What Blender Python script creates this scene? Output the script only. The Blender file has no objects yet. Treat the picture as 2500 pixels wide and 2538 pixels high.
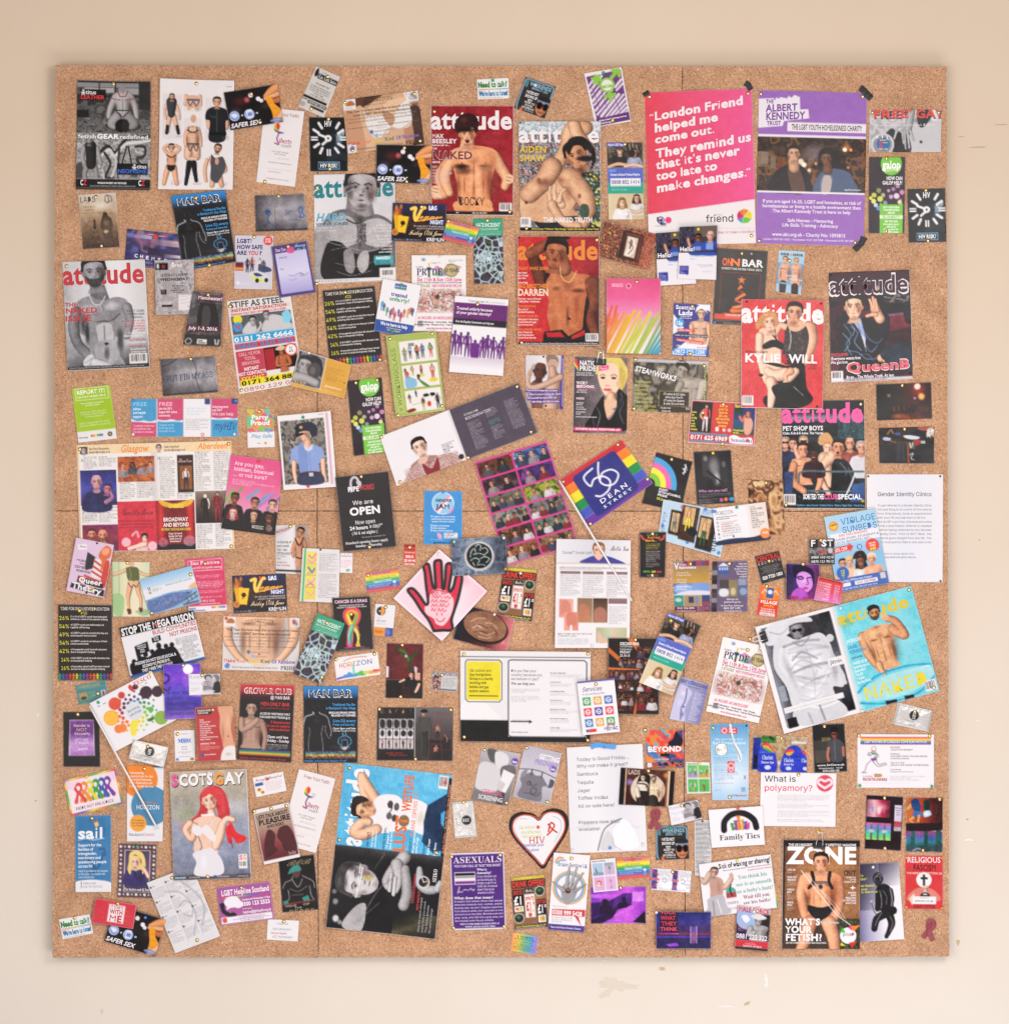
import bpy, math, random, zlib
import numpy as np
from mathutils import Vector
C = bpy.context.scene.collection
S = 0.0011            # metres of board per pixel of the measured layout
BY = 0.038            # how far the cork face stands off the wall
D = 7.0
def wx(px): return (px - 1250) * S
def wz(py): return (1269 - py) * S

# ---------------------------------------------------------------- camera, world, lamps, exposure
sc = bpy.context.scene
cam = bpy.data.objects.new('camera', bpy.data.cameras.new('camera')); C.objects.link(cam)
cam.location = (0, -BY - D, 0); cam.rotation_euler = (math.pi / 2, 0, 0)
cam.data.sensor_width = 36; cam.data.sensor_fit = 'HORIZONTAL'
cam.data.lens = 36 * D / (2500 * S); cam.data.clip_end = 100; cam.data.clip_start = .1
sc.camera = cam
w = bpy.data.worlds.new('World'); sc.world = w; w.use_nodes = True
bg = w.node_tree.nodes['Background']; bg.inputs[0].default_value = (1.0, .94, .90, 1); bg.inputs[1].default_value = 0.34
def area(name, loc, to, size, sy, power, col):
 l = bpy.data.lights.new(name, 'AREA'); l.shape = 'RECTANGLE'; l.size = size; l.size_y = sy; l.energy = power; l.color = col
 o = bpy.data.objects.new(name, l); C.objects.link(o); o.location = loc
 o.rotation_euler = (Vector(to) - Vector(loc)).to_track_quat('-Z', 'Y').to_euler(); return o
area('window_light', (1.4, -3.3, .9), (.1, 0, 0), 1.6, 1.3, 51, (1.0, .95, .91))
area('low_bounce_fill', (1.2, -2.8, -2.5), (.2, 0, -.9), 3.4, 1.4, 60, (.97, .95, 1.0))  # added soft fill, stands in for floor bounce to brighten the lower wall
area('room_light', (-1.4, -3.9, -.1), (-.1, 0, 0), 2.6, 2.4, 62, (1.0, .93, .88))
sc.view_settings.view_transform = 'Standard'; sc.view_settings.look = 'None'; sc.view_settings.gamma = 1
sc.view_settings.exposure = 0.0

# ---------------------------------------------------------------- materials
def mat(name, col=(.8, .8, .8), rough=.6, metal=0, attr=None, spec=.4, bump=None, trans=0):
 m = bpy.data.materials.new(name); m.use_nodes = True; nt = m.node_tree; b = nt.nodes['Principled BSDF']
 b.inputs['Base Color'].default_value = (*col, 1); b.inputs['Roughness'].default_value = rough
 b.inputs['Metallic'].default_value = metal; b.inputs['Specular IOR Level'].default_value = spec
 if trans: b.inputs['Coat Weight'].default_value = trans; b.inputs['Coat Roughness'].default_value = .12
 if attr:
  a = nt.nodes.new('ShaderNodeVertexColor'); a.layer_name = attr; nt.links.new(a.outputs[0], b.inputs['Base Color'])
 if bump:
  t = nt.nodes.new('ShaderNodeTexCoord'); n = nt.nodes.new('ShaderNodeTexNoise'); n.inputs['Scale'].default_value = bump[0]
  n.inputs['Detail'].default_value = 3
  u = nt.nodes.new('ShaderNodeBump'); u.inputs['Strength'].default_value = bump[1]; u.inputs['Distance'].default_value = bump[2]
  nt.links.new(t.outputs['Object'], n.inputs['Vector']); nt.links.new(n.outputs[0], u.inputs['Height']); nt.links.new(u.outputs[0], b.inputs['Normal'])
 return m
M = dict(
 matte=mat('uncoated_paper', rough=.75, attr='ink', spec=.12, bump=(10, .8, .007)),
 gloss=mat('coated_paper', rough=.3, attr='ink', spec=.2, bump=(8, .6, .004)),
 foil=mat('foil_film', rough=.28, attr='ink', spec=.5, metal=.25, bump=(60, .8, .003)),
 pages=mat('page_edges', (.72, .69, .67), .8, bump=(200, .4, .001)),
 brass=mat('brass', (.80, .60, .28), .24, 1),
 steel=mat('nickel_wire', (.75, .74, .74), .25, 1),
 black=mat('black_enamel', (.012, .011, .012), .35),
 tape=mat('black_cloth_tape', (.012, .011, .012), .45, bump=(300, .6, .001)),
 btape=mat('blue_masking_tape', (.09, .33, .72), .6, bump=(200, .6, .001)),
 stick=mat('white_plastic_rod', (.82, .80, .80), .35),
 ribbon=mat('burgundy_ribbon', (.28, .035, .055), .4, bump=(400, .4, .001)),
 coin=mat('coin_metal', (.70, .68, .64), .35, 1, bump=(260, .8, .001)),
)
for n_, c_ in dict(green=(.01, .38, .17), red=(.80, .07, .05), blue=(.07, .27, .72), yellow=(.85, .70, .06), white=(.80, .78, .76),
    orange=(.85, .28, .05), pblack=(.015, .013, .015), mint=(.35, .72, .52)).items():
 M[n_] = mat(n_ + '_plastic', c_, .3, spec=.5)

# ---------------------------------------------------------------- mesh helpers
def mesh(name, V, F, mats, cols=None, fm=None, smooth=True):
 """V (n,3); F list of index arrays (k,3)/(k,4)"""
 me = bpy.data.meshes.new(name); V = np.asarray(V, np.float32)
 F = [np.asarray(f, np.int32) for f in (F if isinstance(F, list) else [F]) if len(f)]
 me.vertices.add(len(V)); me.vertices.foreach_set('co', V.ravel())
 me.loops.add(sum(f.size for f in F)); me.polygons.add(sum(len(f) for f in F))
 me.loops.foreach_set('vertex_index', np.concatenate([f.ravel() for f in F]))
 tot = np.concatenate([np.full(len(f), f.shape[1], np.int32) for f in F])
 st = np.zeros(len(tot), np.int32); st[1:] = np.cumsum(tot)[:-1]
 me.polygons.foreach_set('loop_start', st)
 me.update(calc_edges=True)
 me.polygons.foreach_set('use_smooth', np.full(len(tot), smooth))
 if cols is not None:
  a = me.color_attributes.new('ink', 'FLOAT_COLOR', 'POINT'); c = np.ones((len(V), 4), np.float32); c[:, :3] = cols
  a.data.foreach_set('color', c.ravel())
 for m in (mats if isinstance(mats, (list, tuple)) else [mats]): me.materials.append(m)
 if fm is not None: me.polygons.foreach_set('material_index', np.asarray(fm, np.int32))
 me.validate()
 return me
def link(name, data, parent=None, loc=(0, 0, 0), label=None, cat=None, group=None, kind=None):
 o = bpy.data.objects.new(name, data); C.objects.link(o); o.location = loc
 if parent: o.parent = parent
 for k, v in (('label', label), ('category', cat), ('group', group), ('kind', kind)):
  if v: o[k] = v
 return o
class MB:
 def __init__(s): s.v = []; s.f = []
 def box(s, x0, y0, z0, x1, y1, z1):
  n = len(s.v); s.v += [(x, y, z) for x in (x0, x1) for y in (y0, y1) for z in (z0, z1)]
  s.f += [[n + i for i in q] for q in ((0, 1, 3, 2), (4, 6, 7, 5), (0, 4, 5, 1), (2, 3, 7, 6), (0, 2, 6, 4), (1, 5, 7, 3))]
 def tube(s, pts, r, k=8):
  pts = [Vector(p) for p in pts]; n0 = len(s.v)
  for i, p in enumerate(pts):
   t = (pts[min(i + 1, len(pts) - 1)] - pts[max(i - 1, 0)]).normalized()
   a = t.orthogonal().normalized() if i == 0 else (a - t * a.dot(t)).normalized()
   b = t.cross(a)
   for j in range(k):
    q = 2 * math.pi * j / k; s.v.append(tuple(p + (a * math.cos(q) + b * math.sin(q)) * r))
  for i in range(len(pts) - 1):
   for j in range(k):
    s.f.append([n0 + i * k + j, n0 + i * k + (j + 1) % k, n0 + (i + 1) * k + (j + 1) % k, n0 + (i + 1) * k + j])
  s.f.append([n0 + j for j in range(k)][::-1]); s.f.append([n0 + (len(pts) - 1) * k + j for j in range(k)])
 def lathe(s, prof, k=20):                       # profile (r, h): axis points to -y
  n0 = len(s.v)
  for r, h in prof:
   for j in range(k): q = 2 * math.pi * j / k; s.v.append((r * math.cos(q), -h, r * math.sin(q)))
  for i in range(len(prof) - 1):
   for j in range(k):
    s.f.append([n0 + i * k + j, n0 + (i + 1) * k + j, n0 + (i + 1) * k + (j + 1) % k, n0 + i * k + (j + 1) % k])
 def me(s, name, m, smooth=True):
  me = bpy.data.meshes.new(name); me.from_pydata(s.v, [], s.f); me.materials.append(m)
  for p in me.polygons: p.use_smooth = smooth
  return me

# ---------------------------------------------------------------- glyphs (outlines of the built-in font, laid out here)
_g = {}; _cu = bpy.data.curves.new('glyph', 'FONT'); _ob = bpy.data.objects.new('glyph', _cu); _cu.resolution_u = 2
BF = _cu.font
try: INTER = bpy.data.fonts.load(bpy.utils.system_resource('DATAFILES', path='fonts') + '/Inter.woff2')   # ships with Blender; else the built-in face
except Exception: INTER = BF
def _raw(txt, off, fn=None, res=2):
 _cu.font = fn or BF; _cu.resolution_u = res; _cu.body = txt; _cu.offset = off; m = _ob.to_mesh()
 v = np.zeros(len(m.vertices) * 3); m.vertices.foreach_get('co', v); v = v.reshape(-1, 3)[:, :2]
 f = []
 for p in m.polygons:
  q = list(p.vertices)
  for i in range(1, len(q) - 1): f.append((q[0], q[i], q[i + 1]))
 _ob.to_mesh_clear(); return v.copy(), np.array(f, int).reshape(-1, 3)
def _area(v, f):
 A = v[f]; return abs(np.cross(A[:, 1] - A[:, 0], A[:, 2] - A[:, 0])).sum() / 2 if len(f) else 0
def _sound(txt, off, fn):                       # the filler sometimes drops a stroke when an outline is fattened: take the soundest of several tries
 B = [_raw(txt, 0, fn, r) for r in (2, 3, 5)]; L = sorted((_area(*q), i) for i, q in enumerate(B)); A0, i = L[1]; v, f = B[i]
 e = {}
 for t in f:
  for x, y in ((t[0], t[1]), (t[1], t[2]), (t[2], t[0])): k = (min(x, y), max(x, y)); e[k] = e.get(k, 0) + 1
 P = sum(np.hypot(*(v[x] - v[y])) for (x, y), n in e.items() if n == 1); want = A0 + P * off; best = None
 for o, r in ((off, 2), (off, 3), (off * .93, 2), (off * 1.06, 2), (off, 4), (off * .88, 3), (off * .8, 2), (off * .8, 4), (off * .65, 3), (off * .5, 2), (0, 3)):
  q = _raw(txt, o, fn, r); d = abs(_area(*q) - (A0 + P * o)) / max(A0, 1e-6) + (off - o) * 1.5
  if best is None or d < best[0] - .004: best = (d, q)
  if d < .05: break
 return best[1]
OFF = dict(r=.004, b=.017, k=.033, h=.044, s=0, S=.012, c=0, m=.0, l=-.006)
CAP = _raw('H', 0)[0][:, 1].max(); HM = _raw('H', 0)[0][:, 0].max()
def _alt(ch, st):
 o = ord(ch)
 if st in 'sS':
  if 65 <= o <= 90: return chr(0x1D400 + o - 65)
  if 97 <= o <= 122: return chr(0x1D41A + o - 97)
  if 48 <= o <= 57: return chr(0x1D7CE + o - 48)
 if st == 'c':
  if 65 <= o <= 90: return chr(0x1D4D0 + o - 65)
  if 97 <= o <= 122: return chr(0x1D4EA + o - 97)
 return ch
def glyph(ch, st):
 k = (ch, st)
 if k not in _g:
  a = _alt(ch, st)
  if ch == ' ': _g[k] = (np.zeros((0, 2)), np.zeros((0, 3), int), .36)
  else:
   fn = INTER if st in 'rlm' else BF; H0 = _raw('H', 0, fn)[0]; cap, hm = H0[:, 1].max(), H0[:, 0].max()
   v, f = _sound(a, OFF[st], fn); wv = _raw(a + 'H', 0, fn)[0]
   _g[k] = (v / cap, f, (wv[:, 0].max() - hm) / cap + OFF[st] * 1.2)
 return _g[k]
def textmesh(txt, st):
 V = []; F = []; x = 0; n = 0
 for ch in txt:
  v, f, a = glyph(ch, st)
  if len(v): V.append(v + (x, 0)); F.append(f + n); n += len(v)
  x += a
 if not V: return np.zeros((0, 2)), np.zeros((0, 3), int), x
 return np.concatenate(V), np.concatenate(F), x
def subdiv(v, f, L):
 for _ in range(6):
  e = v[f]; l = [np.hypot(*(e[:, i] - e[:, (i + 1) % 3]).T) for i in range(3)]
  l = np.stack(l, 1); big = l.max(1) > L
  if not big.any(): break
  keep = f[~big]; t = f[big]; k = l[big].argmax(1); ar = np.arange(len(t))
  a, b, c = t[ar, k], t[ar, (k + 1) % 3], t[ar, (k + 2) % 3]
  mid = (v[a] + v[b]) / 2; mi = len(v) + ar; v = np.concatenate([v, mid])
  f = np.concatenate([keep, np.stack([a, mi, c], 1), np.stack([mi, b, c], 1)])
 return v, f

# ---------------------------------------------------------------- printing: colours laid into the vertices of a fine sheet
NAMED = dict(w='e6e0e1', k='262124', W='f2eeee', y='e8d33c', r='cf3038', p='5b3a8c')
def col(t):
 a = 1.
 if ':' in t: t, q = t.split(':'); a = float(q) / 100
 t = NAMED.get(t, t)
 if len(t) == 3: t = ''.join(c * 2 for c in t)
 return np.array([int(t[i:i + 2], 16) / 255 for i in (0, 2, 4)]), a
def lin(c): c = np.clip(c, 0, 1); return np.where(c <= .04045, c / 12.92, ((c + .055) / 1.055) ** 2.4)
def smooth_pts(p, closed, k=6):
 p = np.asarray(p, float); n = len(p); out = []
 rng = range(n) if closed else range(n - 1)
 for i in rng:
  if closed: a, b, c, d = p[(i - 1) % n], p[i], p[(i + 1) % n], p[(i + 2) % n]
  else: a, b, c, d = p[max(i - 1, 0)], p[i], p[i + 1], p[min(i + 2, n - 1)]
  for j in range(k):
   t = j / k; out.append(.5 * (2 * b + (c - a) * t + (2 * a - 5 * b + 4 * c - d) * t * t + (3 * b - a - 3 * c + d) * t ** 3))
 if not closed: out.append(p[-1])
 return np.array(out)
def vnoise(X, Y, sc_, seed):
 r = np.random.RandomState(seed % 99991); T = r.rand(64, 64)
 x = X / sc_; y = Y / sc_; xi = np.floor(x).astype(int); yi = np.floor(y).astype(int); fx = x - xi; fy = y - yi
 fx = fx * fx * (3 - 2 * fx); fy = fy * fy * (3 - 2 * fy); g = lambda a, b: T[b % 64, a % 64]
 return (g(xi, yi) * (1 - fx) + g(xi + 1, yi) * fx) * (1 - fy) + (g(xi, yi + 1) * (1 - fx) + g(xi + 1, yi + 1) * fx) * fy
class Print:
 def __init__(s, w, h, cell, base, seed):
  s.w, s.h = w, h; s.px = cell / .4032
  s.nu = max(4, int(math.ceil(w / s.px))); s.nv = max(4, int(math.ceil(h / s.px)))
  s.X, s.Y = np.meshgrid(np.linspace(0, w, s.nu + 1), np.linspace(0, h, s.nv + 1))
  s.C = np.empty(s.X.shape + (3,)); s.C[:] = col(base)[0]; s.texts = []; s.masks = []; s.rs = random.Random(seed); s.seed = seed
 def blend(s, cov, c, a=1, sl=None):
  if sl is None: sl = (slice(None), slice(None))
  cov = np.clip(cov, 0, 1) * a
  s.C[sl] += (c - s.C[sl]) * cov[..., None]
  for m in s.masks:
   m[sl] = np.maximum(m[sl], cov)
 def win(s, x0, y0, x1, y1):
  dx = s.w / s.nu; dy = s.h / s.nv
  a = max(0, int(x0 / dx) - 1); b = min(s.nu + 1, int(x1 / dx) + 3); c = max(0, int(y0 / dy) - 1); d = min(s.nv + 1, int(y1 / dy) + 3)
  return (slice(c, max(c, d)), slice(a, max(a, b)))
 def rect(s, x0, y0, x1, y1, c, a=1):
  sl = s.win(x0, y0, x1, y1); X, Y = s.X[sl], s.Y[sl]; p = s.px
  cov = np.clip((X - x0) / p + .5, 0, 1) * np.clip((x1 - X) / p + .5, 0, 1) * np.clip((Y - y0) / p + .5, 0, 1) * np.clip((y1 - Y) / p + .5, 0, 1)
  s.blend(cov, c, a, sl)
 def ell(s, cx, cy, rx, ry, c, a=1, soft=0, rot=0):
  R = max(rx, ry) + s.px; sl = s.win(cx - R, cy - R, cx + R, cy + R); X, Y = s.X[sl] - cx, s.Y[sl] - cy
  if rot: q = math.radians(rot); X, Y = X * math.cos(q) + Y * math.sin(q), -X * math.sin(q) + Y * math.cos(q)
  d = np.hypot(X / rx, Y / ry); e = min(rx, ry)
  cov = np.clip((1 - d) * e / s.px + .5, 0, 1) if not soft else np.clip((1 - d) / max(soft, s.px / e), 0, 1)
  if soft: cov = cov * cov * (3 - 2 * cov)
  if e < s.px * .5: cov = cov * e / (s.px * .5)
  s.blend(cov, c, a, sl)
 def poly(s, P, c, a=1, soft=0, ret=False):
  P = np.asarray(P, float); m = s.px + soft
  sl = s.win(P[:, 0].min() - m, P[:, 1].min() - m, P[:, 0].max() + m, P[:, 1].max() + m); X, Y = s.X[sl], s.Y[sl]
  if X.size == 0: return
  ins = np.zeros(X.shape, bool); dm = np.full(X.shape, 1e9)
  for i in range(len(P)):
   (x0, y0), (x1, y1) = P[i], P[(i + 1) % len(P)]
   if y0 != y1:
    c1 = (Y >= min(y0, y1)) & (Y < max(y0, y1)); ins ^= c1 & (X < (x1 - x0) * (Y - y0) / (y1 - y0) + x0)
   dx, dy = x1 - x0, y1 - y0; L = dx * dx + dy * dy + 1e-9; t = np.clip(((X - x0) * dx + (Y - y0) * dy) / L, 0, 1)
   dm = np.minimum(dm, np.hypot(X - x0 - t * dx, Y - y0 - t * dy))
  sd = np.where(ins, dm, -dm); cov = np.clip(sd / (s.px + 2 * soft) + .5, 0, 1)
  if ret: return sl, cov, dm
  s.blend(cov, c, a, sl)
 def stroke(s, P, w, c, a=1):
  P = np.asarray(P, float); m = w + s.px
  sl = s.win(P[:, 0].min() - m, P[:, 1].min() - m, P[:, 0].max() + m, P[:, 1].max() + m); X, Y = s.X[sl], s.Y[sl]
  if X.size == 0: return
  dm = np.full(X.shape, 1e9)
  for (x0, y0), (x1, y1) in zip(P[:-1], P[1:]):
   dx, dy = x1 - x0, y1 - y0; L = dx * dx + dy * dy + 1e-9; t = np.clip(((X - x0) * dx + (Y - y0) * dy) / L, 0, 1)
   dm = np.minimum(dm, np.hypot(X - x0 - t * dx, Y - y0 - t * dy))
  h = w / 2; cov = np.clip((h - dm) / s.px + .5, 0, 1) * min(1, w / s.px * 1.0 + .15)
  s.blend(cov, c, a, sl)
 def limb(s, P, c, a=1, rim=.5):                # P: (x, y, half width); rounded by tone like any photographed limb
  q = smooth_pts(P, False, 5); m = q[:, 2].max() + s.px
  sl = s.win(q[:, 0].min() - m, q[:, 1].min() - m, q[:, 0].max() + m, q[:, 1].max() + m); X, Y = s.X[sl], s.Y[sl]
  if X.size == 0: return
  best = np.full(X.shape, -1e9); rr = np.ones(X.shape); side = np.zeros(X.shape)
  for (x0, y0, r0), (x1, y1, r1) in zip(q[:-1], q[1:]):
   dx, dy = x1 - x0, y1 - y0; L = dx * dx + dy * dy + 1e-9; t = np.clip(((X - x0) * dx + (Y - y0) * dy) / L, 0, 1)
   r = r0 + (r1 - r0) * t; ex, ey = X - x0 - t * dx, Y - y0 - t * dy; d = r - np.hypot(ex, ey)
   b = d > best; best = np.where(b, d, best); rr = np.where(b, r, rr); side = np.where(b, (ex + ey * .3) / np.maximum(r, .1), side)
  cov = np.clip(best / s.px + .5, 0, 1); k = np.clip(best / np.maximum(rr, .1), 0, 1)
  sh = (rim + (1.06 - rim) * np.sqrt(np.clip(1 - (1 - k) ** 2, 0, 1))) * (1 - .2 * np.clip(side, -1, 1))
  cc = np.clip(c[None, None] * sh[..., None], 0, 1)
  s.C[sl] += (cc - s.C[sl]) * (cov * a)[..., None]
  for mm in s.masks: mm[sl] = np.maximum(mm[sl], cov)
 def grad(s, x0, y0, x1, y1, mode, cols):
  sl = s.win(x0, y0, x1, y1); X, Y = s.X[sl], s.Y[sl]; p = s.px
  t = {'h': (X - x0) / (x1 - x0), 'v': (Y - y0) / (y1 - y0), 'd': ((X - x0) / (x1 - x0) + (Y - y0) / (y1 - y0)) / 2}[mode]
  t = np.clip(t, 0, 1) * (len(cols) - 1); i = np.minimum(t.astype(int), len(cols) - 2); f = (t - i)[..., None]
  K = np.array([c for c, _ in cols]); al = np.array([a for _, a in cols]); cc = K[i] * (1 - f) + K[i + 1] * f; aa = al[i] * (1 - f[..., 0]) + al[i + 1] * f[..., 0]
  cov = np.clip((X - x0) / p + .5, 0, 1) * np.clip((x1 - X) / p + .5, 0, 1) * np.clip((Y - y0) / p + .5, 0, 1) * np.clip((y1 - Y) / p + .5, 0, 1) * aa
  s.C[sl] += (cc - s.C[sl]) * cov[..., None]
 def noise(s, x0, y0, x1, y1, scale, seed, cols, a=1, ax=1):
  sl = s.win(x0, y0, x1, y1); X, Y = s.X[sl], s.Y[sl]; p = s.px
  n = .5 * vnoise(X + Y * .3, Y - X * .3, scale, seed) + .3 * vnoise(X - Y * .4, Y + X * .4, scale * .5, seed + 7) + .2 * vnoise(X, Y, scale * .24 + 1, seed + 9)
  t = np.clip((n - .24) / .52, 0, .9999) * (len(cols) - 1); i = t.astype(int); f = t - i; f = np.clip((f - .5) * 1.3 + .5, 0, 1)[..., None]
  K = np.array([c for c, _ in cols]); cc = K[i] * (1 - f) + K[i + 1] * f
  cov = np.clip((X - x0) / p + .5, 0, 1) * np.clip((x1 - X) / p + .5, 0, 1) * np.clip((Y - y0) / p + .5, 0, 1) * np.clip((y1 - Y) / p + .5, 0, 1) * a
  s.C[sl] += (cc - s.C[sl]) * cov[..., None]
 def greek(s, x0, y0, x1, y1, n, c, a=1, center=False):
  lh = (y1 - y0) / n; th = min(lh * .5, 4.5)
  for i in range(n):
   L = (x1 - x0) * (1 if s.rs.random() > .3 and i < n - 1 else s.rs.uniform(.45, .92)); y = y0 + i * lh + (lh - th) / 2
   x = x0 + ((x1 - x0) - L) / 2 if center else x0; e = x + L
   while x < e - 2:
    l = min(s.rs.uniform(3, 15) * max(.6, th / 4.5), e - x); s.rect(x, y, x + l, y + th, c, a * s.rs.uniform(.55, .95)); x += l + th * .7
 def text(s, x0, y0, x1, y1, c, st, txt, under=False, slant=0, rot='', slope=0, track=1.0):
  v, f, adv = textmesh(txt, st)
  if not len(v): return
  v = v.copy(); v[:, 0] /= max(adv, .1)
  if rot == '^': W, H = y1 - y0, x1 - x0
  elif rot == 'v': W, H = y1 - y0, x1 - x0
  else: W, H = x1 - x0, y1 - y0
  t = np.stack([v[:, 0] * W + slant * v[:, 1] * H * .25, (1 - v[:, 1]) * H], 1)
  if rot == '^': t = np.stack([x0 + t[:, 1], y1 - t[:, 0]], 1)
  elif rot == 'v': t = np.stack([x1 - t[:, 1], y0 + t[:, 0]], 1)
  else: t = t + (x0, y0); t[:, 1] += slope * (t[:, 0] - x0) / max(1, x1 - x0)
  mask = None
  if under:
   t, f = subdiv(t, f, 2.6); mask = np.zeros(s.X.shape); s.masks.append(mask)
  else:
   if max(W, H) > 110: t, f = subdiv(t, f, 16)
  s.texts.append([t, f, c, mask])
 # ---- pictures
 def face(s, cx, cy, r, skin, hair, st='s', rot=0):
  sk = skin; dk = sk * np.array([.50, .40, .38]); q = math.radians(rot); co, si = math.cos(q), math.sin(q)
  def P(x, y): return cx + (x * co - y * si) * r, cy + (x * si + y * co) * r
  def e(x, y, a, b, c, al=1, soft=0, ro=0): X, Y = P(x, y); s.ell(X, Y, a * r, b * r, c, al, soft, rot + ro)
  def p(pts, c, al=1): s.poly(smooth_pts([P(x, y) for x, y in pts], True, 4), c, al)
  if 'l' in st: p([(-.15, -1.12), (-.75, -.8), (-.95, 0), (-1.0, 1.1), (-.5, 1.5), (.5, 1.5), (1.0, 1.1), (.95, 0), (.75, -.8), (.2, -1.12)], hair)
  if 'n' not in st: s.poly([P(-.42, .3), P(-.4, 1.05), P(-.62, 1.42), P(.62, 1.42), P(.4, 1.05), P(.42, .3)], sk * .86, 1, .8); e(0, .95, .5, .28, dk, .7, 1)
  if 'b' not in st: p([(0, -1.15), (-.6, -1.0), (-.82, -.5), (-.78, 0), (.78, 0), (.82, -.5), (.6, -1.0)], hair)
  if 'l' not in st: e(-.72, .08, .13, .22, sk * .82); e(.72, .08, .13, .22, sk * .78)
  p([(0, -.98), (-.45, -.9), (-.68, -.45), (-.69, .1), (-.56, .62), (-.24, .95), (0, 1.0), (.24, .95), (.56, .62), (.69, .1), (.68, -.45), (.45, -.9)], sk)
  e(.48, .12, .42, .9, dk, .6, .95); e(.05, .9, .4, .2, dk, .45, 1); e(-.62, .3, .2, .7, dk, .35, .9); e(-.16, -.45, .4, .3, np.minimum(sk * 1.14, 1), .7, 1)
  e(-.3, .3, .2, .18, np.minimum(sk * 1.1, 1), .6, 1)
  if 'b' not in st:
   p([(-.74, -.1), (-.66, -.5), (-.4, -.66), (0, -.72), (.4, -.66), (.66, -.5), (.74, -.1), (.86, -.5), (.66, -1.0), (0, -1.2), (-.66, -1.0), (-.86, -.5)], hair)
   e(-.2, -.95, .3, .12, np.minimum(hair * 1.5 + .06, 1), .5, 1)
  for sx in (-1, 1):
   e(sx * .29, -.1, .2, .15, dk, .55, .8)
   if 'g' in st: e(sx * .3, -.05, .27, .2, np.array([.07, .06, .07]))
   else:
    e(sx * .29, -.04, .15, .075, sk * .55); e(sx * .29, -.04, .12, .05, sk * .9 + .06); e(sx * .29, -.04, .06, .065, np.array([.14, .1, .09])); e(sx * .3, .12, .16, .05, dk, .35, 1)
    s.stroke([P(sx * .13, -.2), P(sx * .32, -.28), P(sx * .48, -.2)], max(.07 * r, .7), hair * .6 if 'b' not in st else dk * .6, .7)
  if 'g' in st: s.stroke([P(-.6, -.12), P(.6, -.12)], .08 * r, np.array([.07, .06, .07]))
  e(-.05, .1, .07, .22, np.minimum(sk * 1.15, 1), .6, 1); e(.1, .12, .07, .2, dk, .6, 1); e(.42, .35, .2, .3, dk, .5, 1); e(-.46, .42, .14, .28, dk, .35, 1); e(.0, .32, .15, .07, dk, .75, .6)
  if 'B' in st:
   p([(-.66, .2), (-.56, .66), (-.24, .98), (.24, .98), (.56, .66), (.66, .2), (.4, .4), (.0, .42), (-.4, .4)], hair * .8, .62)
  if 'm' in st: e(0, .45, .3, .08, hair * .7, .85, .4)
  if 'o' in st: e(0, .62, .2, .22, np.array([.25, .05, .06])); e(0, .5, .15, .05, np.array([.9, .88, .86]))
  elif 't' in st: e(0, .56, .28, .11, np.array([.62, .2, .2])); e(0, .54, .22, .06, np.array([.93, .9, .88]))
  else: e(0, .56, .25 if 'w' in st else .22, .08 if 'w' in st else .055, np.array([.72, .16, .22]) if 'w' in st else dk * np.array([1, .75, .75]), .9, .3)
  e(0, .76, .22, .06, dk, .4, 1)
  if 'f' in st:
   p([(-.86, .5), (-.9, -.3), (-.6, -1.0), (0, -1.2), (.6, -1.0), (.9, -.3), (.86, .5), (.66, .1), (.5, -.42), (0, -.5), (-.55, -.3), (-.66, .1)], hair)
   e(-.25, -.85, .35, .16, np.minimum(hair * 1.4 + .05, 1), .5, 1)
 def bust(s, cx, cy, r, skin, hair, st, shirt, rot=0):
  if 'l' in st: s.poly(smooth_pts([(cx, cy - r * 1.1), (cx - r, cy), (cx - 1.1 * r, cy + 1.6 * r), (cx + 1.1 * r, cy + 1.6 * r), (cx + r, cy)], True, 5), hair)
  P = smooth_pts([(cx, cy + 1.15 * r), (cx - 1.0 * r, cy + 1.35 * r), (cx - 1.75 * r, cy + 1.9 * r), (cx - 2.0 * r, cy + 4.2 * r), (cx + 2.0 * r, cy + 4.2 * r), (cx + 1.75 * r, cy + 1.9 * r), (cx + 1.0 * r, cy + 1.35 * r)], True, 5)
  s.poly(P, shirt); s.ell(cx + 1.3 * r, cy + 3 * r, .7 * r, 1.6 * r, shirt * .5, .5, 1); s.ell(cx - .6 * r, cy + 2.4 * r, .7 * r, .9 * r, np.minimum(shirt * 1.25 + .03, 1), .4, 1)
  s.ell(cx, cy + 1.35 * r, .5 * r, .32 * r, skin * .9); s.face(cx, cy, r, skin, hair, st, rot)
 def torso(s, cx, ty, hs, by, hw, skin, hair=0, k=1.0):
  H = by - ty; lt = np.minimum(skin * 1.12, 1); dk = skin * np.array([.47, .37, .34]) * k
  s.poly(smooth_pts([(cx - hs * .3, ty), (cx - hs * .85, ty + H * .05), (cx - hs, ty + H * .16), (cx - hs * .86, ty + H * .36), (cx - hw * 1.02, ty + H * .62), (cx - hw, by - H * .14), (cx - hw * 1.08, by),
      (cx + hw * 1.08, by), (cx + hw, by - H * .14), (cx + hw * 1.02, ty + H * .62), (cx + hs * .86, ty + H * .36), (cx + hs, ty + H * .16), (cx + hs * .85, ty + H * .05), (cx + hs * .3, ty)], True, 5), skin)
  e = s.ell
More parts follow.
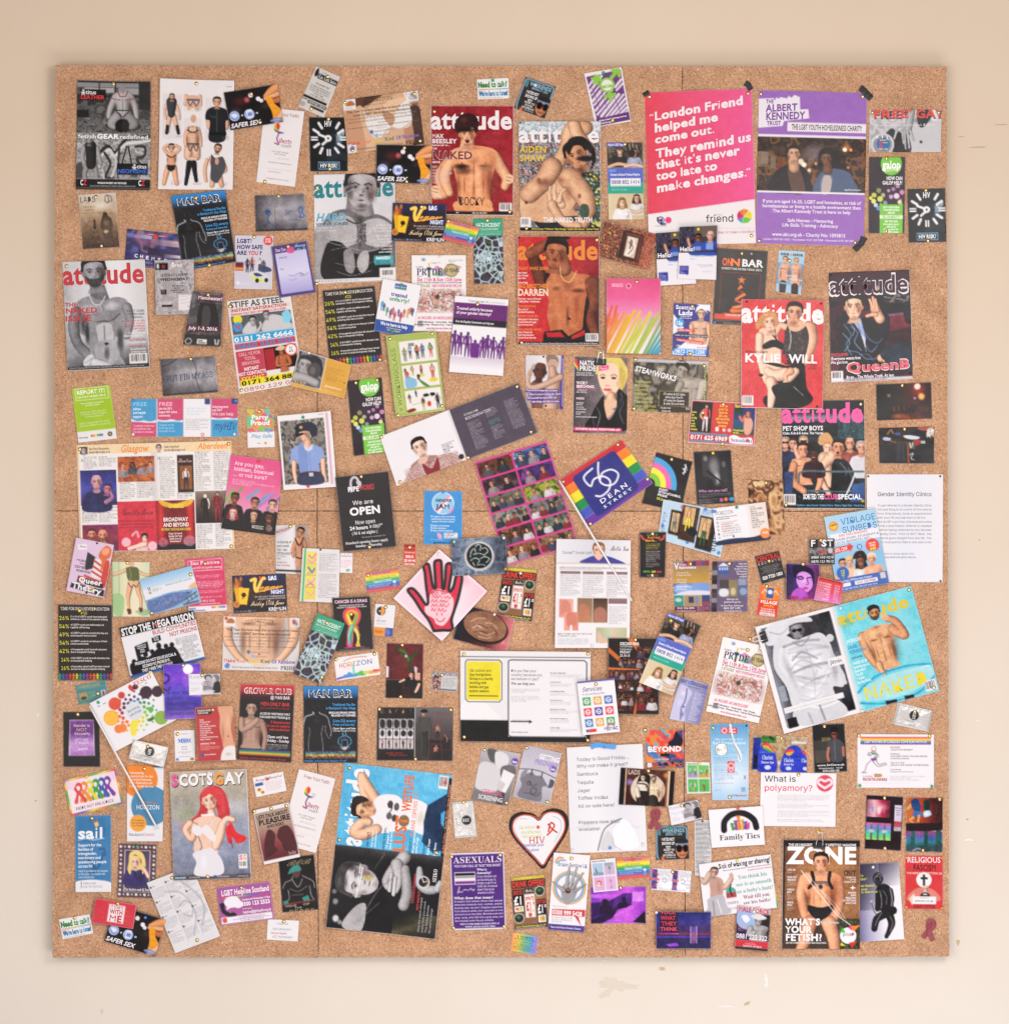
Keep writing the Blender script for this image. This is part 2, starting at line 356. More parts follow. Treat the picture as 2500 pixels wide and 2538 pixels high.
  for sx in (-1, 1):
   e(cx + sx * hs * .42, ty + H * .2, hs * .36, H * .11, lt, .75, 1); e(cx + sx * hs * .44, ty + H * .305, hs * .4, H * .035, dk, .75, 1)
   e(cx + sx * hw * .98, ty + H * .62, hw * .3, H * .34, dk, .62, 1); e(cx + sx * hs * .5, ty + H * .26, hs * .055, H * .014, dk * .8, .9, .3)
   for j in range(3): e(cx + sx * hw * .28, ty + H * (.44 + .12 * j), hw * .22, H * .045, lt, .7, 1)
   s.stroke([(cx + sx * hw * .75, by), (cx + sx * hw * .3, by + H * .02)], 1.6, dk, .3)
   e(cx + sx * hw * .58, ty + H * .6, hw * .09, H * .22, dk, .5, 1)
  e(cx + hs * .72, ty + H * .5, hs * .62, H * .6, dk, .5, 1); e(cx - hs * .35, ty + H * .13, hs * .4, H * .06, np.minimum(skin * 1.25, 1), .5, 1)
  e(cx, ty + H * .36, hw * .09, H * .16, dk, .55, 1); e(cx, ty + H * .6, hw * .07, H * .2, dk, .5, 1); e(cx, ty + H * .8, hw * .09, H * .018, dk * .55, 1, .4)
  e(cx, ty + H * .03, hs * .5, H * .05, dk, .4, 1)
  if hair: e(cx, ty + H * .24, hs * .45, H * .1, dk * .6, .5 * hair, 1); e(cx, ty + H * .72, hw * .16, H * .2, dk * .6, .5 * hair, 1)
 def fig(s, cx, ty, h, skin, shirt, pants, hair=None, legs=1):
  r = h * .07; s.ell(cx, ty + r, r * .8, r, hair if hair is not None else skin * .4); s.ell(cx, ty + r * 1.2, r * .62, r * .85, skin)
  s.limb([(cx - h * .02, ty + h * .2, h * .075), (cx, ty + h * .45, h * .065)], shirt)
  for sx in (-1, 1):
   s.limb([(cx + sx * h * .10, ty + h * .18, h * .03), (cx + sx * h * .14, ty + h * .34, h * .026), (cx + sx * h * .12, ty + h * .5, h * .02)], shirt if s.rs.random() < .5 else skin)
   s.limb([(cx + sx * h * .04, ty + h * .48, h * .05), (cx + sx * h * .06, ty + h * .72, h * .036), (cx + sx * h * .07, ty + h * .97, h * .024)], pants)
 def party(s, x0, y0, x1, y1, n, seed, bgs, rows=1):
  R = random.Random(seed); k = s.rs; keep = s.C.copy(); km = None
  s.noise(x0, y0, x1, y1, (x1 - x0) * .16 + 2, seed, bgs)
  W = x1 - x0; H = y1 - y0; sk = ['d9a184', 'c98a6c', 'e3b398', '8a5a42', 'd8997c']; sh = ['201c22', '3a3f5c', 'c9c4c6', '7a2a30', '50505a', '26303a', '8a8088']
  for row in range(rows):
   for i in range(n):
    r = min(W / n * .30, H * .19) * (.8 + .2 * row) * R.uniform(.9, 1.1); cx = x0 + W * (i + .5 + R.uniform(-.15, .15) + (.5 * ((row + rows) % 2) if rows > 1 else 0)) / n
    cy = y0 + H * ((.38 + R.uniform(-.08, .06)) if rows == 1 else .26 + .3 * row)
    s.bust(cx, cy, r, col(R.choice(sk))[0], col(R.choice(['1c1614', '2c201a', '5a4030', '141012']))[0], R.choice(['s', 'sB', 'bB', 'st', 't', 's', 'fl', 'b']), col(R.choice(sh))[0], R.uniform(-12, 12))
  # keep the group inside its frame
  p = s.px; X, Y = s.X, s.Y
  cov = np.clip((X - x0) / p + .5, 0, 1) * np.clip((x1 - X) / p + .5, 0, 1) * np.clip((Y - y0) / p + .5, 0, 1) * np.clip((y1 - Y) / p + .5, 0, 1)
  s.C = keep + (s.C - keep) * cov[..., None]
 def cracks(s, x0, y0, x1, y1, n, cx, cy, seed, c):     # shattered glass: cells crowd round the point of impact
  R = np.random.RandomState(seed); a = R.rand(n) * 6.283; r = R.rand(n) ** 1.5 * max(x1 - x0, y1 - y0) * .75
  P = np.stack([cx + r * np.cos(a), cy + r * np.sin(a)], 1); sl = s.win(x0, y0, x1, y1); X, Y = s.X[sl], s.Y[sl]
  d = np.sort(np.hypot(X[..., None] - P[:, 0], Y[..., None] - P[:, 1]), -1)[..., :2]; e = (d[..., 1] - d[..., 0]) / s.px
  s.blend(np.clip(1.15 - e * .62, 0, 1), c, .92, sl)
 def grain(s, pic):                                   # the screen and unevenness of a printed picture
  k = s.C.mean(-1); wt = np.clip((.86 - k) / .2, 0, 1) * np.clip(k / .25, .25, 1)
  g = (vnoise(s.X, s.Y, 2.6, s.seed) - .5) * .085 + (vnoise(s.X, s.Y, 13, s.seed + 5) - .5) * .07 + (vnoise(s.X, s.Y, 40, s.seed + 2) - .5) * .05
  c = np.clip(s.C + (g * wt * (1 if pic else .3))[..., None], 0, 1)
  if pic: c += (c * c * (3 - 2 * c) - c) * .42 * np.clip((1.05 - c) * 3, 0, 1)
  s.C = np.clip(c, 0, 1)
 def barcode(s, x0, y0, x1, y1):
  s.rect(x0, y0, x1, y1, col('e2dcdb')[0]); W = x1 - x0; x = x0 + W * .1
  while x < x1 - W * .12:
   b = s.rs.uniform(.9, 2.6); s.rect(x, y0 + (y1 - y0) * .1, x + b, y1 - (y1 - y0) * .2, col('2c282a')[0], .9); x += b + s.rs.uniform(1.2, 3)
 def run(s, ops):
  W, H = s.w / 100, s.h / 100
  for ln in ops:
   ln = ln.strip()
   if not ln: continue
   t = ln.split(); o = t[0]
   if o[0] == 'Y':      # points given in the sheet's surroundings
    o = o[1:]; t = [('%.3f,%.3f' % tuple(s.tr(*map(float, q.split(','))))) if ',' in q else q for q in t]
   n = lambda i: float(t[i])
   xy = lambda L: [(float(q.split(',')[0]) * W, float(q.split(',')[1]) * H) for q in L]
   bx = lambda i=1: (n(i) * W, n(i + 1) * H, n(i + 2) * W, n(i + 3) * H)
   if o == 'R': c, a = col(t[5]); s.rect(*bx(), c, a)
   elif o == 'E':
    c, a = col(t[5]); rx = n(3) * W; ry = rx if t[4] == '=' else n(4) * H
    s.ell(n(1) * W, n(2) * H, rx, ry, c, a, float(t[6]) / 100 if len(t) > 6 else 0, float(t[7]) if len(t) > 7 else 0)
   elif o == 'J':
    c, a = col(t[5]); rx = n(3) * W; q = [(n(1) * W + rx * math.cos(i * .2618), n(2) * H + rx * math.sin(i * .2618)) for i in range(25)]; s.stroke(q, n(4), c, a)
   elif o == 'P': c, a = col(t[1]); s.poly(xy(t[2:]), c, a)
   elif o == 'C': c, a = col(t[1]); s.poly(smooth_pts(xy(t[2:]), True), c, a)
   elif o == 'L': c, a = col(t[2]); s.stroke(xy(t[3:]), n(1), c, a)
   elif o == 'K': c, a = col(t[2]); s.stroke(smooth_pts(xy(t[3:]), False), n(1), c, a)
   elif o == 'A':
    c, a = col(t[1]); s.limb([(float(q.split(',')[0]) * W, float(q.split(',')[1]) * H, float(q.split(',')[2]) * W) for q in t[2:]], c, a)
   elif o == 'G': s.grad(*bx(), t[5], [col(q) for q in t[6:]])
   elif o == 'S':
    x0, y0, x1, y1 = bx(); L = [col(q) for q in t[6:]]; k = len(L)
    for i, (c, a) in enumerate(L):
     if t[5] == 'h': s.rect(x0 + (x1 - x0) * i / k, y0, x0 + (x1 - x0) * (i + 1) / k, y1, c, a)
     else: s.rect(x0, y0 + (y1 - y0) * i / k, x1, y0 + (y1 - y0) * (i + 1) / k, c, a)
   elif o == 'N':
    L = [col(q) for q in t[7:]]; s.noise(*bx(), n(5), int(float(t[6])), L, L[0][1])
   elif o == 'Z': c, a = col(t[6]); s.greek(*bx(), int(t[5]), c, a, len(t) > 7)
   elif o in 'FU':
    sk, hr = col(t[4])[0], col(t[5])[0]; st = t[6]
    if o == 'F': s.face(n(1) * W, n(2) * H, n(3) * H, sk, hr, st, float(t[7]) if len(t) > 7 else 0)
    else: s.bust(n(1) * W, n(2) * H, n(3) * H, sk, hr, st, col(t[7])[0], float(t[8]) if len(t) > 8 else 0)
   elif o == 'W': s.torso(n(1) * W, n(2) * H, n(3) * W, n(4) * H, n(5) * W, col(t[6])[0], float(t[7]) if len(t) > 7 else 0)
   elif o == 'D': s.fig(n(1) * W, n(2) * H, n(3) * H, *[col(q)[0] for q in t[4:8]])
   elif o == 'O': s.party(*bx(), int(t[5]), int(float(t[6])), [col(q) for q in (t[8:] or ['3a2420', '6a3a30', '20161a', '8a6a50'])], int(t[7]) if len(t) > 7 else 1)
   elif o == 'H': s.barcode(*bx())
   elif o == 'V': s.cracks(*bx(), int(t[5]), n(6) * W, n(7) * H, int(t[8]), col(t[9])[0])
   elif o == 'T':
    q = ln.split(None, 7); x0, y0, x1, y1 = bx(); c, a = col(t[5]); f = t[6]
    sl = 0
    if '/' in f: f, z = f.split('/'); sl = float(z) * H
    s.text(x0, y0, x1, y1, c, f[0], q[7], 'u' in f[1:], 1 if 'i' in f[1:] else 0, '^' if '^' in f else ('v' if 'v' in f[1:] else ''), sl)
   elif o in ('TL', 'TC', 'TR'):     # x y lineheight colour style lines: natural width
    q = ln.split(None, 6); x, y, lh = n(1) * W, n(2) * H, n(3) * H; c, a = col(t[4]); f = t[5]; st = f[0]
    k = float(''.join(z for z in f[1:] if z.isdigit()) or 100) / 100
    for i, tx in enumerate(q[6].split('|')):
     if not tx.strip(): continue
     wd = textmesh(tx, st)[2] * lh * .68 * k; xx = {'TL': x, 'TC': x - wd / 2, 'TR': x - wd}[o]
     s.text(xx, y + i * lh, xx + wd, y + i * lh + lh * .68, c, st, tx, 'u' in f[1:], 1 if 'i' in f[1:] else 0)
   else: raise ValueError(ln)
HM_ = np.zeros((640, 630))                      # height of what is already on the board, per 4 px
ALL = {}
PINQ = []
GROUPS = {}
def quad_uv(c, U, V):
 U = U[..., None]; V = V[..., None]
 return (c[0] * (1 - U) + c[1] * U) * (1 - V) + (c[3] * (1 - U) + c[2] * U) * V
REG = {'A': 140, 'B': 600, 'C': 1080, 'D': 1480, 'E': 1860}
COL = {'1': 120, '2': 700, '3': 1260, '4': 1820}
def rpt(reg, x, y): return np.array([COL[reg[1]] + x / 3.17333, REG[reg[0]] + y / 3.17333])
def footprint(c):
 yy, xx = np.mgrid[0:640, 0:630]; X = xx * 4 + 2.; Y = yy * 4 + 2.; ins = np.zeros(X.shape, bool)
 for i in range(4):
  (x0, y0), (x1, y1) = c[i], c[(i + 1) % 4]
  if y0 != y1: ins ^= ((Y >= min(y0, y1)) & (Y < max(y0, y1))) & (X < (x1 - x0) * (Y - y0) / (y1 - y0) + x0)
 return ins
def item(head, ops):
 reg, kind, cs, short, label, opt, pins = [q.strip() for q in head.split('|')]
 c = np.array([rpt(reg, *map(float, q.split(','))) for q in cs.split()]); assert len(c) == 4, head
 w = (np.hypot(*(c[1] - c[0])) + np.hypot(*(c[2] - c[3]))) / 2; h = (np.hypot(*(c[3] - c[0])) + np.hypot(*(c[2] - c[1]))) / 2
 od = {}
 for q in opt.split():
  k, v = q.split('='); od[k] = v
 th = float(od.get('t', .35)); cu = float(od.get('c', 1.6)) * 1.6; cell = float(od.get('q', .85)); base = od.get('b', 'w'); seed = zlib.crc32(short.encode())
 rs = random.Random(seed)
 p = Print(w, h, cell, base, seed); inv = np.linalg.inv(np.stack([c[1] - c[0], c[3] - c[0]], 1))
 p.tr = lambda x, y: inv @ (rpt(reg, x, y) - c[0]) * 100
 p.run(ops); p.grain(kind in ('photograph', 'magazine'))
 pins = [(q[0], *map(float, q[1:].split(','))) for q in pins.split()]
 # lift of free corners and edges
 lifts = []
 for (a, b) in ((0, 0), (1, 0), (1, 1), (0, 1)):
  d = min([math.hypot((px_ / 100 - a) * w, (py_ / 100 - b) * h) for _, px_, py_ in pins] + [1e3])
  lifts.append(((a, b), rs.uniform(.35, 1) * min(1, max(0, d / 60 - .25))))
 ph = rs.uniform(0, 6.28)
 def zf(u, v):
  z = np.zeros_like(u)
  for (a, b), l in lifts:
   d = np.hypot((u - a) * w, (v - b) * h); z = z + cu * l * np.clip(1 - d / (.75 * min(w, h)), 0, 1) ** 2
  if pins: z = z + np.clip((np.min([np.hypot((u - a / 100) * w, (v - b / 100) * h) for _, a, b in pins], 0) - 25) * .016, 0, 3) * min(1, cu / 2.4)
  return z + cu * .12 * (1 + np.sin(u * 5 + ph) * np.sin(v * 4 + ph * 2))
 m = footprint(c); base_z = (HM_[m].max() if m.any() else 0) + .5
 if 'z' in od: base_z = float(od['z'])
 bulge = float(od.get('p', 0))
 def zt(u, v):
  z = zf(u, v) + base_z + th
  if bulge: e = np.minimum(np.minimum(u, 1 - u) * w, np.minimum(v, 1 - v) * h); z = z + bulge * (1 - np.exp(-np.maximum(e - 6, 0) / 14.))
  return z
 yy, xx = np.mgrid[0:640, 0:630]
 q_ = inv @ (np.stack([xx[m] * 4 + 2., yy[m] * 4 + 2.]) - c[0][:, None]); HM_[m] = np.maximum(HM_[m], zt(np.clip(q_[0], 0, 1), np.clip(q_[1], 0, 1)) + .15)
 cen = c.mean(0); org = np.array([wx(cen[0]), -BY, wz(cen[1])])
 def W3(u, v, z):
  P = quad_uv(c, u, v); return np.stack([(P[..., 0] - cen[0]) * S, -z * .001, -(P[..., 1] - cen[1]) * S], -1)
 U, V = p.X / w, p.Y / h; Z = zt(U, V); G = W3(U, V, Z).reshape(-1, 3); nu, nv = p.nu + 1, p.nv + 1
 i = np.arange(nu * nv).reshape(nv, nu); quads = np.stack([i[:-1, :-1], i[1:, :-1], i[1:, 1:], i[:-1, 1:]], -1).reshape(-1, 4)
 cl = lin(p.C).reshape(-1, 3); clip = None
 if 'clip' in od:
  clip = Print(w, h, cell, 'w', 0); cp = smooth_pts([(float(q.split(',')[0]) * w / 100, float(q.split(',')[1]) * h / 100) for q in CLIPS[od['clip']].split()], od['clip'] != 'torn')
  _, cv, _ = clip.poly(cp, None, ret=True); full = np.zeros(U.shape); full[clip.win(*(list(cp.min(0) - clip.px) + list(cp.max(0) + clip.px)))] = cv
  quads = quads[(full.ravel()[quads] > .5).sum(1) >= 3]
 ring = np.concatenate([i[0, :], i[1:, -1], i[-1, -2::-1], i[-2:0:-1, 0]]); n0 = len(G); tk = .0003 if od.get('pages') else th * .001
 SK = G[ring].copy(); SK[:, 1] += tk; k = len(ring); a = np.arange(k); b = (a + 1) % k
 skirt = np.stack([ring, ring[b], n0 + b, n0 + a], 1)
 Vs = [G, SK]; Cs = [cl, np.tile(lin(col(od.get('edge', 'd8d2d0'))[0]), (k, 1))]; F4 = np.concatenate([quads, skirt]) if clip is None else quads; F3 = []; n = n0 + k; boxes = []
 for t, f, tc, mask in p.texts:
  if mask is not None:
   ce = t[f].mean(1); ii = np.clip((ce[:, 1] / h * p.nv + .5).astype(int), 0, p.nv); jj = np.clip((ce[:, 0] / w * p.nu + .5).astype(int), 0, p.nu); f = f[mask[ii, jj] < .5]
   if not len(f): continue
  ce = t[f]; f = f[(ce[..., 0].max(1) > 0) & (ce[..., 0].min(1) < w) & (ce[..., 1].max(1) > 0) & (ce[..., 1].min(1) < h)]
  if not len(f): continue
  bb = (t[:, 0].min(), t[:, 1].min(), t[:, 0].max(), t[:, 1].max()); lay = sum(1 for q in boxes if q[0] < bb[2] and bb[0] < q[2] and q[1] < bb[3] and bb[1] < q[3]); boxes.append(bb)
  u, v = np.clip(t[:, 0] / w, 0, 1), np.clip(t[:, 1] / h, 0, 1); Vs.append(W3(u, v, zt(u, v) + .14 + .05 * lay)); Cs.append(np.tile(lin(tc), (len(t), 1))); F3.append(f + n); n += len(t)
 V3 = np.concatenate(Vs); cc = np.concatenate(Cs)
 if F3:                       # keep only used vertices tidy and wind every face to the front
  F3 = np.concatenate(F3); A = V3[F3]; nx = np.cross(A[:, 1] - A[:, 0], A[:, 2] - A[:, 0])[:, 1]; F3 = np.where((nx > 0)[:, None], F3[:, ::-1], F3)
  fl = [F4, F3]
 else: fl = [F4]
 mt = M[od.get('m', 'gloss')]; grp = GROUPS.get(kind); cat = kind.replace('_', ' ')
 if od.get('pages'):
  pt = float(od['pages']); root = link(kind, None, None, org, label, cat, grp); root.empty_display_size = .05
  link('cover', mesh('cover', V3, fl, mt, cc), root)
  # block of leaves, stepped and a little uneven
  mb = MB(); L = 4
  uu = np.linspace(0, 1, 9); vv = np.linspace(0, 1, 11)
  for j in range(L):
   gu, gv = np.meshgrid(uu, vv); d = .3 + 1.0 * rs.random() + j * .5; sx = rs.uniform(-.9, 1.0); sy = rs.uniform(-.3, 1.2)
   top = zt(gu, gv) - .35 - pt * j / L; Pq = W3(gu, gv, top)
   Pq[..., 0] += sx * S; Pq[..., 2] -= sy * S
   n1 = len(mb.v); mb.v += [tuple(q) for q in Pq.reshape(-1, 3)]; nn = len(mb.v); lo = Pq.copy(); lo[..., 1] += pt / L * .00085; mb.v += [tuple(q) for q in lo.reshape(-1, 3)]
   q9 = np.arange(99).reshape(11, 9); rg = np.concatenate([q9[0, :], q9[1:, -1], q9[-1, -2::-1], q9[-2:0:-1, 0]])
   for z in range(len(rg)): r1, r2 = rg[z], rg[(z + 1) % len(rg)]; mb.f.append([n1 + r1, n1 + r2, nn + r2, nn + r1])
   for y in range(10):
    for x in range(8): mb.f.append([n1 + q9[y, x], n1 + q9[y + 1, x], n1 + q9[y + 1, x + 1], n1 + q9[y, x + 1]])
  link('page_block', mb.me('page_block', M['pages'], False), root)
  ob = root
 else:
  ob = link(kind, mesh(kind, V3, fl, mt, cc), None, org, label, cat, grp)
 ALL[short] = dict(c=c, w=w, h=h, zt=zt, ob=ob, org=org, W3=W3)
 for t, a, b in pins:
  PP = quad_uv(c, np.array(a / 100), np.array(b / 100)); PINQ.append((t, PP[0], PP[1], short, a, b, float(zt(np.array(min(max(a, 0), 100) / 100), np.array(min(max(b, 0), 100) / 100)))))
 return ob
def build(txt):
 head = None; ops = []
 for ln in txt.split('\n'):
  if ln.startswith('@'):
   if head: item(head, ops)
   head = ln[1:]; ops = []
  elif ln.startswith('='):                  # reuse the artwork of an earlier entry
   ops += ART[ln[1:].strip()]
  elif ln.startswith('#'): continue
  elif ln.startswith('!'):
   if head: item(head, ops); head = None
   exec(ln[1:], globals())
  elif ln.strip(): ops.append(ln)
 if head: item(head, ops)
ART = {}
CLIPS = dict(heart='50,14 58,5 72,0 88,3 98,14 100,30 94,46 82,64 68,84 56,100 40,84 22,64 6,44 0,28 4,12 18,4 34,5 44,9')
# ---------------------------------------------------------------- wall and cork board
def wall():
 m = bpy.data.materials.new('painted_plaster'); m.use_nodes = True; nt = m.node_tree; N = nt.nodes; L = nt.links; b = N['Principled BSDF']
 b.inputs['Roughness'].default_value = .7; b.inputs['Specular IOR Level'].default_value = .25
 t = N.new('ShaderNodeTexCoord'); n1 = N.new('ShaderNodeTexNoise'); n1.inputs['Scale'].default_value = 1.6; n1.inputs['Detail'].default_value = 6; n1.inputs['Roughness'].default_value = .55
 r = N.new('ShaderNodeValToRGB'); r.color_ramp.elements[0].position = .3; r.color_ramp.elements[1].position = .72
 r.color_ramp.elements[0].color = (.745, .672, .59, 1); r.color_ramp.elements[1].color = (.78, .72, .65, 1)
 L.new(t.outputs['Object'], n1.inputs['Vector']); L.new(n1.outputs[0], r.inputs[0]); 
 # wall colour shifts unevenly from pale to tan towards the ceiling
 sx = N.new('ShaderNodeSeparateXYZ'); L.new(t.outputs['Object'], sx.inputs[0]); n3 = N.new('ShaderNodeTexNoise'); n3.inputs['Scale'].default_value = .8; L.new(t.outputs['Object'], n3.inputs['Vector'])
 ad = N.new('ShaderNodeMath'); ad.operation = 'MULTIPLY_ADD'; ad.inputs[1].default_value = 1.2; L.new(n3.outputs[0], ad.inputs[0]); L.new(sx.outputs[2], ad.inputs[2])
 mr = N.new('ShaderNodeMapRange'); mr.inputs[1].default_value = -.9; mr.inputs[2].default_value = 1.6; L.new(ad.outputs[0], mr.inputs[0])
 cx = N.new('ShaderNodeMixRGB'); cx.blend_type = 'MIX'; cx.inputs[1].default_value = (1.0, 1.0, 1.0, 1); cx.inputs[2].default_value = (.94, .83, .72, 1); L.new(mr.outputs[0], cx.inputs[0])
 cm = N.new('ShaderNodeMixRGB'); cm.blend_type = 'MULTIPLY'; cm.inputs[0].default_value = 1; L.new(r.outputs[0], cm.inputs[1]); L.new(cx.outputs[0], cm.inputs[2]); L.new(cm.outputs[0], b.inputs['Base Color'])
 n2 = N.new('ShaderNodeTexNoise'); n2.inputs['Scale'].default_value = 9; n2.inputs['Detail'].default_value = 8
 mp = N.new('ShaderNodeMapping'); mp.inputs['Scale'].default_value = (1, 1, .35); L.new(t.outputs['Object'], mp.inputs[0]); L.new(mp.outputs[0], n2.inputs['Vector'])
 u = N.new('ShaderNodeBump'); u.inputs['Strength'].default_value = .55; u.inputs['Distance'].default_value = .004; L.new(n2.outputs[0], u.inputs['Height']); L.new(u.outputs[0], b.inputs['Normal'])
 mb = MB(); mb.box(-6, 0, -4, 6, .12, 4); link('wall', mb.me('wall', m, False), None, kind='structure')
 w_ = bpy.data.objects['wall']
 # chips, filler and scuffs in the paint, each a thin flake or smear of its own
 fl = mat('filler', (.83, .80, .76), .8); br = mat('old_paint', (.58, .43, .26), .8); gy = mat('scuff', (.50, .42, .36), .8); ol = mat('under_coat', (.70, .61, .51), .75)
 def chip(px, py, rx, ry, m_, seed, ang=0, nm='paint_chip', h=.0012):
  R = random.Random(seed); k = 26; v = []; q = math.radians(ang)
  for i in range(k):
   a = 2 * math.pi * i / k; rr = R.uniform(.45, 1.0); x, y = rx * rr * math.cos(a), ry * rr * math.sin(a)
   v.append((x * math.cos(q) - y * math.sin(q), x * math.sin(q) + y * math.cos(q)))
  k2 = 1.0071; V = [((px - 1250 + 0) * S * k2, -h, (1269 - py) * S * k2)] + [((px - 1250 + x) * S * k2, -h * .4, (1269 - py - y) * S * k2) for x, y in v]
  me = bpy.data.meshes.new(nm); me.from_pydata(V, [], [(0, i + 1, (i + 1) % k + 1) for i in range(k)]); me.materials.append(m_); link(nm, me, w_)
 for q in ((1640, 2400, 11, 6, br, 1), (2372, 2335, 6, 8, br, 4), (2398, 2080, 16, 4, fl, 5), (118, 900, 6, 10, ol, 6), (2422, 366, 34, 2.2, gy, 7, -3),
   (1795, 2493, 50, 3, fl, 9), (1850, 2486, 10, 5, br, 10, -25), (1897, 2425, 6, 18, fl, 11), (2425, 1338, 3, 2.4, br, 12), (90, 1984, 4, 2.4, br, 13), (2380, 340, 10, 1.6, gy, 14),
   (1500, 2378, 14, 2, fl, 15), (1380, 2382, 8, 1.6, fl, 16), (2478, 310, 20, 1.5, gy, 17), (2395, 2030, 4, 3, gy, 18), (96, 2222, 3, 4, fl, 19), (1897, 2440, 8, 6, fl, 20), (255, 2506, 5, 8, ol, 22), (2420, 1785, 7, 3, fl, 23), (96, 1772, 4, 7, fl, 26)):
  chip(q[0], q[1], q[2], q[3], q[4], q[5], q[6] if len(q) > 6 else 0)
 chip(1520, 2440, 46, 20, ol, 3, 12, 'paint_smear'); chip(1560, 2444, 34, 9, ol, 31, 5, 'paint_smear'); chip(1500, 2462, 22, 10, ol, 33, -30, 'paint_smear')
def cork():
 m = bpy.data.materials.new('cork'); m.use_nodes = True; nt = m.node_tree; N = nt.nodes; L = nt.links; b = N['Principled BSDF']
 b.inputs['Roughness'].default_value = .9; b.inputs['Specular IOR Level'].default_value = .15
 t = N.new('ShaderNodeTexCoord'); nz = N.new('ShaderNodeTexNoise'); nz.inputs['Scale'].default_value = 90; nz.inputs['Detail'].default_value = 2
 mx = N.new('ShaderNodeMixRGB'); mx.blend_type = 'ADD'; mx.inputs[0].default_value = .012; L.new(t.outputs['Object'], mx.inputs[1]); L.new(nz.outputs[1], mx.inputs[2])
 v = N.new('ShaderNodeTexVoronoi'); v.inputs['Scale'].default_value = 390; L.new(mx.outputs[0], v.inputs['Vector'])
 sp = N.new('ShaderNodeSeparateColor'); L.new(v.outputs['Color'], sp.inputs[0])
 r = N.new('ShaderNodeValToRGB'); e = r.color_ramp.elements; e[0].position = 0; e[0].color = (.33, .165, .088, 1); e[1].position = 1; e[1].color = (.78, .55, .39, 1)
 for p_, c_ in ((.07, (.44, .23, .13, 1)), (.32, (.575, .315, .18, 1)), (.7, (.64, .365, .215, 1)), (.93, (.70, .43, .27, 1))):
  q = e.new(p_); q.color = c_
 L.new(sp.outputs[0], r.inputs[0])
 n2 = N.new('ShaderNodeTexNoise'); n2.inputs['Scale'].default_value = 14; n2.inputs['Detail'].default_value = 4
 L.new(t.outputs['Object'], n2.inputs['Vector']); r2 = N.new('ShaderNodeValToRGB'); r2.color_ramp.elements[0].color = (.84, .83, .82, 1); r2.color_ramp.elements[1].color = (1.1, 1.1, 1.1, 1)
 r2.color_ramp.elements[0].position = .3; r2.color_ramp.elements[1].position = .7; L.new(n2.outputs[0], r2.inputs[0])
 mm = N.new('ShaderNodeMixRGB'); mm.blend_type = 'MULTIPLY'; mm.inputs[0].default_value = 1; L.new(r.outputs[0], mm.inputs[1]); L.new(r2.outputs[0], mm.inputs[2])
 L.new(mm.outputs[0], b.inputs['Base Color'])
 u = N.new('ShaderNodeBump'); u.inputs['Strength'].default_value = .9; u.inputs['Distance'].default_value = .0016; L.new(v.outputs['Distance'], u.inputs['Height']); u.invert = True; L.new(u.outputs[0], b.inputs['Normal'])
 back = mat('board_backing', (.30, .20, .13), .8)
 root = link('cork_board', None, None, (wx(1240), -BY, wz(1268)), 'large square cork board of six butted panels, covered with pinned papers', 'notice board'); root.empty_display_size = .1
 ox, oy, oz = root.location
 xt = [137, 787.5, 1691, 2345.5]; xm = [133.5, 786, 1692, 2348.5]; xb = [130, 789, 1698, 2351.5]; yl = [(160.5, 162.5, 163, 164), (1266.3, 1266.6, 1266.8, 1267.2), (2374, 2373.5, 2373.8, 2371)]
 R = random.Random(5)
 def edge(a, b_, n, j, fx=True):
  P = []
  for i in range(n + 1):
   s_ = i / n; P.append([a[0] + (b_[0] - a[0]) * s_, a[1] + (b_[1] - a[1]) * s_])
   if 0 < i < n: P[-1][0] += R.uniform(-j, j); P[-1][1] += R.uniform(-j, j)
  return P[:-1]
 for r_ in range(2):
  X0, X1 = (xt, xm) if r_ == 0 else (xm, xb)
  for c_ in range(3):
   g = 1.0; tl = (X0[c_] + (g if c_ else 0), yl[r_][c_] + (g if r_ else 0)); tr = (X0[c_ + 1] - (g if c_ < 2 else 0), yl[r_][c_ + 1] + (g if r_ else 0))
   br_ = (X1[c_ + 1] - (g if c_ < 2 else 0), yl[r_ + 1][c_ + 1] - (g if r_ == 0 else 0)); bl = (X1[c_] + (g if c_ else 0), yl[r_ + 1][c_] - (g if r_ == 0 else 0))
   jo = 1.1; ji = .35
   P = edge(tl, tr, 120, jo if r_ == 0 else ji) + edge(tr, br_, 160, jo if c_ == 2 else ji) + edge(br_, bl, 120, jo if r_ == 1 else ji) + edge(bl, tl, 160, jo if c_ == 0 else ji)
   n = len(P); V = [(wx(x) - ox, 0, wz(y) - oz) for x, y in P] + [(wx(x) - ox, .012, wz(y) - oz) for x, y in P]
   F = [list(range(n))[::-1]] + [[i, (i + 1) % n, n + (i + 1) % n, n + i][::-1] for i in range(n)]
   me = bpy.data.meshes.new('panel'); me.from_pydata(V, [], F); me.materials.append(m); link('panel', me, root)
 mb = MB(); mb.box(wx(139) - ox, .0125, wz(2369) - oz, wx(2343) - ox, BY - .0005, wz(166) - oz); link('frame', mb.me('frame', back, False), root)
wall(); cork()
def stick(short, reg, x0, y0, x1, y1, z0, z1):          # the rod a hand flag is glued to
 a = ALL[short]; p, q = rpt(reg, x0, y0), rpt(reg, x1, y1); o = a['org']; mb = MB(); k = 10
 mb.tube([(wx(p[0] + (q[0] - p[0]) * i / k) - o[0], -(z0 + (z1 - z0) * i / k + 2) * .001, wz(p[1] + (q[1] - p[1]) * i / k) - o[2]) for i in range(k + 1)], .0029, 8)
 link('stick', mb.me('stick', M['stick']), a['ob'])
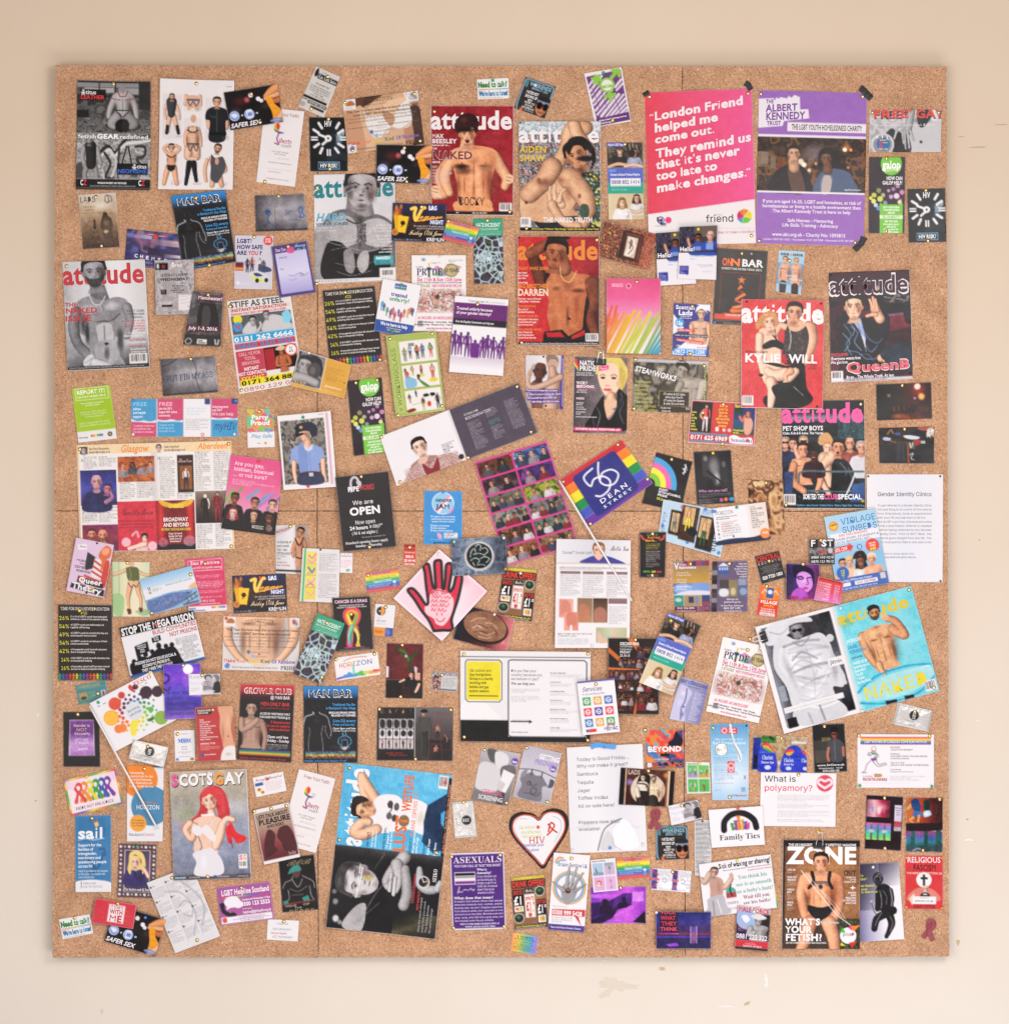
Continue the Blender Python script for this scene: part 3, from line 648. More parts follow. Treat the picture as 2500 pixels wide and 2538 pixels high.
def top(px, py, r=8):
 i, j = int(py / 4), int(px / 4); k = int(r / 4) + 1; return HM_[i - k:i + k + 1, j - k:j + k + 1].max()
def clip(reg, x, y, ang, w, label, pincol=None):            # binder clip: sprung black body, two wire handles
 c = rpt(reg, x, y); z = top(*c, 12) + 1; root = link('binder_clip', None, None, (wx(c[0]), -BY - z * .001, wz(c[1])), label, 'binder clip', 'binder clips holding magazines')
 root.empty_display_size = .02; root.rotation_euler = (0, math.radians(ang), 0)
 hw = w * S / 2; h = w * S * .52; b = MB()
 P = [(-.0035, h * .1), (-.0050, -h * .75), (-.0044, -h), (-.0010, -h), (.004, 0), (-.0022, h * .12)]
 n = len(P)
 for sx in (-1, 1):
  for y_, z_ in P: b.v.append((sx * hw, y_, z_))
 b.f = [[i, (i + 1) % n, n + (i + 1) % n, n + i] for i in range(n)] + [list(range(n))[::-1], [n + i for i in range(n)]]
 link('clamp', b.me('clamp', M['black'], False), root)
 for s_, y_ in ((1, -.0052), (-1, -.0015)):
  b = MB(); q = hw * .55; H = h * 1.5
  b.tube([(-q, y_, -h * .8), (-q * .95, y_ - .001, 0), (-q * .62, y_ - .001, H * .7), (-q * .8, y_ - .001, H * .86), (-q * .55, y_ - .001, H), (q * .55, y_ - .001, H), (q * .8, y_ - .001, H * .86), (q * .62, y_ - .001, H * .7), (q * .95, y_ - .001, 0), (q, y_, -h * .8)], .0009, 6)
  o = link('handle', b.me('handle', M['steel']), root)
  if s_ < 0: o.location = (hw * .12, .002, h * .06)
def tape(reg, pts, w, m, label, cat, z=None):                     # a strip, crumpled a little across its length
 c = [rpt(reg, *q) for q in pts]; P = smooth_pts(c, False, 8); cen = P.mean(0); z = (max(top(*q) for q in c) + .6) if z is None else z; R = random.Random(int(cen[0])); V = []; F = []
 for i, p in enumerate(P):
  t = P[min(i + 1, len(P) - 1)] - P[max(i - 1, 0)]; t = t / np.hypot(*t); nn = np.array([-t[1], t[0]]); ww = w / 2 * R.uniform(.82, 1.1)
  for j in range(5):
   q = p + nn * ww * (j / 2 - 1); h = z + R.uniform(0, 1.6) * (1 if 0 < j < 4 else .3)
   V.append(((q[0] - cen[0]) * S, -h * .001, -(q[1] - cen[1]) * S))
 n = len(P)
 for i in range(n - 1):
  for j in range(4): a = i * 5 + j; F.append((a, a + 1, a + 6, a + 5))
 me = bpy.data.meshes.new('tape_strip'); me.from_pydata(V, [], F); me.materials.append(m)
 for p in me.polygons: p.use_smooth = True
 link('tape_strip', me, None, (wx(cen[0]), -BY, wz(cen[1])), label, cat, 'strips of black tape on poster corners' if m is M['tape'] else None)
def ribbon(reg, x, y, k, ang, label):                   # looped awareness ribbon: one band crossing itself
 c = rpt(reg, x, y); z = top(*c, 14); V = []; F = []; L = [(-20, 34, 1), (-8, 12, 2), (4, -8, 4), (12, -24, 6), (8, -38, 7), (-3, -42, 7), (-11, -32, 6), (-8, -16, 7), (2, 4, 7.5), (14, 22, 5), (24, 36, 2)]
 P = smooth_pts(L, False, 7); q = math.radians(ang)
 for i, p in enumerate(P):
  t = P[min(i + 1, len(P) - 1)][:2] - P[max(i - 1, 0)][:2]; t = t / (np.hypot(*t) + 1e-9); nn = np.array([-t[1], t[0]])
  for j in range(5):
   u = (j / 2 - 1); r = p[:2] + nn * u * 10; r = r * k / 3.17333 ; rr = (r[0] * math.cos(q) - r[1] * math.sin(q), r[0] * math.sin(q) + r[1] * math.cos(q))
   V.append((rr[0] * S, -(z + 1 + p[2] * .8 + .9 * abs(u) * math.sin(i * .4)) * .001, -rr[1] * S))
 for i in range(len(P) - 1):
  for j in range(4): a = i * 5 + j; F.append((a, a + 1, a + 6, a + 5))
 me = bpy.data.meshes.new('awareness_ribbon'); me.from_pydata(V, [], F); me.materials.append(M['ribbon'])
 for p in me.polygons: p.use_smooth = True
 link('awareness_ribbon', me, None, (wx(c[0]), -BY, wz(c[1])), label, 'ribbon', 'looped burgundy ribbons')
def pin_at(reg, x, y, t, short, a=50, b=50):
 c = rpt(reg, x, y); PINQ.append((t, c[0], c[1], short, a, b, top(*c) + .3))
def _art(txt):
 name = None
 for ln in txt.split('\n'):
  if ln.startswith('$'): name = ln[1:].strip(); ART[name] = []
  elif ln.strip() and name: ART[name].append(ln)
_art(r'''
$safersex
R 0 0 100 100 140f12
E 28 30 20 20 5a1c22:80 100
E 40 28 8 = c8605a:90 80
E 48 18 5 = ece2ea 30
E 61 30 5 = efe6ee 30
E 66 36 4.5 = e8dce6 30
E 16 52 16 15 463844:80 100
E 74 50 14 14 50302a:60 100
A d9935f 103,6,9 88,16,8 76,27,5
A e0a070 99,26,5 84,30,4.5 74,33,3.2
A b9693f 101,40,6 92,42,5 84,36,3
C ec9c26 75,36 84,30 90,50 100,68 99,96 84,94 82,68
L 1 b86a14 79,48 88,44
L 1 b86a14 83,62 95,60
L 1 b86a14 85,78 99,77
A e2a678 103,74,6 94,88,6 88,98,5
E 12 65 9.2 = 8fa4dc
J 12 65 8.6 1.4 d8e0f4
C dfe5f6 6,62 12,58 18,64 12,70
K 1.2 5f78c0 7,68 12,74 18,70
E 40 66 9.2 = 8fa4dc
J 40 66 8.6 1.4 d8e0f4
P dfe5f6 34,56 45,54 47,74 36,77
R 37 61 45 71 6f88cc
T 24 62 29 70 d8dcec b +
T 52 62 57 70 d8dcec b =
T 2 84 57 95 e8e4ea ki SAFER SEX
C 6f88cc:80 76,92 86,86 97,88 96,96 84,98
L 1.2 c9d4f0 78,92 95,91
$hivclock
R 0 0 100 100 14161a
E 74 42 18 26 38505e:90 80
E 72 55 34 40 1c2a33:80 100
E 76 34 16 20 7f97a3:95 45
E 90 28 5 8 8da4af 40
E 73 22 18 12 12161a:95 30
E 66 40 8 16 141a20:90 60
L 2 20262a 74,30 84,29
L 2 20262a 74,46 82,46
E 80 34 4 4 b9cbd2:80 90
A 1c262c 52,80,10 78,70,16 104,78,10
T 41 7 60 17 e6e4e6 k HIV
L 6.5 e4e2e4 26,11 34,20
L 6.5 e4e2e4 72,20 80,11
L 6.5 e4e2e4 12,23 25,29
L 6.5 e4e2e4 77,30 90,24
L 4 e4e2e4 6,37 21,37
L 4 e4e2e4 6,41.5 21,41.5
L 4 e4e2e4 83,37 98,37
L 4 e4e2e4 83,41.5 98,41.5
L 6.5 e4e2e4 13,55 25,49
L 6.5 e4e2e4 77,49 90,55
L 6.5 e4e2e4 28,66 34,57
L 6.5 e4e2e4 68,57 76,65
L 4 e4e2e4 47.5,60 47.5,70
L 4 e4e2e4 54,60 54,70
J 50 39 6 6 e8e6e8
L 6 e4e2e4 26,32 44,37
L 6 e4e2e4 47,43 35,50
R 22 82 79 96 6fa6cc
R 24 83.5 77 94.5 15171b
T 27 85.5 74 92.5 ececee k HIV RISK?
$vegas
R 0 0 100 100 1d1420
N 30 30 100 72 11 5 15101a 4a2a20 1b1422 7a5a30
G 0 0 100 42 v 20264f 2c2250:0
E 10 22 11 20 d8641e:85 90
E 6 34 9 18 f0a83c:80 90
E 16 9 3.5 10 e88a3c:80 80
E 7 12 3 11 e8903c:80 80
P e0a91e 3,34 18,30 22,76 6,78
P f2c22c 12,32 31,35 25,79 11,74
E 20 52 4.4 6 2a1c14
L 2 2a1c14 20,52 18,62
E 6 76 6 9 b9682a
J 6 76 5 1.3 f0c060
T 67 5 75 16 e8eaf6 b LA
R 66 4 84 17 3a4ea4:90
T 67.5 5 82.5 15.5 f0eef4 k LAS
K 7 f3a82c 35,15 43,12 41,28 44,44 55,14 60,11
K 7 fad25c 35,14 43,11 41,27 44,43 55,13 60,10
T 50 24 86 39 f8d27c ci egas
T 50.3 24.6 86.3 39.6 f29a22 ci egas
L 3.6 f6b83c 47,45 92,34
R 69 41 97 54 3a4ea4:90
T 71 42.5 95 52.5 f0eef4 k NIGHT
T 40 57 97 61 d8d0d0 r TRY YOUR LUCK AT THE KREMLIN KASINO
T 46 63 97 67 d8d0d0 r PLUS GUTZY GLAMOUR LIVE ON STAGE!
T 31 70 94 82 f2d8a4 ci Friday 17th June
Z 5 93 60 97 1 c9c4cc:90
R 3 93 6 97.5 3f62b8
R 28 93 31 97.5 6aa6dc
T 65 89 98 97.5 eceaf0 k KREMLIN
$hate
G 0 0 100 100 v 3c3242 2a2430
R 0 0 100 27 389c7a
T 9 7 91 13 eaf2ee b90 HATE INCIDENT
T 9 15 84 18 d4ebe0 b PRACTICAL ACTION SCHEME
L 1.1 cfe8dc 8,20.5 94,20.5
T 14 23 92 25 c6e4d8 r A GUIDE TO SUPPORTING VICTIMS
E 20 45 20 12 5a5666:60 100
E 55 55 16 10 3a4a3c:60 100
E 55 83 14 8 5e6e50:60 100
N 0 27 100 100 14 5 2c2430 453a50 302a30 4a5244
V 0 27 100 100 130 50 62 4 c6e0e4
E 50 62 9 3 d8ecec:80 80
R 0 0 100 27 389c7a
T 9 7 91 13 eaf2ee b90 HATE INCIDENT
T 9 15 84 18 d4ebe0 b PRACTICAL ACTION SCHEME
L 1.1 cfe8dc 8,20.5 94,20.5
T 14 23 92 25 c6e4d8 r A GUIDE TO SUPPORTING VICTIMS
$rainbow
S 0 0 100 100 v d85c50 e07a44 f0a838 f2dc3c d8dc3c 6cb848 3a9c58 4a9cbe 3a72be 4a5cb0 8a4a90 c8504c d8403c
T 22 6 76 15 7a60b8 k RAINBOW HELPLINE
Z 10 26 90 42 2 5a8048:80 c
T 22 44 76 55 c8e0ee k Telephone 0113 2440762
Z 8 63 74 79 2 cde2f4:80
E 84 62 4 = d8eaf6
P dceaf6 80,60 89,58 86,70
E 84 79 5 = 4aa4d8
$tie
R 0 0 100 100 3b3635
T 5 3.5 95 7.5 e8e4e2 r TIME FOR INCLUSIVE EDUCATION
T 5 3.5 8 7.5 ddd04a b T
T 32.5 3.5 34 7.5 ddd04a b I
T 62 3.5 65 7.5 ddd04a b E
T 42 9.5 54 13 ddd04a r #TIE
T 2 15.5 21 20.5 e0d848 r 26%
T 2 26.3 21 31.3 e0d848 r 54%
T 2 37.1 21 42.1 e0d848 r 49%
T 2 47.9 21 52.9 e0d848 r 54%
T 2 58.7 21 63.7 e0d848 r 42%
T 5 70 21 75 e0d848 r 14%
T 5 81 21 86 e0d848 r 16%
TL 23 14.6 3.4 ddd8d4 b84 (1 in 4) of LGBTI+ youth have attempted|suicide as a result of homophobic bullying
TL 23 25.4 3.4 ddd8d4 b84 of LGBTI+ youth are deliberately and|regularly self harming
TL 23 36.2 3.4 ddd8d4 b84 of LGBTI+ youth do not feel that they are|achieving their best at school
TL 23 47 3.4 ddd8d4 b84 of LGBTI+ youth do not feel part of their|school communities
TL 23 57.8 3.4 ddd8d4 b84 of transgender youth have left education|due to transphobic bullying
TL 23 69.2 3.4 ddd8d4 b84 of all LGBTI+ youth have left education due|to homophobic bullying
TL 23 80.2 3.4 ddd8d4 b84 of secondary school staff have been trained|on how to tackle homophobic bullying
$pride
R 0 0 100 100 ebe6e6
E 22 6 5 3 5a7ec0:70 50
Z 36 9 54 12 2 7a7478:80
Z 68 6 94 10 2 6a6468:70
C c06a9a:70 38,22 46,14 60,18 76,13 92,16 74,19 60,25 46,20
C 6ab85a:70 40,26 50,20 66,20 90,18 70,23 54,28
C 8a70c0:60 44,24 58,22 74,22 66,27 52,27
T 8 14.5 22 16.5 4a4468 r BLACKPOOL
T 9 17.5 28 26.5 2e2a5a s PR
T 37 17.5 57 26.5 2e2a5a s DE
L 5 34462e 32,28 32,17
L 3 c8b030 32,17 32,11
L 7 34406a 29.5,18 34.5,18
T 10 27 19 29 4a4468 r 2016
E 73 20 12.5 = 8a7a54
E 73 20 10.5 = c0ae82
T 60 17.5 88 22.5 3a3020 b 10 YEARS
Z 65 11 82 14 1 5a4e30:60
T 10 29.7 92 34 dc4888 k Sat 11th & Sun 12th June
T 10 35 92 37 4a464c b IN THE WINTER GARDENS AND ST. JOHN'S SQUARE
T 10 38.4 34 42 a89a5c k 5 STAGES
T 37 38.6 92 42 dc4888 k VARIETY OF ENTERTAINMENT OVER 2 DAYS
G 2 43 98 76 v e0dcde c9b8ba d6ccd0
N 8 44 92 76 9 31 e2dedf c08a86 d8d0d0 b04a48 9a9a7e e4dede d9c2c4
E 46 60 10 8 c9a090:80 60
E 47 55 6 4.5 3c2a2a:80 60
E 24 52 9 6 d8b6a8:80 70
E 76 50 9 6 8a4a48:70 80
E 80 68 8 6 e0a8b0:70 70
E 20 70 9 5 b8605c:60 80
E 50 68 5 4 6ab47a:60 80
G 0 40 100 50 v ebe6e6:80 ebe6e6:0
G 0 70 100 79 v ebe6e6:0 ebe6e6
T 10 80.5 74 84 dc4888 ki ALL INCLUDED...NO ONE EXCLUDED!
R 10 86.5 20 94 a49ea0
TC 50 86.5 3.4 3c3658 k78 LGBT Information - Market Stalls - Over 18 Area|Youth & Family Area - Women's Area - Mobility Walking Parade
T 26 94.5 76 97 cc5a92 k www.blackpoolpridefest.com
$galop
R 0 0 100 100 2a2028
E 62 9 29 15 74c13c
T 38 5 88 15 f2f4ee k galop
L 1.4 eef4e8 44,14.5 84,12 85,17 45,19.5 44,14.5
T 48 14 81 18 eef4e8 b/-1.5 .ORG.UK
T 49 25.5 93 30 eae6ea k HOW CAN
T 38 31.5 93 36 eae6ea k GALOP HELP?
E 50 47 60 16 43283e:80 100
E 80 38 7 = e0a0d8:75 15
E 68 42 6.5 = d890d0:75 15
E 92 46 8 = e890c0:85 12
E 55 44 5.5 = d4c8e8:75 15
E 62 52 7 = dfb6ea:85 10
E 77 51 9 = f2dcf4:90 8
E 88 56 6 = c850a0:80 15
E 40 50 7 = c8d49a:80 10
E 28 44 8 = 9cb060:75 15
E 15 50 8 = d6e04c:85 10
E 32 55 9 = dfe85e:90 8
E 14 58 8 = ecf07c:90 8
E 6 54 6 = f0e650:90 10
E 46 60 7 = a0c8d8:70 20
E 20 63 7 = cfe6f2:90 8
E 28 67 8 = 7898e0:85 10
E 86 59 7 = f0ecb0:90 8
E 50 66 8 = 3e68a8:60 50
R 31 62 95 100 77c043
E 34 62 4 = 77c043
E 91 62 4 = 77c043
TC 63 64.5 3.6 e8f4dc k88 HOMOPHOBIA|TRANSPHOBIA|ABUSE
R 31 76 95 80.5 e4efd8
T 38 76.7 87 79.7 6fae3e k TELL US ABOUT IT
TC 63 83 3.4 f0f8ea k80 020 7704 2040|www.galop.org.uk|making life|safe, just and fair|for LGBT people
$helpline
N 0 0 100 33 20 4 2a2420 4a3c34 221e1c 6a5a4c
L 5 6a5c50 0,10 20,12
L 2 b8aa98 62,2 66,14
L 2 b8aa98 72,2 76,15
L 2 b8aa98 82,3 87,18
U 36 11 4.6 e4b698 4a3424 sb 26242a
E 36 7.2 11 2.6 4a3828
U 76 13 4.6 c09478 2a1c18 l 9aa2c0
E 70 14 9 5 2a1c18
A d8a888 4,32,5 28,28,5 52,29,4.5
A e0b498 50,31,5 76,29,5 100,32,4
R 0 0 52 5.5 5560b8
T 3 1.4 49 4.2 dfe2f4 k Help for LGBT People
R 0 33 100 53 5a66bc
R 4 35 24 38 6a9ad8
T 8 40 90 43 e4e6f6 k Domestic & Sexual Violence Helpline
R 0 53 100 66.5 30a08a
R 8 46.5 92 57 e8e6ec
T 11 49 89 53.8 55548c b 0808 802 1414
L 1 b0aec0 12,56 88,56
Z 10 60 92 62.5 1 c4e8dc:90
G 0 66.5 100 100 h d9c6a2 c9b48e
U 80 73 4.8 d8a68a 2c201c l d8d6d6
A dcb498 58,88,4 78,91,4.5 98,88,4
U 39 78 5.6 e8c4a8 8a6238 lf e6e2e0
E 51 93 4.4 = ecebe8
$horizona
T 33 4 66 11 5a4238 l HORIZON
Z 26 14 72 17 1 6a5048:70
T 4 22 98 26.5 4c3832 b This Year Horizon sees the re-launch of it's New
T 12 29 88 33.5 4c3832 b Look LGB&T Services across Blackpool
T 2 36 96 39.5 7a645a r Horizon is striving to bring you a new, forward thinking, friendly,
T 4 42 92 45.5 7a645a r and inclusive network of projects and events aimed at and developed
T 44 48 56 51 7a645a r by you.
T 2 53.5 96 56.5 6a544c r If you want to be part of a dynamic, expanding team of passionate and motivated volunteers
Z 40 59 62 61 1 7a645a:70
R 32 62.5 36 68.5 4a66a8
T 37 64 62 67 8a6a78 r facebook.com/horizon
R 38 70.5 42 76 7ab0dc
T 43 72 58 75 8a6a78 r @horizon
T 2 79 17 85.5 d84a48 k Make
T 19 79 31.5 85.5 e08a60 k Your
T 34 79 47 85.5 dfc33a k Own
T 50 79 62 85.5 4a7a48 k Kind
T 64.5 79 71 85.5 5a72b4 k Of
T 73 79 95 85.5 7a62b0 k Rainbow
T 13 92.5 72 96 5c4a48 r Proud Sponsors Of Blackpool Pride 2015
T 76 90 96 97.5 3c2e30 s PRIDE
$manbar
R 0 0 100 100 131317
G 0 0 100 18 v 2f8cd0 1f6cae 131a28
T 8.5 5 89 14.5 ece9ea h MAN BAR
T 9.5 5.6 88 13.9 1a1a1e b MAN BAR
E 25 70 30 30 1c1c20:50 100
E 24 28 6.4 = 8e8c92:85 40
E 24 28.4 5.6 7 17171a 15
A 131317 24,31,5 24,37,6 24,40,8
K 2.6 cfccd2:85 17,34 19,36 11,38 4,40 1,46 0,50
K 2.4 bcb8be:80 29,34 31,36 39,38 45,42 48,50 51,58 50,65
K 1.8 a8a4aa:75 41,52 40,56 42,62 46,67 49,68
K 1.8 a8a4aa:70 10,54 12,60 10,68 9,84
K 1.8 b4b0b6:70 36,52 33,62 35,72 36,84
K 1.2 77747a:60 20,38 24,40 30,39
E 24 45 11 5 2c2c31:80 100
TR 96 22.5 4.6 3f9fe0 b82 Traditional Gay Bar|in Blackpool's Gay village
TR 96 33.5 3.6 e6e4e8 k80 REGULAR DRINKS OFFERS|RELAXED ATMOSPHERE
T 54 43.5 96 47 3f9fe0 b Live DJ every
T 54 49 94 51.6 3f9fe0 b Friday and Saturday
T 54 54 96 56.4 e6e4e8 b Open 8pm until late
T 54 57.4 96 59.2 d6d4d8 b Thursday through to Sunday
K 2 4f9fc6 72,62 74,65 66,68 64,74 70,78 67,80
K 2 4f9fc6 78,62 79,65 86,68 88,74 82,78 85,80
J 75 62.5 3.6 1.6 4f9fc6
K 1.6 4f9fc6 70,70 71,76 69,82
K 1.6 4f9fc6 82,70 81,76 82,82
P c9c2c4 69,79 82,79 79,82.5 76,83.5 71,82.5
T 71 69 80 71 5a8ad0 b MAN
R 75 66 77 67.5 c83838
E 60 80 22 5 33323c:60 100
G 4 84.5 96 95 v 2a2c6a:0 4a50b0:80 38a070:80 d8cc40:90 e06a30:90 8a2420:40 8a2420:0
N 4 84.5 96 95 5 9 14141a:30 ffffff:10
T 2 96.4 80 98.4 3f9fe0 b MAN BAR - 22 Dickson Road - Blackpool - FY1 2AT
$liberty
R 0 0 100 100 e8e2e3
T 18 5 88 9.5 a8605c r Free Your Faith
C e89a30 34,20 30,25 36,30 42,27
C d8cc40 30,23 30,29 38,30
C 5ab050 30,27 34,31 42,30
C 5a5aa8 32,29 42,30 56,31 44,33
C d84a3a 36,19 44,22 42,28 36,26
K 3 8a3a70 44,31 40,40 46,47 36,46
T 46 38.5 78 45 a84a6a s iberty
T 52 46.5 78 50 8a8088 r CHURCH
TC 52 56 3 908488 r For LGBT People|and Friends
Z 34 64 86 67 1 a89a9e:60 c
T 24 70.5 84 72.5 a88a90 r www.libertychurchblackpool.org.uk
L .8 c8bcc0 22,80 88,80
T 28 83 60 85 a88a90 r Tel No. 07811122777
T 24 92 82 94 a88a90 r info@libertychurch.org.uk
$need
R 0 0 100 100 e9e6e8
T 3 15 95 42 16301c h Need to talk?
T 4.5 17 93.5 40 3aa648 b Need to talk?
G 4 50 97 54 h dc5078 e08040 9cc040 4aa0c0 8a60b0
T 5 60 97 84 183048 h We're here to listen!
T 6.5 62 95.5 82 48a4e0 b We're here to listen!
Z 6 90 96 97 1 77727a:70
$weekends
R 0 0 100 100 332e2e
K 3 86b4d0 8,96 4,80 4,20 8,5 20,4 80,4 92,5 96,14 96,50
R 8 8 16 28 4f8a8c
T 21 9 90 20 8fb4c6 k WEEKENDS
T 31 22 83 29 8fb4c6 b BRING IT ON!
TC 38 36 12 e6e2e2 k56 MATES NOT|SHOWN UP|YET?
TC 40 68 8 d8d4d4 k50 BRILLIANT, YOU|MAY AS WELL|GIVE SLIPPERS A GO
R 17 90 26 99 e06a3a
T 30 92 60 95 cfcaca b TURN OVER TO PLAY
C c07a58 62,60 96,60 94,84 80,98 64,86
C b86a4a 62,62 70,58 90,56 98,62 96,74 64,78
R 60 52 98 58 7a9cb8
C 2a2426 62,52 66,40 94,40 97,52
E 71 68 9 11 120e10
E 90 68 8 11 120e10
L 3 120e10 60,64 98,64
K 2 5a3020 72,86 80,88 90,85
$drink
R 0 0 100 100 8a5e44
E 70 45 40 40 b08a60:60 100
G 4 1 96 7 h d0b83a e0cc50
T 5 1.4 95 6.5 1e1616 h MONDAY TO WEDNESDAY
T 6 2 94 6 e8d850 k MONDAY TO WEDNESDAY
R 3 7.5 97 22 241e1c
T 5 9.5 95 20 e0403a k DRINK OFFERS
R 3 25 34 69 1e1a1a
T 6 27 31 34 dc3c34 k SHOTS
T 6 38 32 53 eeeaea h £1
R 6 56 32 67 e8e4e2
P dc4438 10,58 20,60 18,64 10,63
P 4aa03a 20,58 29,59 26,65
E 22 62 4 3 e8d03a
R 37 24 65 33 1a1818
T 39 25 63 31 ece8e8 ci Chellie's
E 81 31 14 9.5 d8d0c8
E 81 31 12 8 1a2a20
E 80 29 8 5 3a8a50:80 80
R 37 35 65 79 e6e0dc
T 39 40 63 46 cc3a40 k SPIRITS
T 40 50 56 65 d03840 h £1
T 58 50 64 55 d03840 k .50
T 42 66 62 68 c06060 r INCLUDING MIXER
E 50 74 5 4 c84a44
R 70 46 97 92 1e1a1a
T 72 48 95 54 dc3c34 k BOTTLES
T 72 57 90 72 eeeaea h £1
T 90 57 97 62 eeeaea k .50
R 72 76 94 90 e8e4e2
E 80 83 4 5 d8a848
E 87 83 4 5 c88a38
E 17 79 15 9.5 d8d0c8
E 17 79 13 8 1a2a20
E 16 77 8 5 4a8a50:80 80
R 3 92.5 97 99 242020
T 6 93.3 94 96 e0d050 k www.ChellieEdinburgh.Co.Uk
T 6 96.7 90 98.5 c9c4c0 b Formerly known as Planet Edinburgh
$lovesex
R 0 0 100 100 e4e1e6
T 2 6 52 22 8a98cc l #LoveSex
T 4 36 36 50 d6d6ea k Rapid
T 40 34 76 56 b8b4bc h testing
Z 6 64 34 84 3 a49eaa:60
R 38 0 100 100 cfcbd0:0
G 42 0 100 100 h e4e1e6:0 b8b4ba cdc8ce
C 2c2a2e 50,12 58,4 70,6 74,20 68,30 54,28
C b8aeb2 56,14 68,12 72,24 68,38 58,36
C 8a8288 48,40 60,34 72,44 74,80 46,82
C 7a757a 78,10 90,4 98,14 97,32 84,34
C c9c0c4 76,18 82,14 86,28 82,36 76,30
C 26242a 82,42 96,36 100,50 100,90 76,90 78,60
C d8d4da:80 44,84 62,76 82,82 70,98 42,98
$mosaicfoot
T 52 91 74 94.5 e6dcd8 r MOS/\IC
Z 52 96 74 97 1 c8bcb8:70
J 84 93 4 1.5 b8a8a0
J 84 93 2.4 1.3 c86a40
$sachet
R 0 0 100 100 cfccca
R 0 0 5 100 bcb9b6
R 95 0 100 100 bcb9b6
L 1 9a9896 5,4 5,96
L 1 9a9896 95,4 95,96
E 52 40 13 = 1e1c1d
TC 52 29 10 e4e2e2 k60 BOYS|OWN|LUBE
Z 28 66 80 72 1 6a6868:80
T 44 82 50 90 5a5858 r CE
Z 54 82 66 88 1 6a6868:80
''')
# the row of paper-doll people along the foot of the statistics posters
def _dolls():
 L = []; cs = ['3aa06a', '4a6ab8', '7a4a9a', 'd8504a', 'e07a3a', 'd8d04a', '3a9a7a', '5a6ac0', '9a4a9a', 'd84a50', 'e0803a', 'dcd44a', '4aa06a', '4a6ab8', '8a4a8a', 'd8603c']
 for i, c in enumerate(cs):
  x = 3 + i * 6.27
  L += [f'E {x:.1f} 91.5 1.3 = {c}', f'L 3.4 {c} {x:.1f},92.5 {x:.1f},96', f'L 1.8 {c} {x-2.6:.1f},93.6 {x:.1f},93.2 {x+2.6:.1f},93.6']
  L += [f'P {c} {x-2.2:.1f},97.4 {x:.1f},94 {x+2.2:.1f},97.4' if i % 2 else f'L 1.9 {c} {x-1.6:.1f},99 {x:.1f},95.6 {x+1.6:.1f},99', f'L 1.6 {c} {x-1:.1f},99 {x-.8:.1f},96 {x+.8:.1f},96 {x+1:.1f},99']
 return L
ART['tie'] += _dolls()
ART['wall1'] = ['G 0 0 100 100 v 565257 7c7a80 8a868a 4a464c', 'E 60 45 50 45 a8a4aa:70 100', 'N 0 0 100 100 40 3 6a666c:30 b0acb0 8a868c', 'G 0 0 30 100 h 3a363c:70 3a363c:0', 'R 0 94 100 100 2e2a2e:70']
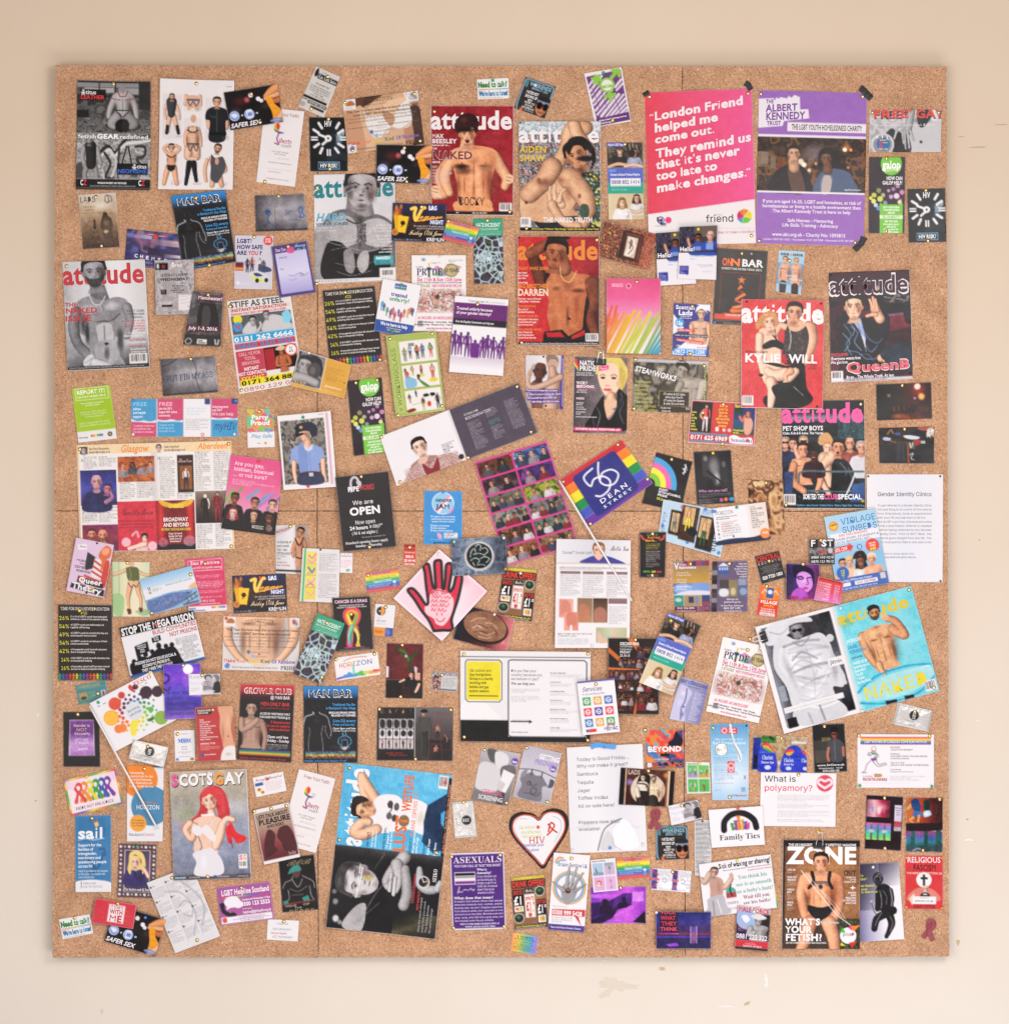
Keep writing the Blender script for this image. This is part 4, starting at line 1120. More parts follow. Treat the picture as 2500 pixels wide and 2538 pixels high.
build(r'''
@A1|poster|228,185 806,198 803,1052 218,1046|black and white fetish gear poster|black and white poster of a kneeling man, top left corner of board|c=3|b49,2.5
R 0 0 100 100 2a2829
N 0 4 100 48 26 3 2c2a2b 5c5a5a 3a3839 6a6868
R 0 2 84 6 8a888a
R 10 6.5 50 11 a8a6a8
R 56 6.5 84 12 9a989a
L 3 1e1c1d 30,2 30,13
L 3 1e1c1d 52,2 52,13
R 84 0 100 26 2a2829
R 0 13 84 15 2a2829
R 0 27 16 35 1c1a1b
N 0 34 100 48 12 8 3a3839 6e6c6c 4a4848 828080
C 343233 40,40 56,34 74,36 86,40 84,44 62,46 44,44
A a8a5a6 52,15,5 47,22,4.2 44,28,3.6 43,33,3
A a8a5a6 73,15,5 78,22,4.2 80,28,3.6 81,33,3
W 62 10 12 34 8.5 b4b1b2
E 62 24 1 10 5c5a5b:80 60
E 54.5 31 6 4.5 c0bdbe 50
E 69.5 31 6 4.5 b6b3b4 50
A 9a9798 54,33,7 47,39,6 50,42,4
A 8a8788 70,33,7 78,39,6 74,42,4
L 3 2a2829 53,27 71,27
K 2 2a2829 54,28 62,33 70,28
E 62 6.6 4.4 3.4 8a8788
E 60 41 8 6 161415
E 66 41 5 6 242223
L 2.5 8a3038 55,9 58,14 66,14 69,9
L 2 8a3038 47,16 53,17
L 2 8a3038 71,17 77,16
R 4 8 39 18 171516
E 8.5 9.2 1.5 = e8e6e6
L 3 e8e6e6 6,11.2 11,11.2
L 3 e8e6e6 8.5,11 7,13
L 3 e8e6e6 8.5,11 10,13
T 12 8.8 26 12.6 e8e6e6 b titus
T 5 13.5 37 16.9 d83a3a k LEATHER
R 0 48 100 90 787676
N 0 48 100 90 16 21 5a5858 a4a2a2 7c7a7a c0bebe 8c8a8a
K 9 2e2c2d 30,68 42,60 52,66 66,54 82,52 100,50
K 7 d8d6d6 32,70 44,63 52,69 66,58 84,56 100,54
K 6 3a3839 58,62 56,80
K 8 c8c6c6 68,60 62,78 74,78 70,60
K 5 2e2c2d 68,60 62,78 74,78 70,60
K 7 3a3839 80,60 92,60 92,68 82,72 94,82
K 6 2e2c2d 38,66 46,76 40,88 50,89
K 5 cac8c8 46,64 54,74 48,88
C 4a4849 0,78 8,76 10,90 0,90
A 9c999a 10,62,3.4 8,70,3 11,76,2.6
A 9c999a 28,62,3.4 30,68,3 33,76,2.6
A 8e8b8c 16,76,4 12,84,3.6 12,91,3
A 8e8b8c 24,76,4 27,84,3.6 28,91,3
A 2a2829 19,60,7.6 20,68,7 20,77,6.6
F 17 55.5 3.2 a8a5a6 2a2829 sB
R 0 48.6 100 54 6e6c6c:40
T 2 49.4 27 53 f0eeee b fetish
T 27.5 49 57 53 f4f2f2 h GEAR
T 58 49.4 97 53 f0eeee b redefined
R 55 75.5 96.5 86 141213
E 78.5 77 1.5 = e8e6e6
L 3 e8e6e6 76,79 81,79
L 3 e8e6e6 78.5,79 77,81
L 3 e8e6e6 78.5,79 80,81
T 82 76.6 95 80 e8e6e6 b titus
T 56 81 95 84.4 3a68c8 k NEOPRENE
R 0 90 100 90.5 c0bebe
R 0 90.5 100 98 181617
R 0 98 100 98.5 c0bebe
R 0 98.5 100 100 181617
T 6 91.2 10 96 ecebeb k C
T 10.3 91.2 14.5 96 d8383a k Z
T 84 91.2 88 96 ecebeb k C
T 88.3 91.2 92.5 96 d8383a k Z
T 29 93 68 94.6 e8e6e6 k WORLDS BIGGEST GAY RETAILER
T 19 96 80 97.2 b0aeae r MANCHESTER | BIRMINGHAM | LONDON | BERLIN | VIENNA | ONLINE
@A1|catalogue_page|880,172 1464,190 1452,1049 865,1046|white clothing catalogue page|white catalogue page of seven models in black gear|c=5 m=matte|b49,3.6
R 0 0 100 100 e8e2e3
T 89 5.2 97 6.4 6a6466 r FETISH
R 4 14 30 54 ded8d9
A dcae94 9,24,2 7,30,1.8 9,36,1.5
A dcae94 23,24,2 26,30,1.8 27,36,1.5
A dcae94 14,33,3.4 12,42,2.8 11,48,2.4
A dcae94 19,33,3.4 23,42,2.8 25,47,2.4
A 3a3c40 16,21,7 16,26,6 16,32,4.6
F 16.5 16.5 2.8 d8a88c 3a2a22 sB
A 26262a 11,43,2.2 10,49,2.2
A 26262a 24,43,2.2 26,49,2.2
R 32 14 57 29 e0dadc
A dcb094 35,15,2.4 34,23,2
A dcb094 54,15,2.4 55,23,2
C dcae92 37,15 52,15 54,21 52,28 46,26 44,26 38,28 36,21
L 4 3a4060 37,18.5 53,18.5
K 2.4 3a4060 38,20 41,24 45,20 49,24 53,20
R 61 16 94 55 e0dadc
A d8a68a 67,30,4 66,36,3.4 67,43,3
A d8a68a 89,30,4 91,36,3.4 90,43,3
C 232528 62,30 66,26 76,24 88,26 92,30 94,36 89,38 88,55 67,55 68,38 62,36
L 2 4a4c50 77,26 77,50
R 68 47.5 90 50 18181a
F 77 20 4.4 d8a488 2c2622 s
K 1.6 55585e 68,32 72,34 76,33
R 33 35 57 71 e0dadc
A dcae92 39,45,3 35,52,2.6 36,60,2.2
A dcae92 52,45,3 55,52,2.6 56,60,2.2
W 45 42 9 64 7 deb296
A deb296 40,64,6 39,70,5
A deb296 50,64,6 51,70,5
E 45.5 35.5 3.8 3.6 d0a084
L 4 35373c 38,58.5 53,58.5
K 3 35373c 38,46 45,48 52,46
K 2.4 35373c 39,60 42,65 46,60 50,65 53,60
K 2.2 35373c 40,43 39,47
K 2.2 35373c 50,43 51,47
F 17 62.5 3.6 d8a488 2a221e s
A dcaa8a 11,67,2.4 7,63,2.2 12,60,2
A dcaa8a 23,67,2.4 28,63,2.2 22,60,2
W 17 66 7 78 5.4 e0a684
K 2.8 2c2c30 11,69 17,71 23,69
A e0a684 13,80,3.8 10,88,3.4 8,95,2.6
A e0a684 21,80,3.8 23,88,3.4 25,95,2.6
P 26262a 11,78 23,78 22,82 17,84 12,82
A e0b8a0 40,72,2.6 50,72,2.6
A 222226 41,76,4 39,86,3 37,95,2.4
A 222226 47,76,4 49,85,3 51,92,2.4
R 38 75 50 78 222226
A dcaa8c 65,73,2.6 62,82,2.6 64,92,2.2
A dcaa8c 86,74,2.6 90,82,2.6 83,84,2.2
A dcaa8c 74,88,4 72,96,3.4
A dcaa8c 82,88,4 85,96,3.4
C 4e5055 70,68 76,71 86,70 90,80 83,90 78,94 70,90 70,80
K 2 d8504a 68,70 70,78
F 79 62.5 4 d8a084 322a26 sB 10
E 78 74 3.4 4 d8a488:90 40
Z 48 25 57 29 3 8a8484:60
Z 22 51 31 53 2 8a8484:60
Z 85 51 95 54 3 8a8484:60
Z 42 67 57 71 4 b08078:60
Z 17 92 30 96 4 b08078:60
Z 47 93 58 96 3 8a8484:60
Z 83 92 94 97 4 b08078:60
Z 78 98.4 98 99.4 1 8a8484:60
@A1|photograph|232,1085 528,1068 564,1499 272,1518|sepia photo of a jacketed back|sepia photograph of graffitied wall, seen from behind a jacketed figure|c=1.4|b47,6 b50,95
G 0 0 100 100 v c8b8ae b49c84 7a6450 4a3a34
E 60 22 40 12 e8dccc:70 100
T 4 5 46 15 4a4542 r LADS
K 2 5a5450 72,6 70,14 78,18 80,8 74,4 86,6 88,14 80,16
T 10 22 44 25 8a7260 r FIRST DATE
T 14 28 40 31 7a6252 r MONTHLY
T 6 33 66 36 8a7466 r UNUSUAL TIMES THE BAR
C 5a4a3e 58,44 66,38 76,42 84,48 86,62 82,68 84,84 78,94 62,94 58,80 56,66 52,60
C 4a3c32 62,36 68,34 74,38 72,44 62,44
E 68 54 12 8 857059:80 100
E 66 70 10 5 d0b898:80 80
L 4 3a3029 38,48 37,62
P 3a3029 32,60 42,60 37,66
T 30 68 46 73 2e2520 r AT
T 24 77 50 83 2e2520 r THE
T 12 91 58 97 2a201c b CURTAIN
Z 78 34 94 40 2 6a5a50:70
L 1.4 5a4a40 6,60 26,58 24,66
K 1.4 5a4a40 10,50 16,56 22,50
@A1|photograph|1622,1092 2010,1079 2044,1366 1632,1378|dark blue-grey wall photo|photograph of a grey wall with a blue stick figure, left of bare-chested cover|c=1.5|b48,4
=wall1
T 56 44 70 58 34569c ri/-4 Sex
T 64 66 82 74 34569c r/-3 Gay
K 2.4 34569c 88,36 86,44 89,56 86,62 92,64 95,58 92,50 94,40 90,36
K 2.2 2f4f78 22,40 20,50 26,56 22,46 28,44 30,52 24,62 24,76 14,86
K 2.2 2f4f78 24,74 36,86
E 24 46 5 6 2f4f78:80
L 1 4a464c 38,30 38,90
@A1|flyer|1466,1404 1772,1408 1760,1832 1460,1826|pale safety flyer|pale lilac police flyer asking how safe are you|c=1.2 m=matte|b50,3
R 0 0 100 100 cfcbd8
T 6 7 45 14.5 35336a k LGBT?
T 6 18 73 25.5 35336a k HOW SAFE
T 6 29 32 36.5 35336a k ARE
T 36 29 61 36.5 d03a3c k YOU
T 63 29 72 36.5 35336a k ?
E 86 9.5 12 8.6 e04a44
T 79 5 92 8 f4e8e8 k LOVE
T 78 9 93 13 f4e8e8 k £100
R 2 50 24 66 c03a40
R 4 51 22 58 4a3a44
R 2 61 24 64 e0c040
D 34 43 26 3a3a44 3c3e50 26262e
D 46 40 30 d0a890 c83a40 3a3a50
D 66 42 26 d0a890 e8e4ea 3a3a50
D 76 46 24 3a2a28 5a5a64 2a2a34
C 4a4e70 62,60 80,57 96,62 94,67 70,68
C d8d4dc 40,70 58,66 84,72 92,82 86,88 62,86 46,78
C d8e04a 42,74 60,78 82,86 66,86 50,80
C 3a4a6a 50,71 62,70 74,75 58,76
E 60 84 5 4 2a2a34
E 84 83 5 4 2a2a34
E 10 89 4 3 eeecf4
T 14 88 42 92 e8e6f0 r Greenwich
@A1|flyer|620,1354 1060,1400 1030,1690 596,1640|blurred purple film card|blurred purple and blue film flyer pinned beside silhouette bar flyer|c=1|b28,80
G 0 0 100 100 h 3a3c7c 5a4a80 6a4068 c88a98
N 0 0 100 100 60 12 2c2c5c 5a5c98 34305c 8a5a80 282848:70
G 0 12 45 22 h 7a7ac8:60 c8c4e0:80
G 30 20 100 30 h b88a90:0 e0c4c4
G 50 30 100 36 h c88a90:30 e0b0b8
G 40 45 100 64 h 1c1a34:80 4a3a60
G 70 58 100 66 h d8c8d0:20 e8dce0
G 18 2 30 16 h e05040:70 40b0c8:50
G 55 6 72 12 h e04a3c:20 e04a3c
E 52 13 3.4 6.5 e0382c
T 38 8 48 11 d8d4e4 k ****
T 57 10 67 13 d8d4e4 k ****
R 0 26 8 34 2a2c60
R 0 46 10 56 2a2c60
R 0 66 12 74 2a2c60
T 17 66 23 75 f0eef4 k C
T 27 67 33 76 f0eef4 k H
T 37.5 68 43 77 f0eef4 k E
T 47.5 69 54 78 f0eef4 k M
T 59 70 65 79 f0eef4 k S
T 70.5 71 76 80 f0eef4 k E
T 81 72 88 81 f0eef4 k X
Z 26 84 62 90 1 b8b0d0:80
Z 28 94 56 98 1 b8b0d0:60
@A1|flyer|964,1096 1392,1050 1480,1616 1064,1686|tilted silhouette bar flyer|tilted black and blue bar flyer with male silhouette under white catalogue page|c=2.4|b45,6 b49,98
=manbar
@A2|card|265,73 453,158 325,479 124,392|narrow grey advert cutting|narrow grey newspaper cutting tilted near the top edge|c=1.4 m=matte t=.2|b57,11 b46,93
R 0 0 100 100 cfcac6
C 262122 8,6 14,2 18,8 20,18 10,22 6,14
R 22 12 100 24 242022
T 25 14 96 22 d8d4d0 s Gay Link Intro
Z 30 4 60 10 1 8a8684:70
TC 52 33 6 4a4644 b60 WE CAN HELP YOU!
Z 10 40 90 66 5 5a5654:80 c
R 0 68 92 74 2a2627
R 24 76 96 83 2a2627
T 28 77 92 82 d8d4d0 b NOW FAST GROW
R 0 76 20 78 2a2627
R 40 86 92 91 2a2627
E 10 90 10 6 a8a4a2
@A2|leaflet|-141,395 173,430 98,1025 -206,985|white church leaflet with rainbow bird|white church leaflet with rainbow bird, half under the dark lights flyer|c=1.6 m=matte|b24,2 b22,98
=liberty
@A1|flyer|1380,285 1800,217 1848,517 1435,584|upper left dark lights flyer|dark condom flyer with glowing lights, over the church leaflet corner|c=1.4|b50,15 b57,91
=safersex
@A2|card|207,476 503,476 515,903 218,904|left clock card|black clock-face card with a lit face, below the narrow cutting|c=1.2|b52,3 b52,95
=hivclock
@A2|leaflet|470,342 1063,265 1115,685 513,764|female torso leaflet|leaflet printed over a woman in a white bra|c=1.6|b95,5 b3,5 b95,94 b7,95
G 0 0 100 100 h c8a284 d2aa8a b88c6c a87c60
C 5a3a2c 18,0 52,0 40,10 30,22 22,14 14,18
C 4a2e24 30,2 44,0 36,14 26,20
C d8b090:80 24,20 60,6 84,0 92,40 90,100 28,100 14,50
C e8c4a4:70 54,16 82,10 84,30 70,40 56,36
C c49474 0,30 18,28 24,70 22,100 0,100
C 4a342e 86,30 100,34 100,100 84,100 84,60
C b88868 78,46 86,40 88,84 84,100 76,90
C e4dedc 28,40 40,36 52,40 60,56 52,74 38,78 30,60
C e4dedc 58,54 66,40 78,20 86,20 88,54 80,66 66,64
C b88c70 52,30 62,36 66,48 60,58 52,44
L 4 e4dedc 82,0 86,22
L 3 e4dedc 26,22 30,42
K 3 bda99c 30,62 44,80 56,64 70,68 86,58
E 60 56 3 3 b09078
R 0 0 17 20 e4dedc
C b06a3a 4,12 7,5 12,4 16,12
Z 3 15 15 18 1 8a8688:70
R 85 0 100 19 e4e0e0
N 87 3 98 16 5 3 8c888a d8d4d4
R 1 84 12 100 e4e0e2
C 5a7ec0 3,94 6,87 10,90 8,97
=horizona
@A2|magazine|246,928 882,915 892,1760 256,1785|teal title portrait cover|magazine with teal title over black and white bare-chested man|c=2.2 pages=3|b4,12 b2,100
R 0 0 100 100 d2ced2
G 0 0 100 100 h dcd8dc c4c0c6
T 0 4 99 21 2a8088 ku attitude
P 7a7678 42,20 70,20 76,44 36,44
F 59 14 19 a8a4a6 2a2628 s 4
E 44 12 9 14 2a2628:70 100
E 60 30 12 3 4a4648:60 90
C 6e6a6c 8,50 20,36 40,32 46,34 62,40 78,38 96,46 102,60 102,100 10,100 12,70
C 9c989a 0,52 12,46 18,44 22,60 18,72 12,100 0,100
C a8a4a6 20,44 36,38 50,44 52,62 36,68 22,62
C b0acae 60,46 80,42 96,50 96,64 80,68 62,64
E 57 42 6 6 4a4648:80 90
K 3 3a3638 40,42 50,46 58,45
E 56 60 4 15 3a3638:70 90
C 232022 14,66 30,62 50,74 74,72 92,70 84,100 12,97
C 8e8a8c 36,72 46,70 50,84 46,92 38,88
C a8a4a6 56,74 66,72 66,86 58,92 52,84
E 42 82 8 10 9a9698:70 90
E 61 80 8 10 b8b4b6:60 90
K 1.4 c9c5c7 14,58 30,62 50,61 70,54
K 1.4 c9c5c7 16,62 34,66 52,64 74,58
K 1.2 b8b4b6 20,70 40,68 62,72 80,70
K 1.2 b8b4b6 26,82 50,86 72,82
K 1.2 b8b4b6 28,90 46,94 70,90
K 1.4 c2bec0 30,22 50,14 70,12
K 1.2 c2bec0 32,16 48,10 64,8
N 54 46 64 64 5 4 2e2a2c 8a8688 4a4648 a09c9e
R 0 98.5 14 98.6 fff:0
R 0 96.6 100 100 dedadc
Z 4 97 80 99.4 1 7a7678:80
R 80 88 100 97 e0dcdd
H 82 89.5 98 96
T 2 36 38 43 6aa8c0 kiu HARD
T 2 44.5 42 47 3a6c84 k VINNIE JONES
TL 2 48.3 2.4 d8d4d8 b78 Straight talking with|Hollywood's tough guy
TR 96 47.5 2.6 dcd8dc b78 QUEER AS FOLK|Exclusive on set chat|by Russell T Davies
TR 96 57.6 2.6 dcd8dc b78 BEST OF BRITISH|Gay Brits on the|rise for 2001
TR 96 67 2.6 dcd8dc b78 TERRY ALDERTON|Cutie footie|comic wideboy
R 75 76.5 95 85 4fa0ac
E 75 80.7 2 4.2 4fa0ac
E 95 80.7 2 4.2 4fa0ac
T 76 77.6 94 80 eaf0f0 k NAKED!
T 76 81 94 84.4 2f747c b80 FREE DOUBLE
''')
build(r'''
@A2|magazine|1168,387 1816,387 1812,1246 1172,1240|red title cover of a shouting bare-chested man|deep red magazine cover with a shouting bare-chested man, fists raised|c=1.8 pages=3|b4,5 d97,2 b96,97
G 0 0 100 100 h 8e2630 8a2430 9a2c38
T 0 5 99 21 e9e2e4 ku attitude
A dda07c 20,52,6 10,66,7 17,80,6 5,83,5
A e4a884 30,47,5 22,54,7 16,66,7.4 22,80,5
A e0a684 78,46,6 84,56,7 92,66,6.4 90,74,5 94,68,4
E 5 78 6.5 4.6 e8b898
L 2 a06a50 2,76 9,77
L 2 a06a50 1,79 8,80
L 5 d0c0b8 5,83 11,84
E 95 67 6 4.4 ecbc9c
L 2 a8745a 92,65 98,66
L 2 a8745a 91,68 97,69
A e4ae8c 44,32,8 44,41,10
W 52 37 29 97 20 e8a07a .5
E 40 60 16 6 4a3028:70 90
E 36 56 14 4 201814:80 90
E 66 57 12 5 8a6a50:70 90
C dc986e 30,88 32,97 70,97 70,86
F 44 26 9.6 e8ac8a 4a2420 o
C 3a1c1c 28,20 31,12 40,7 52,8 58,15 56,22 50,20 44,23 36,22 32,24
E 42 22 14 3 241614:90 70
E 34 23 8 3 2a1c18:80 90
E 40 13 8 4 6a3830:60 90
E 54 22 6 2.4 241614:70 80
K 4 2a2022 34,84 36,90 36,86
T 33 84 65 91.5 2c2224 r COCKY
R 0 97 100 100 1c1518
T 30 97.6 34 99 d8d0d0 k A1
T 50 97.6 68 99 d8d0d0 k Sex on the Net
Z 36 97.7 48 99 1 a03038:80
Z 70 97.7 82 99 1 a03038:80
H 83 89 98.5 96.6
T 1 26 15 29.6 e6dcdc k MAX
T 1 30.6 31 34.4 e6dcdc k BEESLEY
T 1 35.3 23 37 e6dcdc k bares all in...
T 1 38.6 7 40.2 e6dcdc k THE
T 1 41.6 51 49.5 b0a0a4 k NAKED
T 1.5 42.2 50.5 48.9 84302e:60 b NAKED
T 1 51 11 52.8 e6dcdc k ISSUE
TL 1 55.3 2.9 d8b8b8 b76 REEF|QUEER AS FOLK|NORTHERN LINES|EMMERDALE|3 MR GAY UK'S|TOBY ANSTIS
@A2|flyer|740,694 1180,700 1155,1006 735,990|upper middle dark lights flyer|dark condom flyer with glowing lights tucked over the teal title|c=1.3|b50,8 b57,95
=safersex
@A2|flyer|868,1152 1290,1165 1280,1464 858,1452|upper fiery casino flyer|fiery playing card casino flyer below the red magazine|c=1.3|b54,8
=vegas
@A2|leaflet|1498,1274 1730,1272 1740,1785 1508,1787|upper shattered glass leaflet|green-headed leaflet with shattered glass, upright below the red magazine|c=1.2|b48,3
=hate
@A2|card|1296,1285 1546,1348 1505,1500 1256,1436|upper rainbow helpline card|rainbow striped card overlapping green hate-crime leaflet|c=1|b4,6
=rainbow
@A2|card|1527,178 1778,165 1782,328 1535,337|upper need to talk card|small white card with green and blue slogans at top edge|c=1 m=matte|g50,10
=need
@A3|beer_mat|135,157 373,238 285,490 42,405|tilted beer mat|dark square beer mat tilted at the top edge with white pin|t=1.4 c=.4 m=matte|w37,15
=weekends
@A3|leaflet|593,131 888,81 964,508 684,555|purple and white symbol postcard|white card with green gender symbol over purple slanted words|c=1.4|g50,5 y50,93
G 0 0 100 100 h e8e2e6 e6e2e6
P 6a3a78 4,7 96,4 96,88 8,93
N 6 6 94 84 5 9 6a3a78:0 6a3a78
L 5 e9e2ea:90 6,24 30,8
L 6 e9e2ea:90 6,34 44,10
L 4 e9e2ea:90 8,42 48,18
L 7 e9e2ea:90 8,52 52,26
L 5 e9e2ea:90 9,60 56,34
L 6 e9e2ea:90 10,70 64,38
L 5 e9e2ea:90 12,78 70,46
L 7 e9e2ea:90 22,82 80,48
L 5 e9e2ea:90 32,86 92,50
L 6 e9e2ea:90 44,86 94,58
L 5 e9e2ea:90 56,86 95,66
L 6 e9e2ea:90 68,86 95,74
L 4 e9e2ea:90 80,86 95,80
L 6 e9e2ea:90 74,34 94,22
L 5 e9e2ea:90 76,40 95,30
L 5 e9e2ea:90 30,8 48,4
L 1.4 6a3a78:90 30,10 42,70
L 1.4 6a3a78:90 14,30 22,70
L 1.4 6a3a78:90 60,34 76,80
E 54 28 20 = 8cc04a
E 54 28 15 = dfe4d8
R 40 28 68 33 8cc04a
TC 54 29 4 eef2e4 k70 your
L 8 8cc04a 28,8 30,22
L 8 8cc04a 19,12 39,17
L 8 8cc04a 21,20 38,9
L 9 8cc04a 66,18 86,6
L 8 8cc04a 74,4 90,4 90,15
L 9 8cc04a 56,41 56,56
L 9 8cc04a 44,48 68,47
P 5e2c6e 6,86 98,82 98,97 6,99
T 12 88 90 91 ede6ee k/-1 Galop's trans* advocacy service
T 12 93 46 96 ede6ee k is here for you
@A3|magazine|78,508 722,510 722,1376 92,1372|white title cover of reclining man on crochet|magazine with man reclining on colourful crochet blanket|c=1.6 pages=3|d2,1.5 b8,97.5
N 0 0 100 100 11 5 2a3038 8a4048 d0c8c8 3a8a8a 203a5a d0603c c8b8c0 285048
N 0 0 100 100 6 15 2a3038:40 d8d4d4 a04850 6ab0b0 18202a e8e4e0
N 0 0 100 12 10 7 a8c0c0 d8d4d8 8a9aa8 c0d0cc
C 1c2028:90 10,80 30,70 60,72 70,100 30,100
N 76 46 100 100 9 12 d0b84a 2a2a34 4a6a70 dcc860
G 0 24 38 34 v 3a2a38:50 c8c0c4:60
T 0 5 99 19 eae4e6 ku attitude
A c99c7e 82,6,9 70,4,9 62,10,9 58,24,8.4 50,36,9
A d4a688 68,4,8 74,14,7.6 88,24,5
W 46 48 30 86 22 d0a284 .3
C d2a486 2,62 20,54 50,44 72,52 76,66 58,84 40,92 10,90 0,84
A cc9e80 62,52,14 78,66,13 84,80,10 76,96,8
A c99a7c 40,42,13 30,54,12 12,66,12
E 30 56 18 6 6a4434:70 100
E 52 54 16 5 8a5e48:50 100
E 60 64 8 12 8a5e48:60 90
E 74 68 3 3 6a4030:70 60
E 24 54 4 4 5a382c:60 80
E 8 74 2 1.6 6a4030
F 70 31 12 c89474 2c2422 s -22
C 24201f 58,26 62,16 78,14 92,24 94,36 88,44 90,32 80,24 68,22 62,30
E 82 34 16 3.4 14100f:90 60
E 76 45 8 4 4a3028:60 90
A d8ac90 40,78,6 46,70,6.4 52,76,5
A d4a88c 44,72,4 43,64,2 44,58,1.7
A d4a88c 49,72,4 52,65,2 56,62,1.7
A d4a88c 38,74,4 37,66,2 38,60,1.7
A d0a286 40,76,6 52,90,6 72,96,6
C 4a5a50 76,76 84,76 86,84 80,90 74,84
R 0 96.5 100 100 16161c
T 14 97 98 98.8 d8c848 b80 Will & Grace • Madonna • Boy George • Sophie Ellis Bextor • Steven Meisel
R 0 87.5 13.5 96.6 dedad8
H 1 88 12.5 95.5
T 1 23 34 28.4 d9b83c k AIDEN
T 1 30.8 32 36.4 d9b83c k SHAW
T 29 87.6 90 91.8 e8e4e4 k THE NAKED TRUTH
@A3|leaflet|772,676 1054,674 1066,1280 786,1282|upper helpline leaflet|two-photo helpline leaflet upright beside the pink friend poster|c=1.4|b50,2
=helpline
''')
ART['hello'] = '''R 0 0 100 100 e6e2e8
G 0 0 100 50 v 3a3434 4a4450
R 40 0 100 20 6a5c54
N 0 0 40 46 14 6 24222c 4a4450 2c2c48 6a4c44
U 50 22 7.5 7a4c3c 1c1614 st 3a4ea0
U 82 18 8.5 e0b0a0 c09484 bt 3a50a8
C 3a4ea0 36,48 40,32 50,28 58,32 60,48
A c89078 30,38,4 26,30,4 24,24,4
R 42 38 58 46 8aa8d8:80
R 72 32 90 44 9ab4e0:80
R 0 46 100 49 3a3440
T 3 39 42 47 f2eef4 k Hello!
T 30 54 94 57.6 8ab4d8 r Let's get to know each
T 30 60 48 63 8ab4d8 r other...
Z 50 72 96 74 1 6a6a84:80
Z 56 75 96 77 1 8a8a98:70
Z 62 84 94 86 1 8a8a98:70
R 4 75 28 91 3a3c94
P 3a3c94 20,90 28,90 24,93
Z 6 77 26 90 4 c8c8ec'''.split('\n')

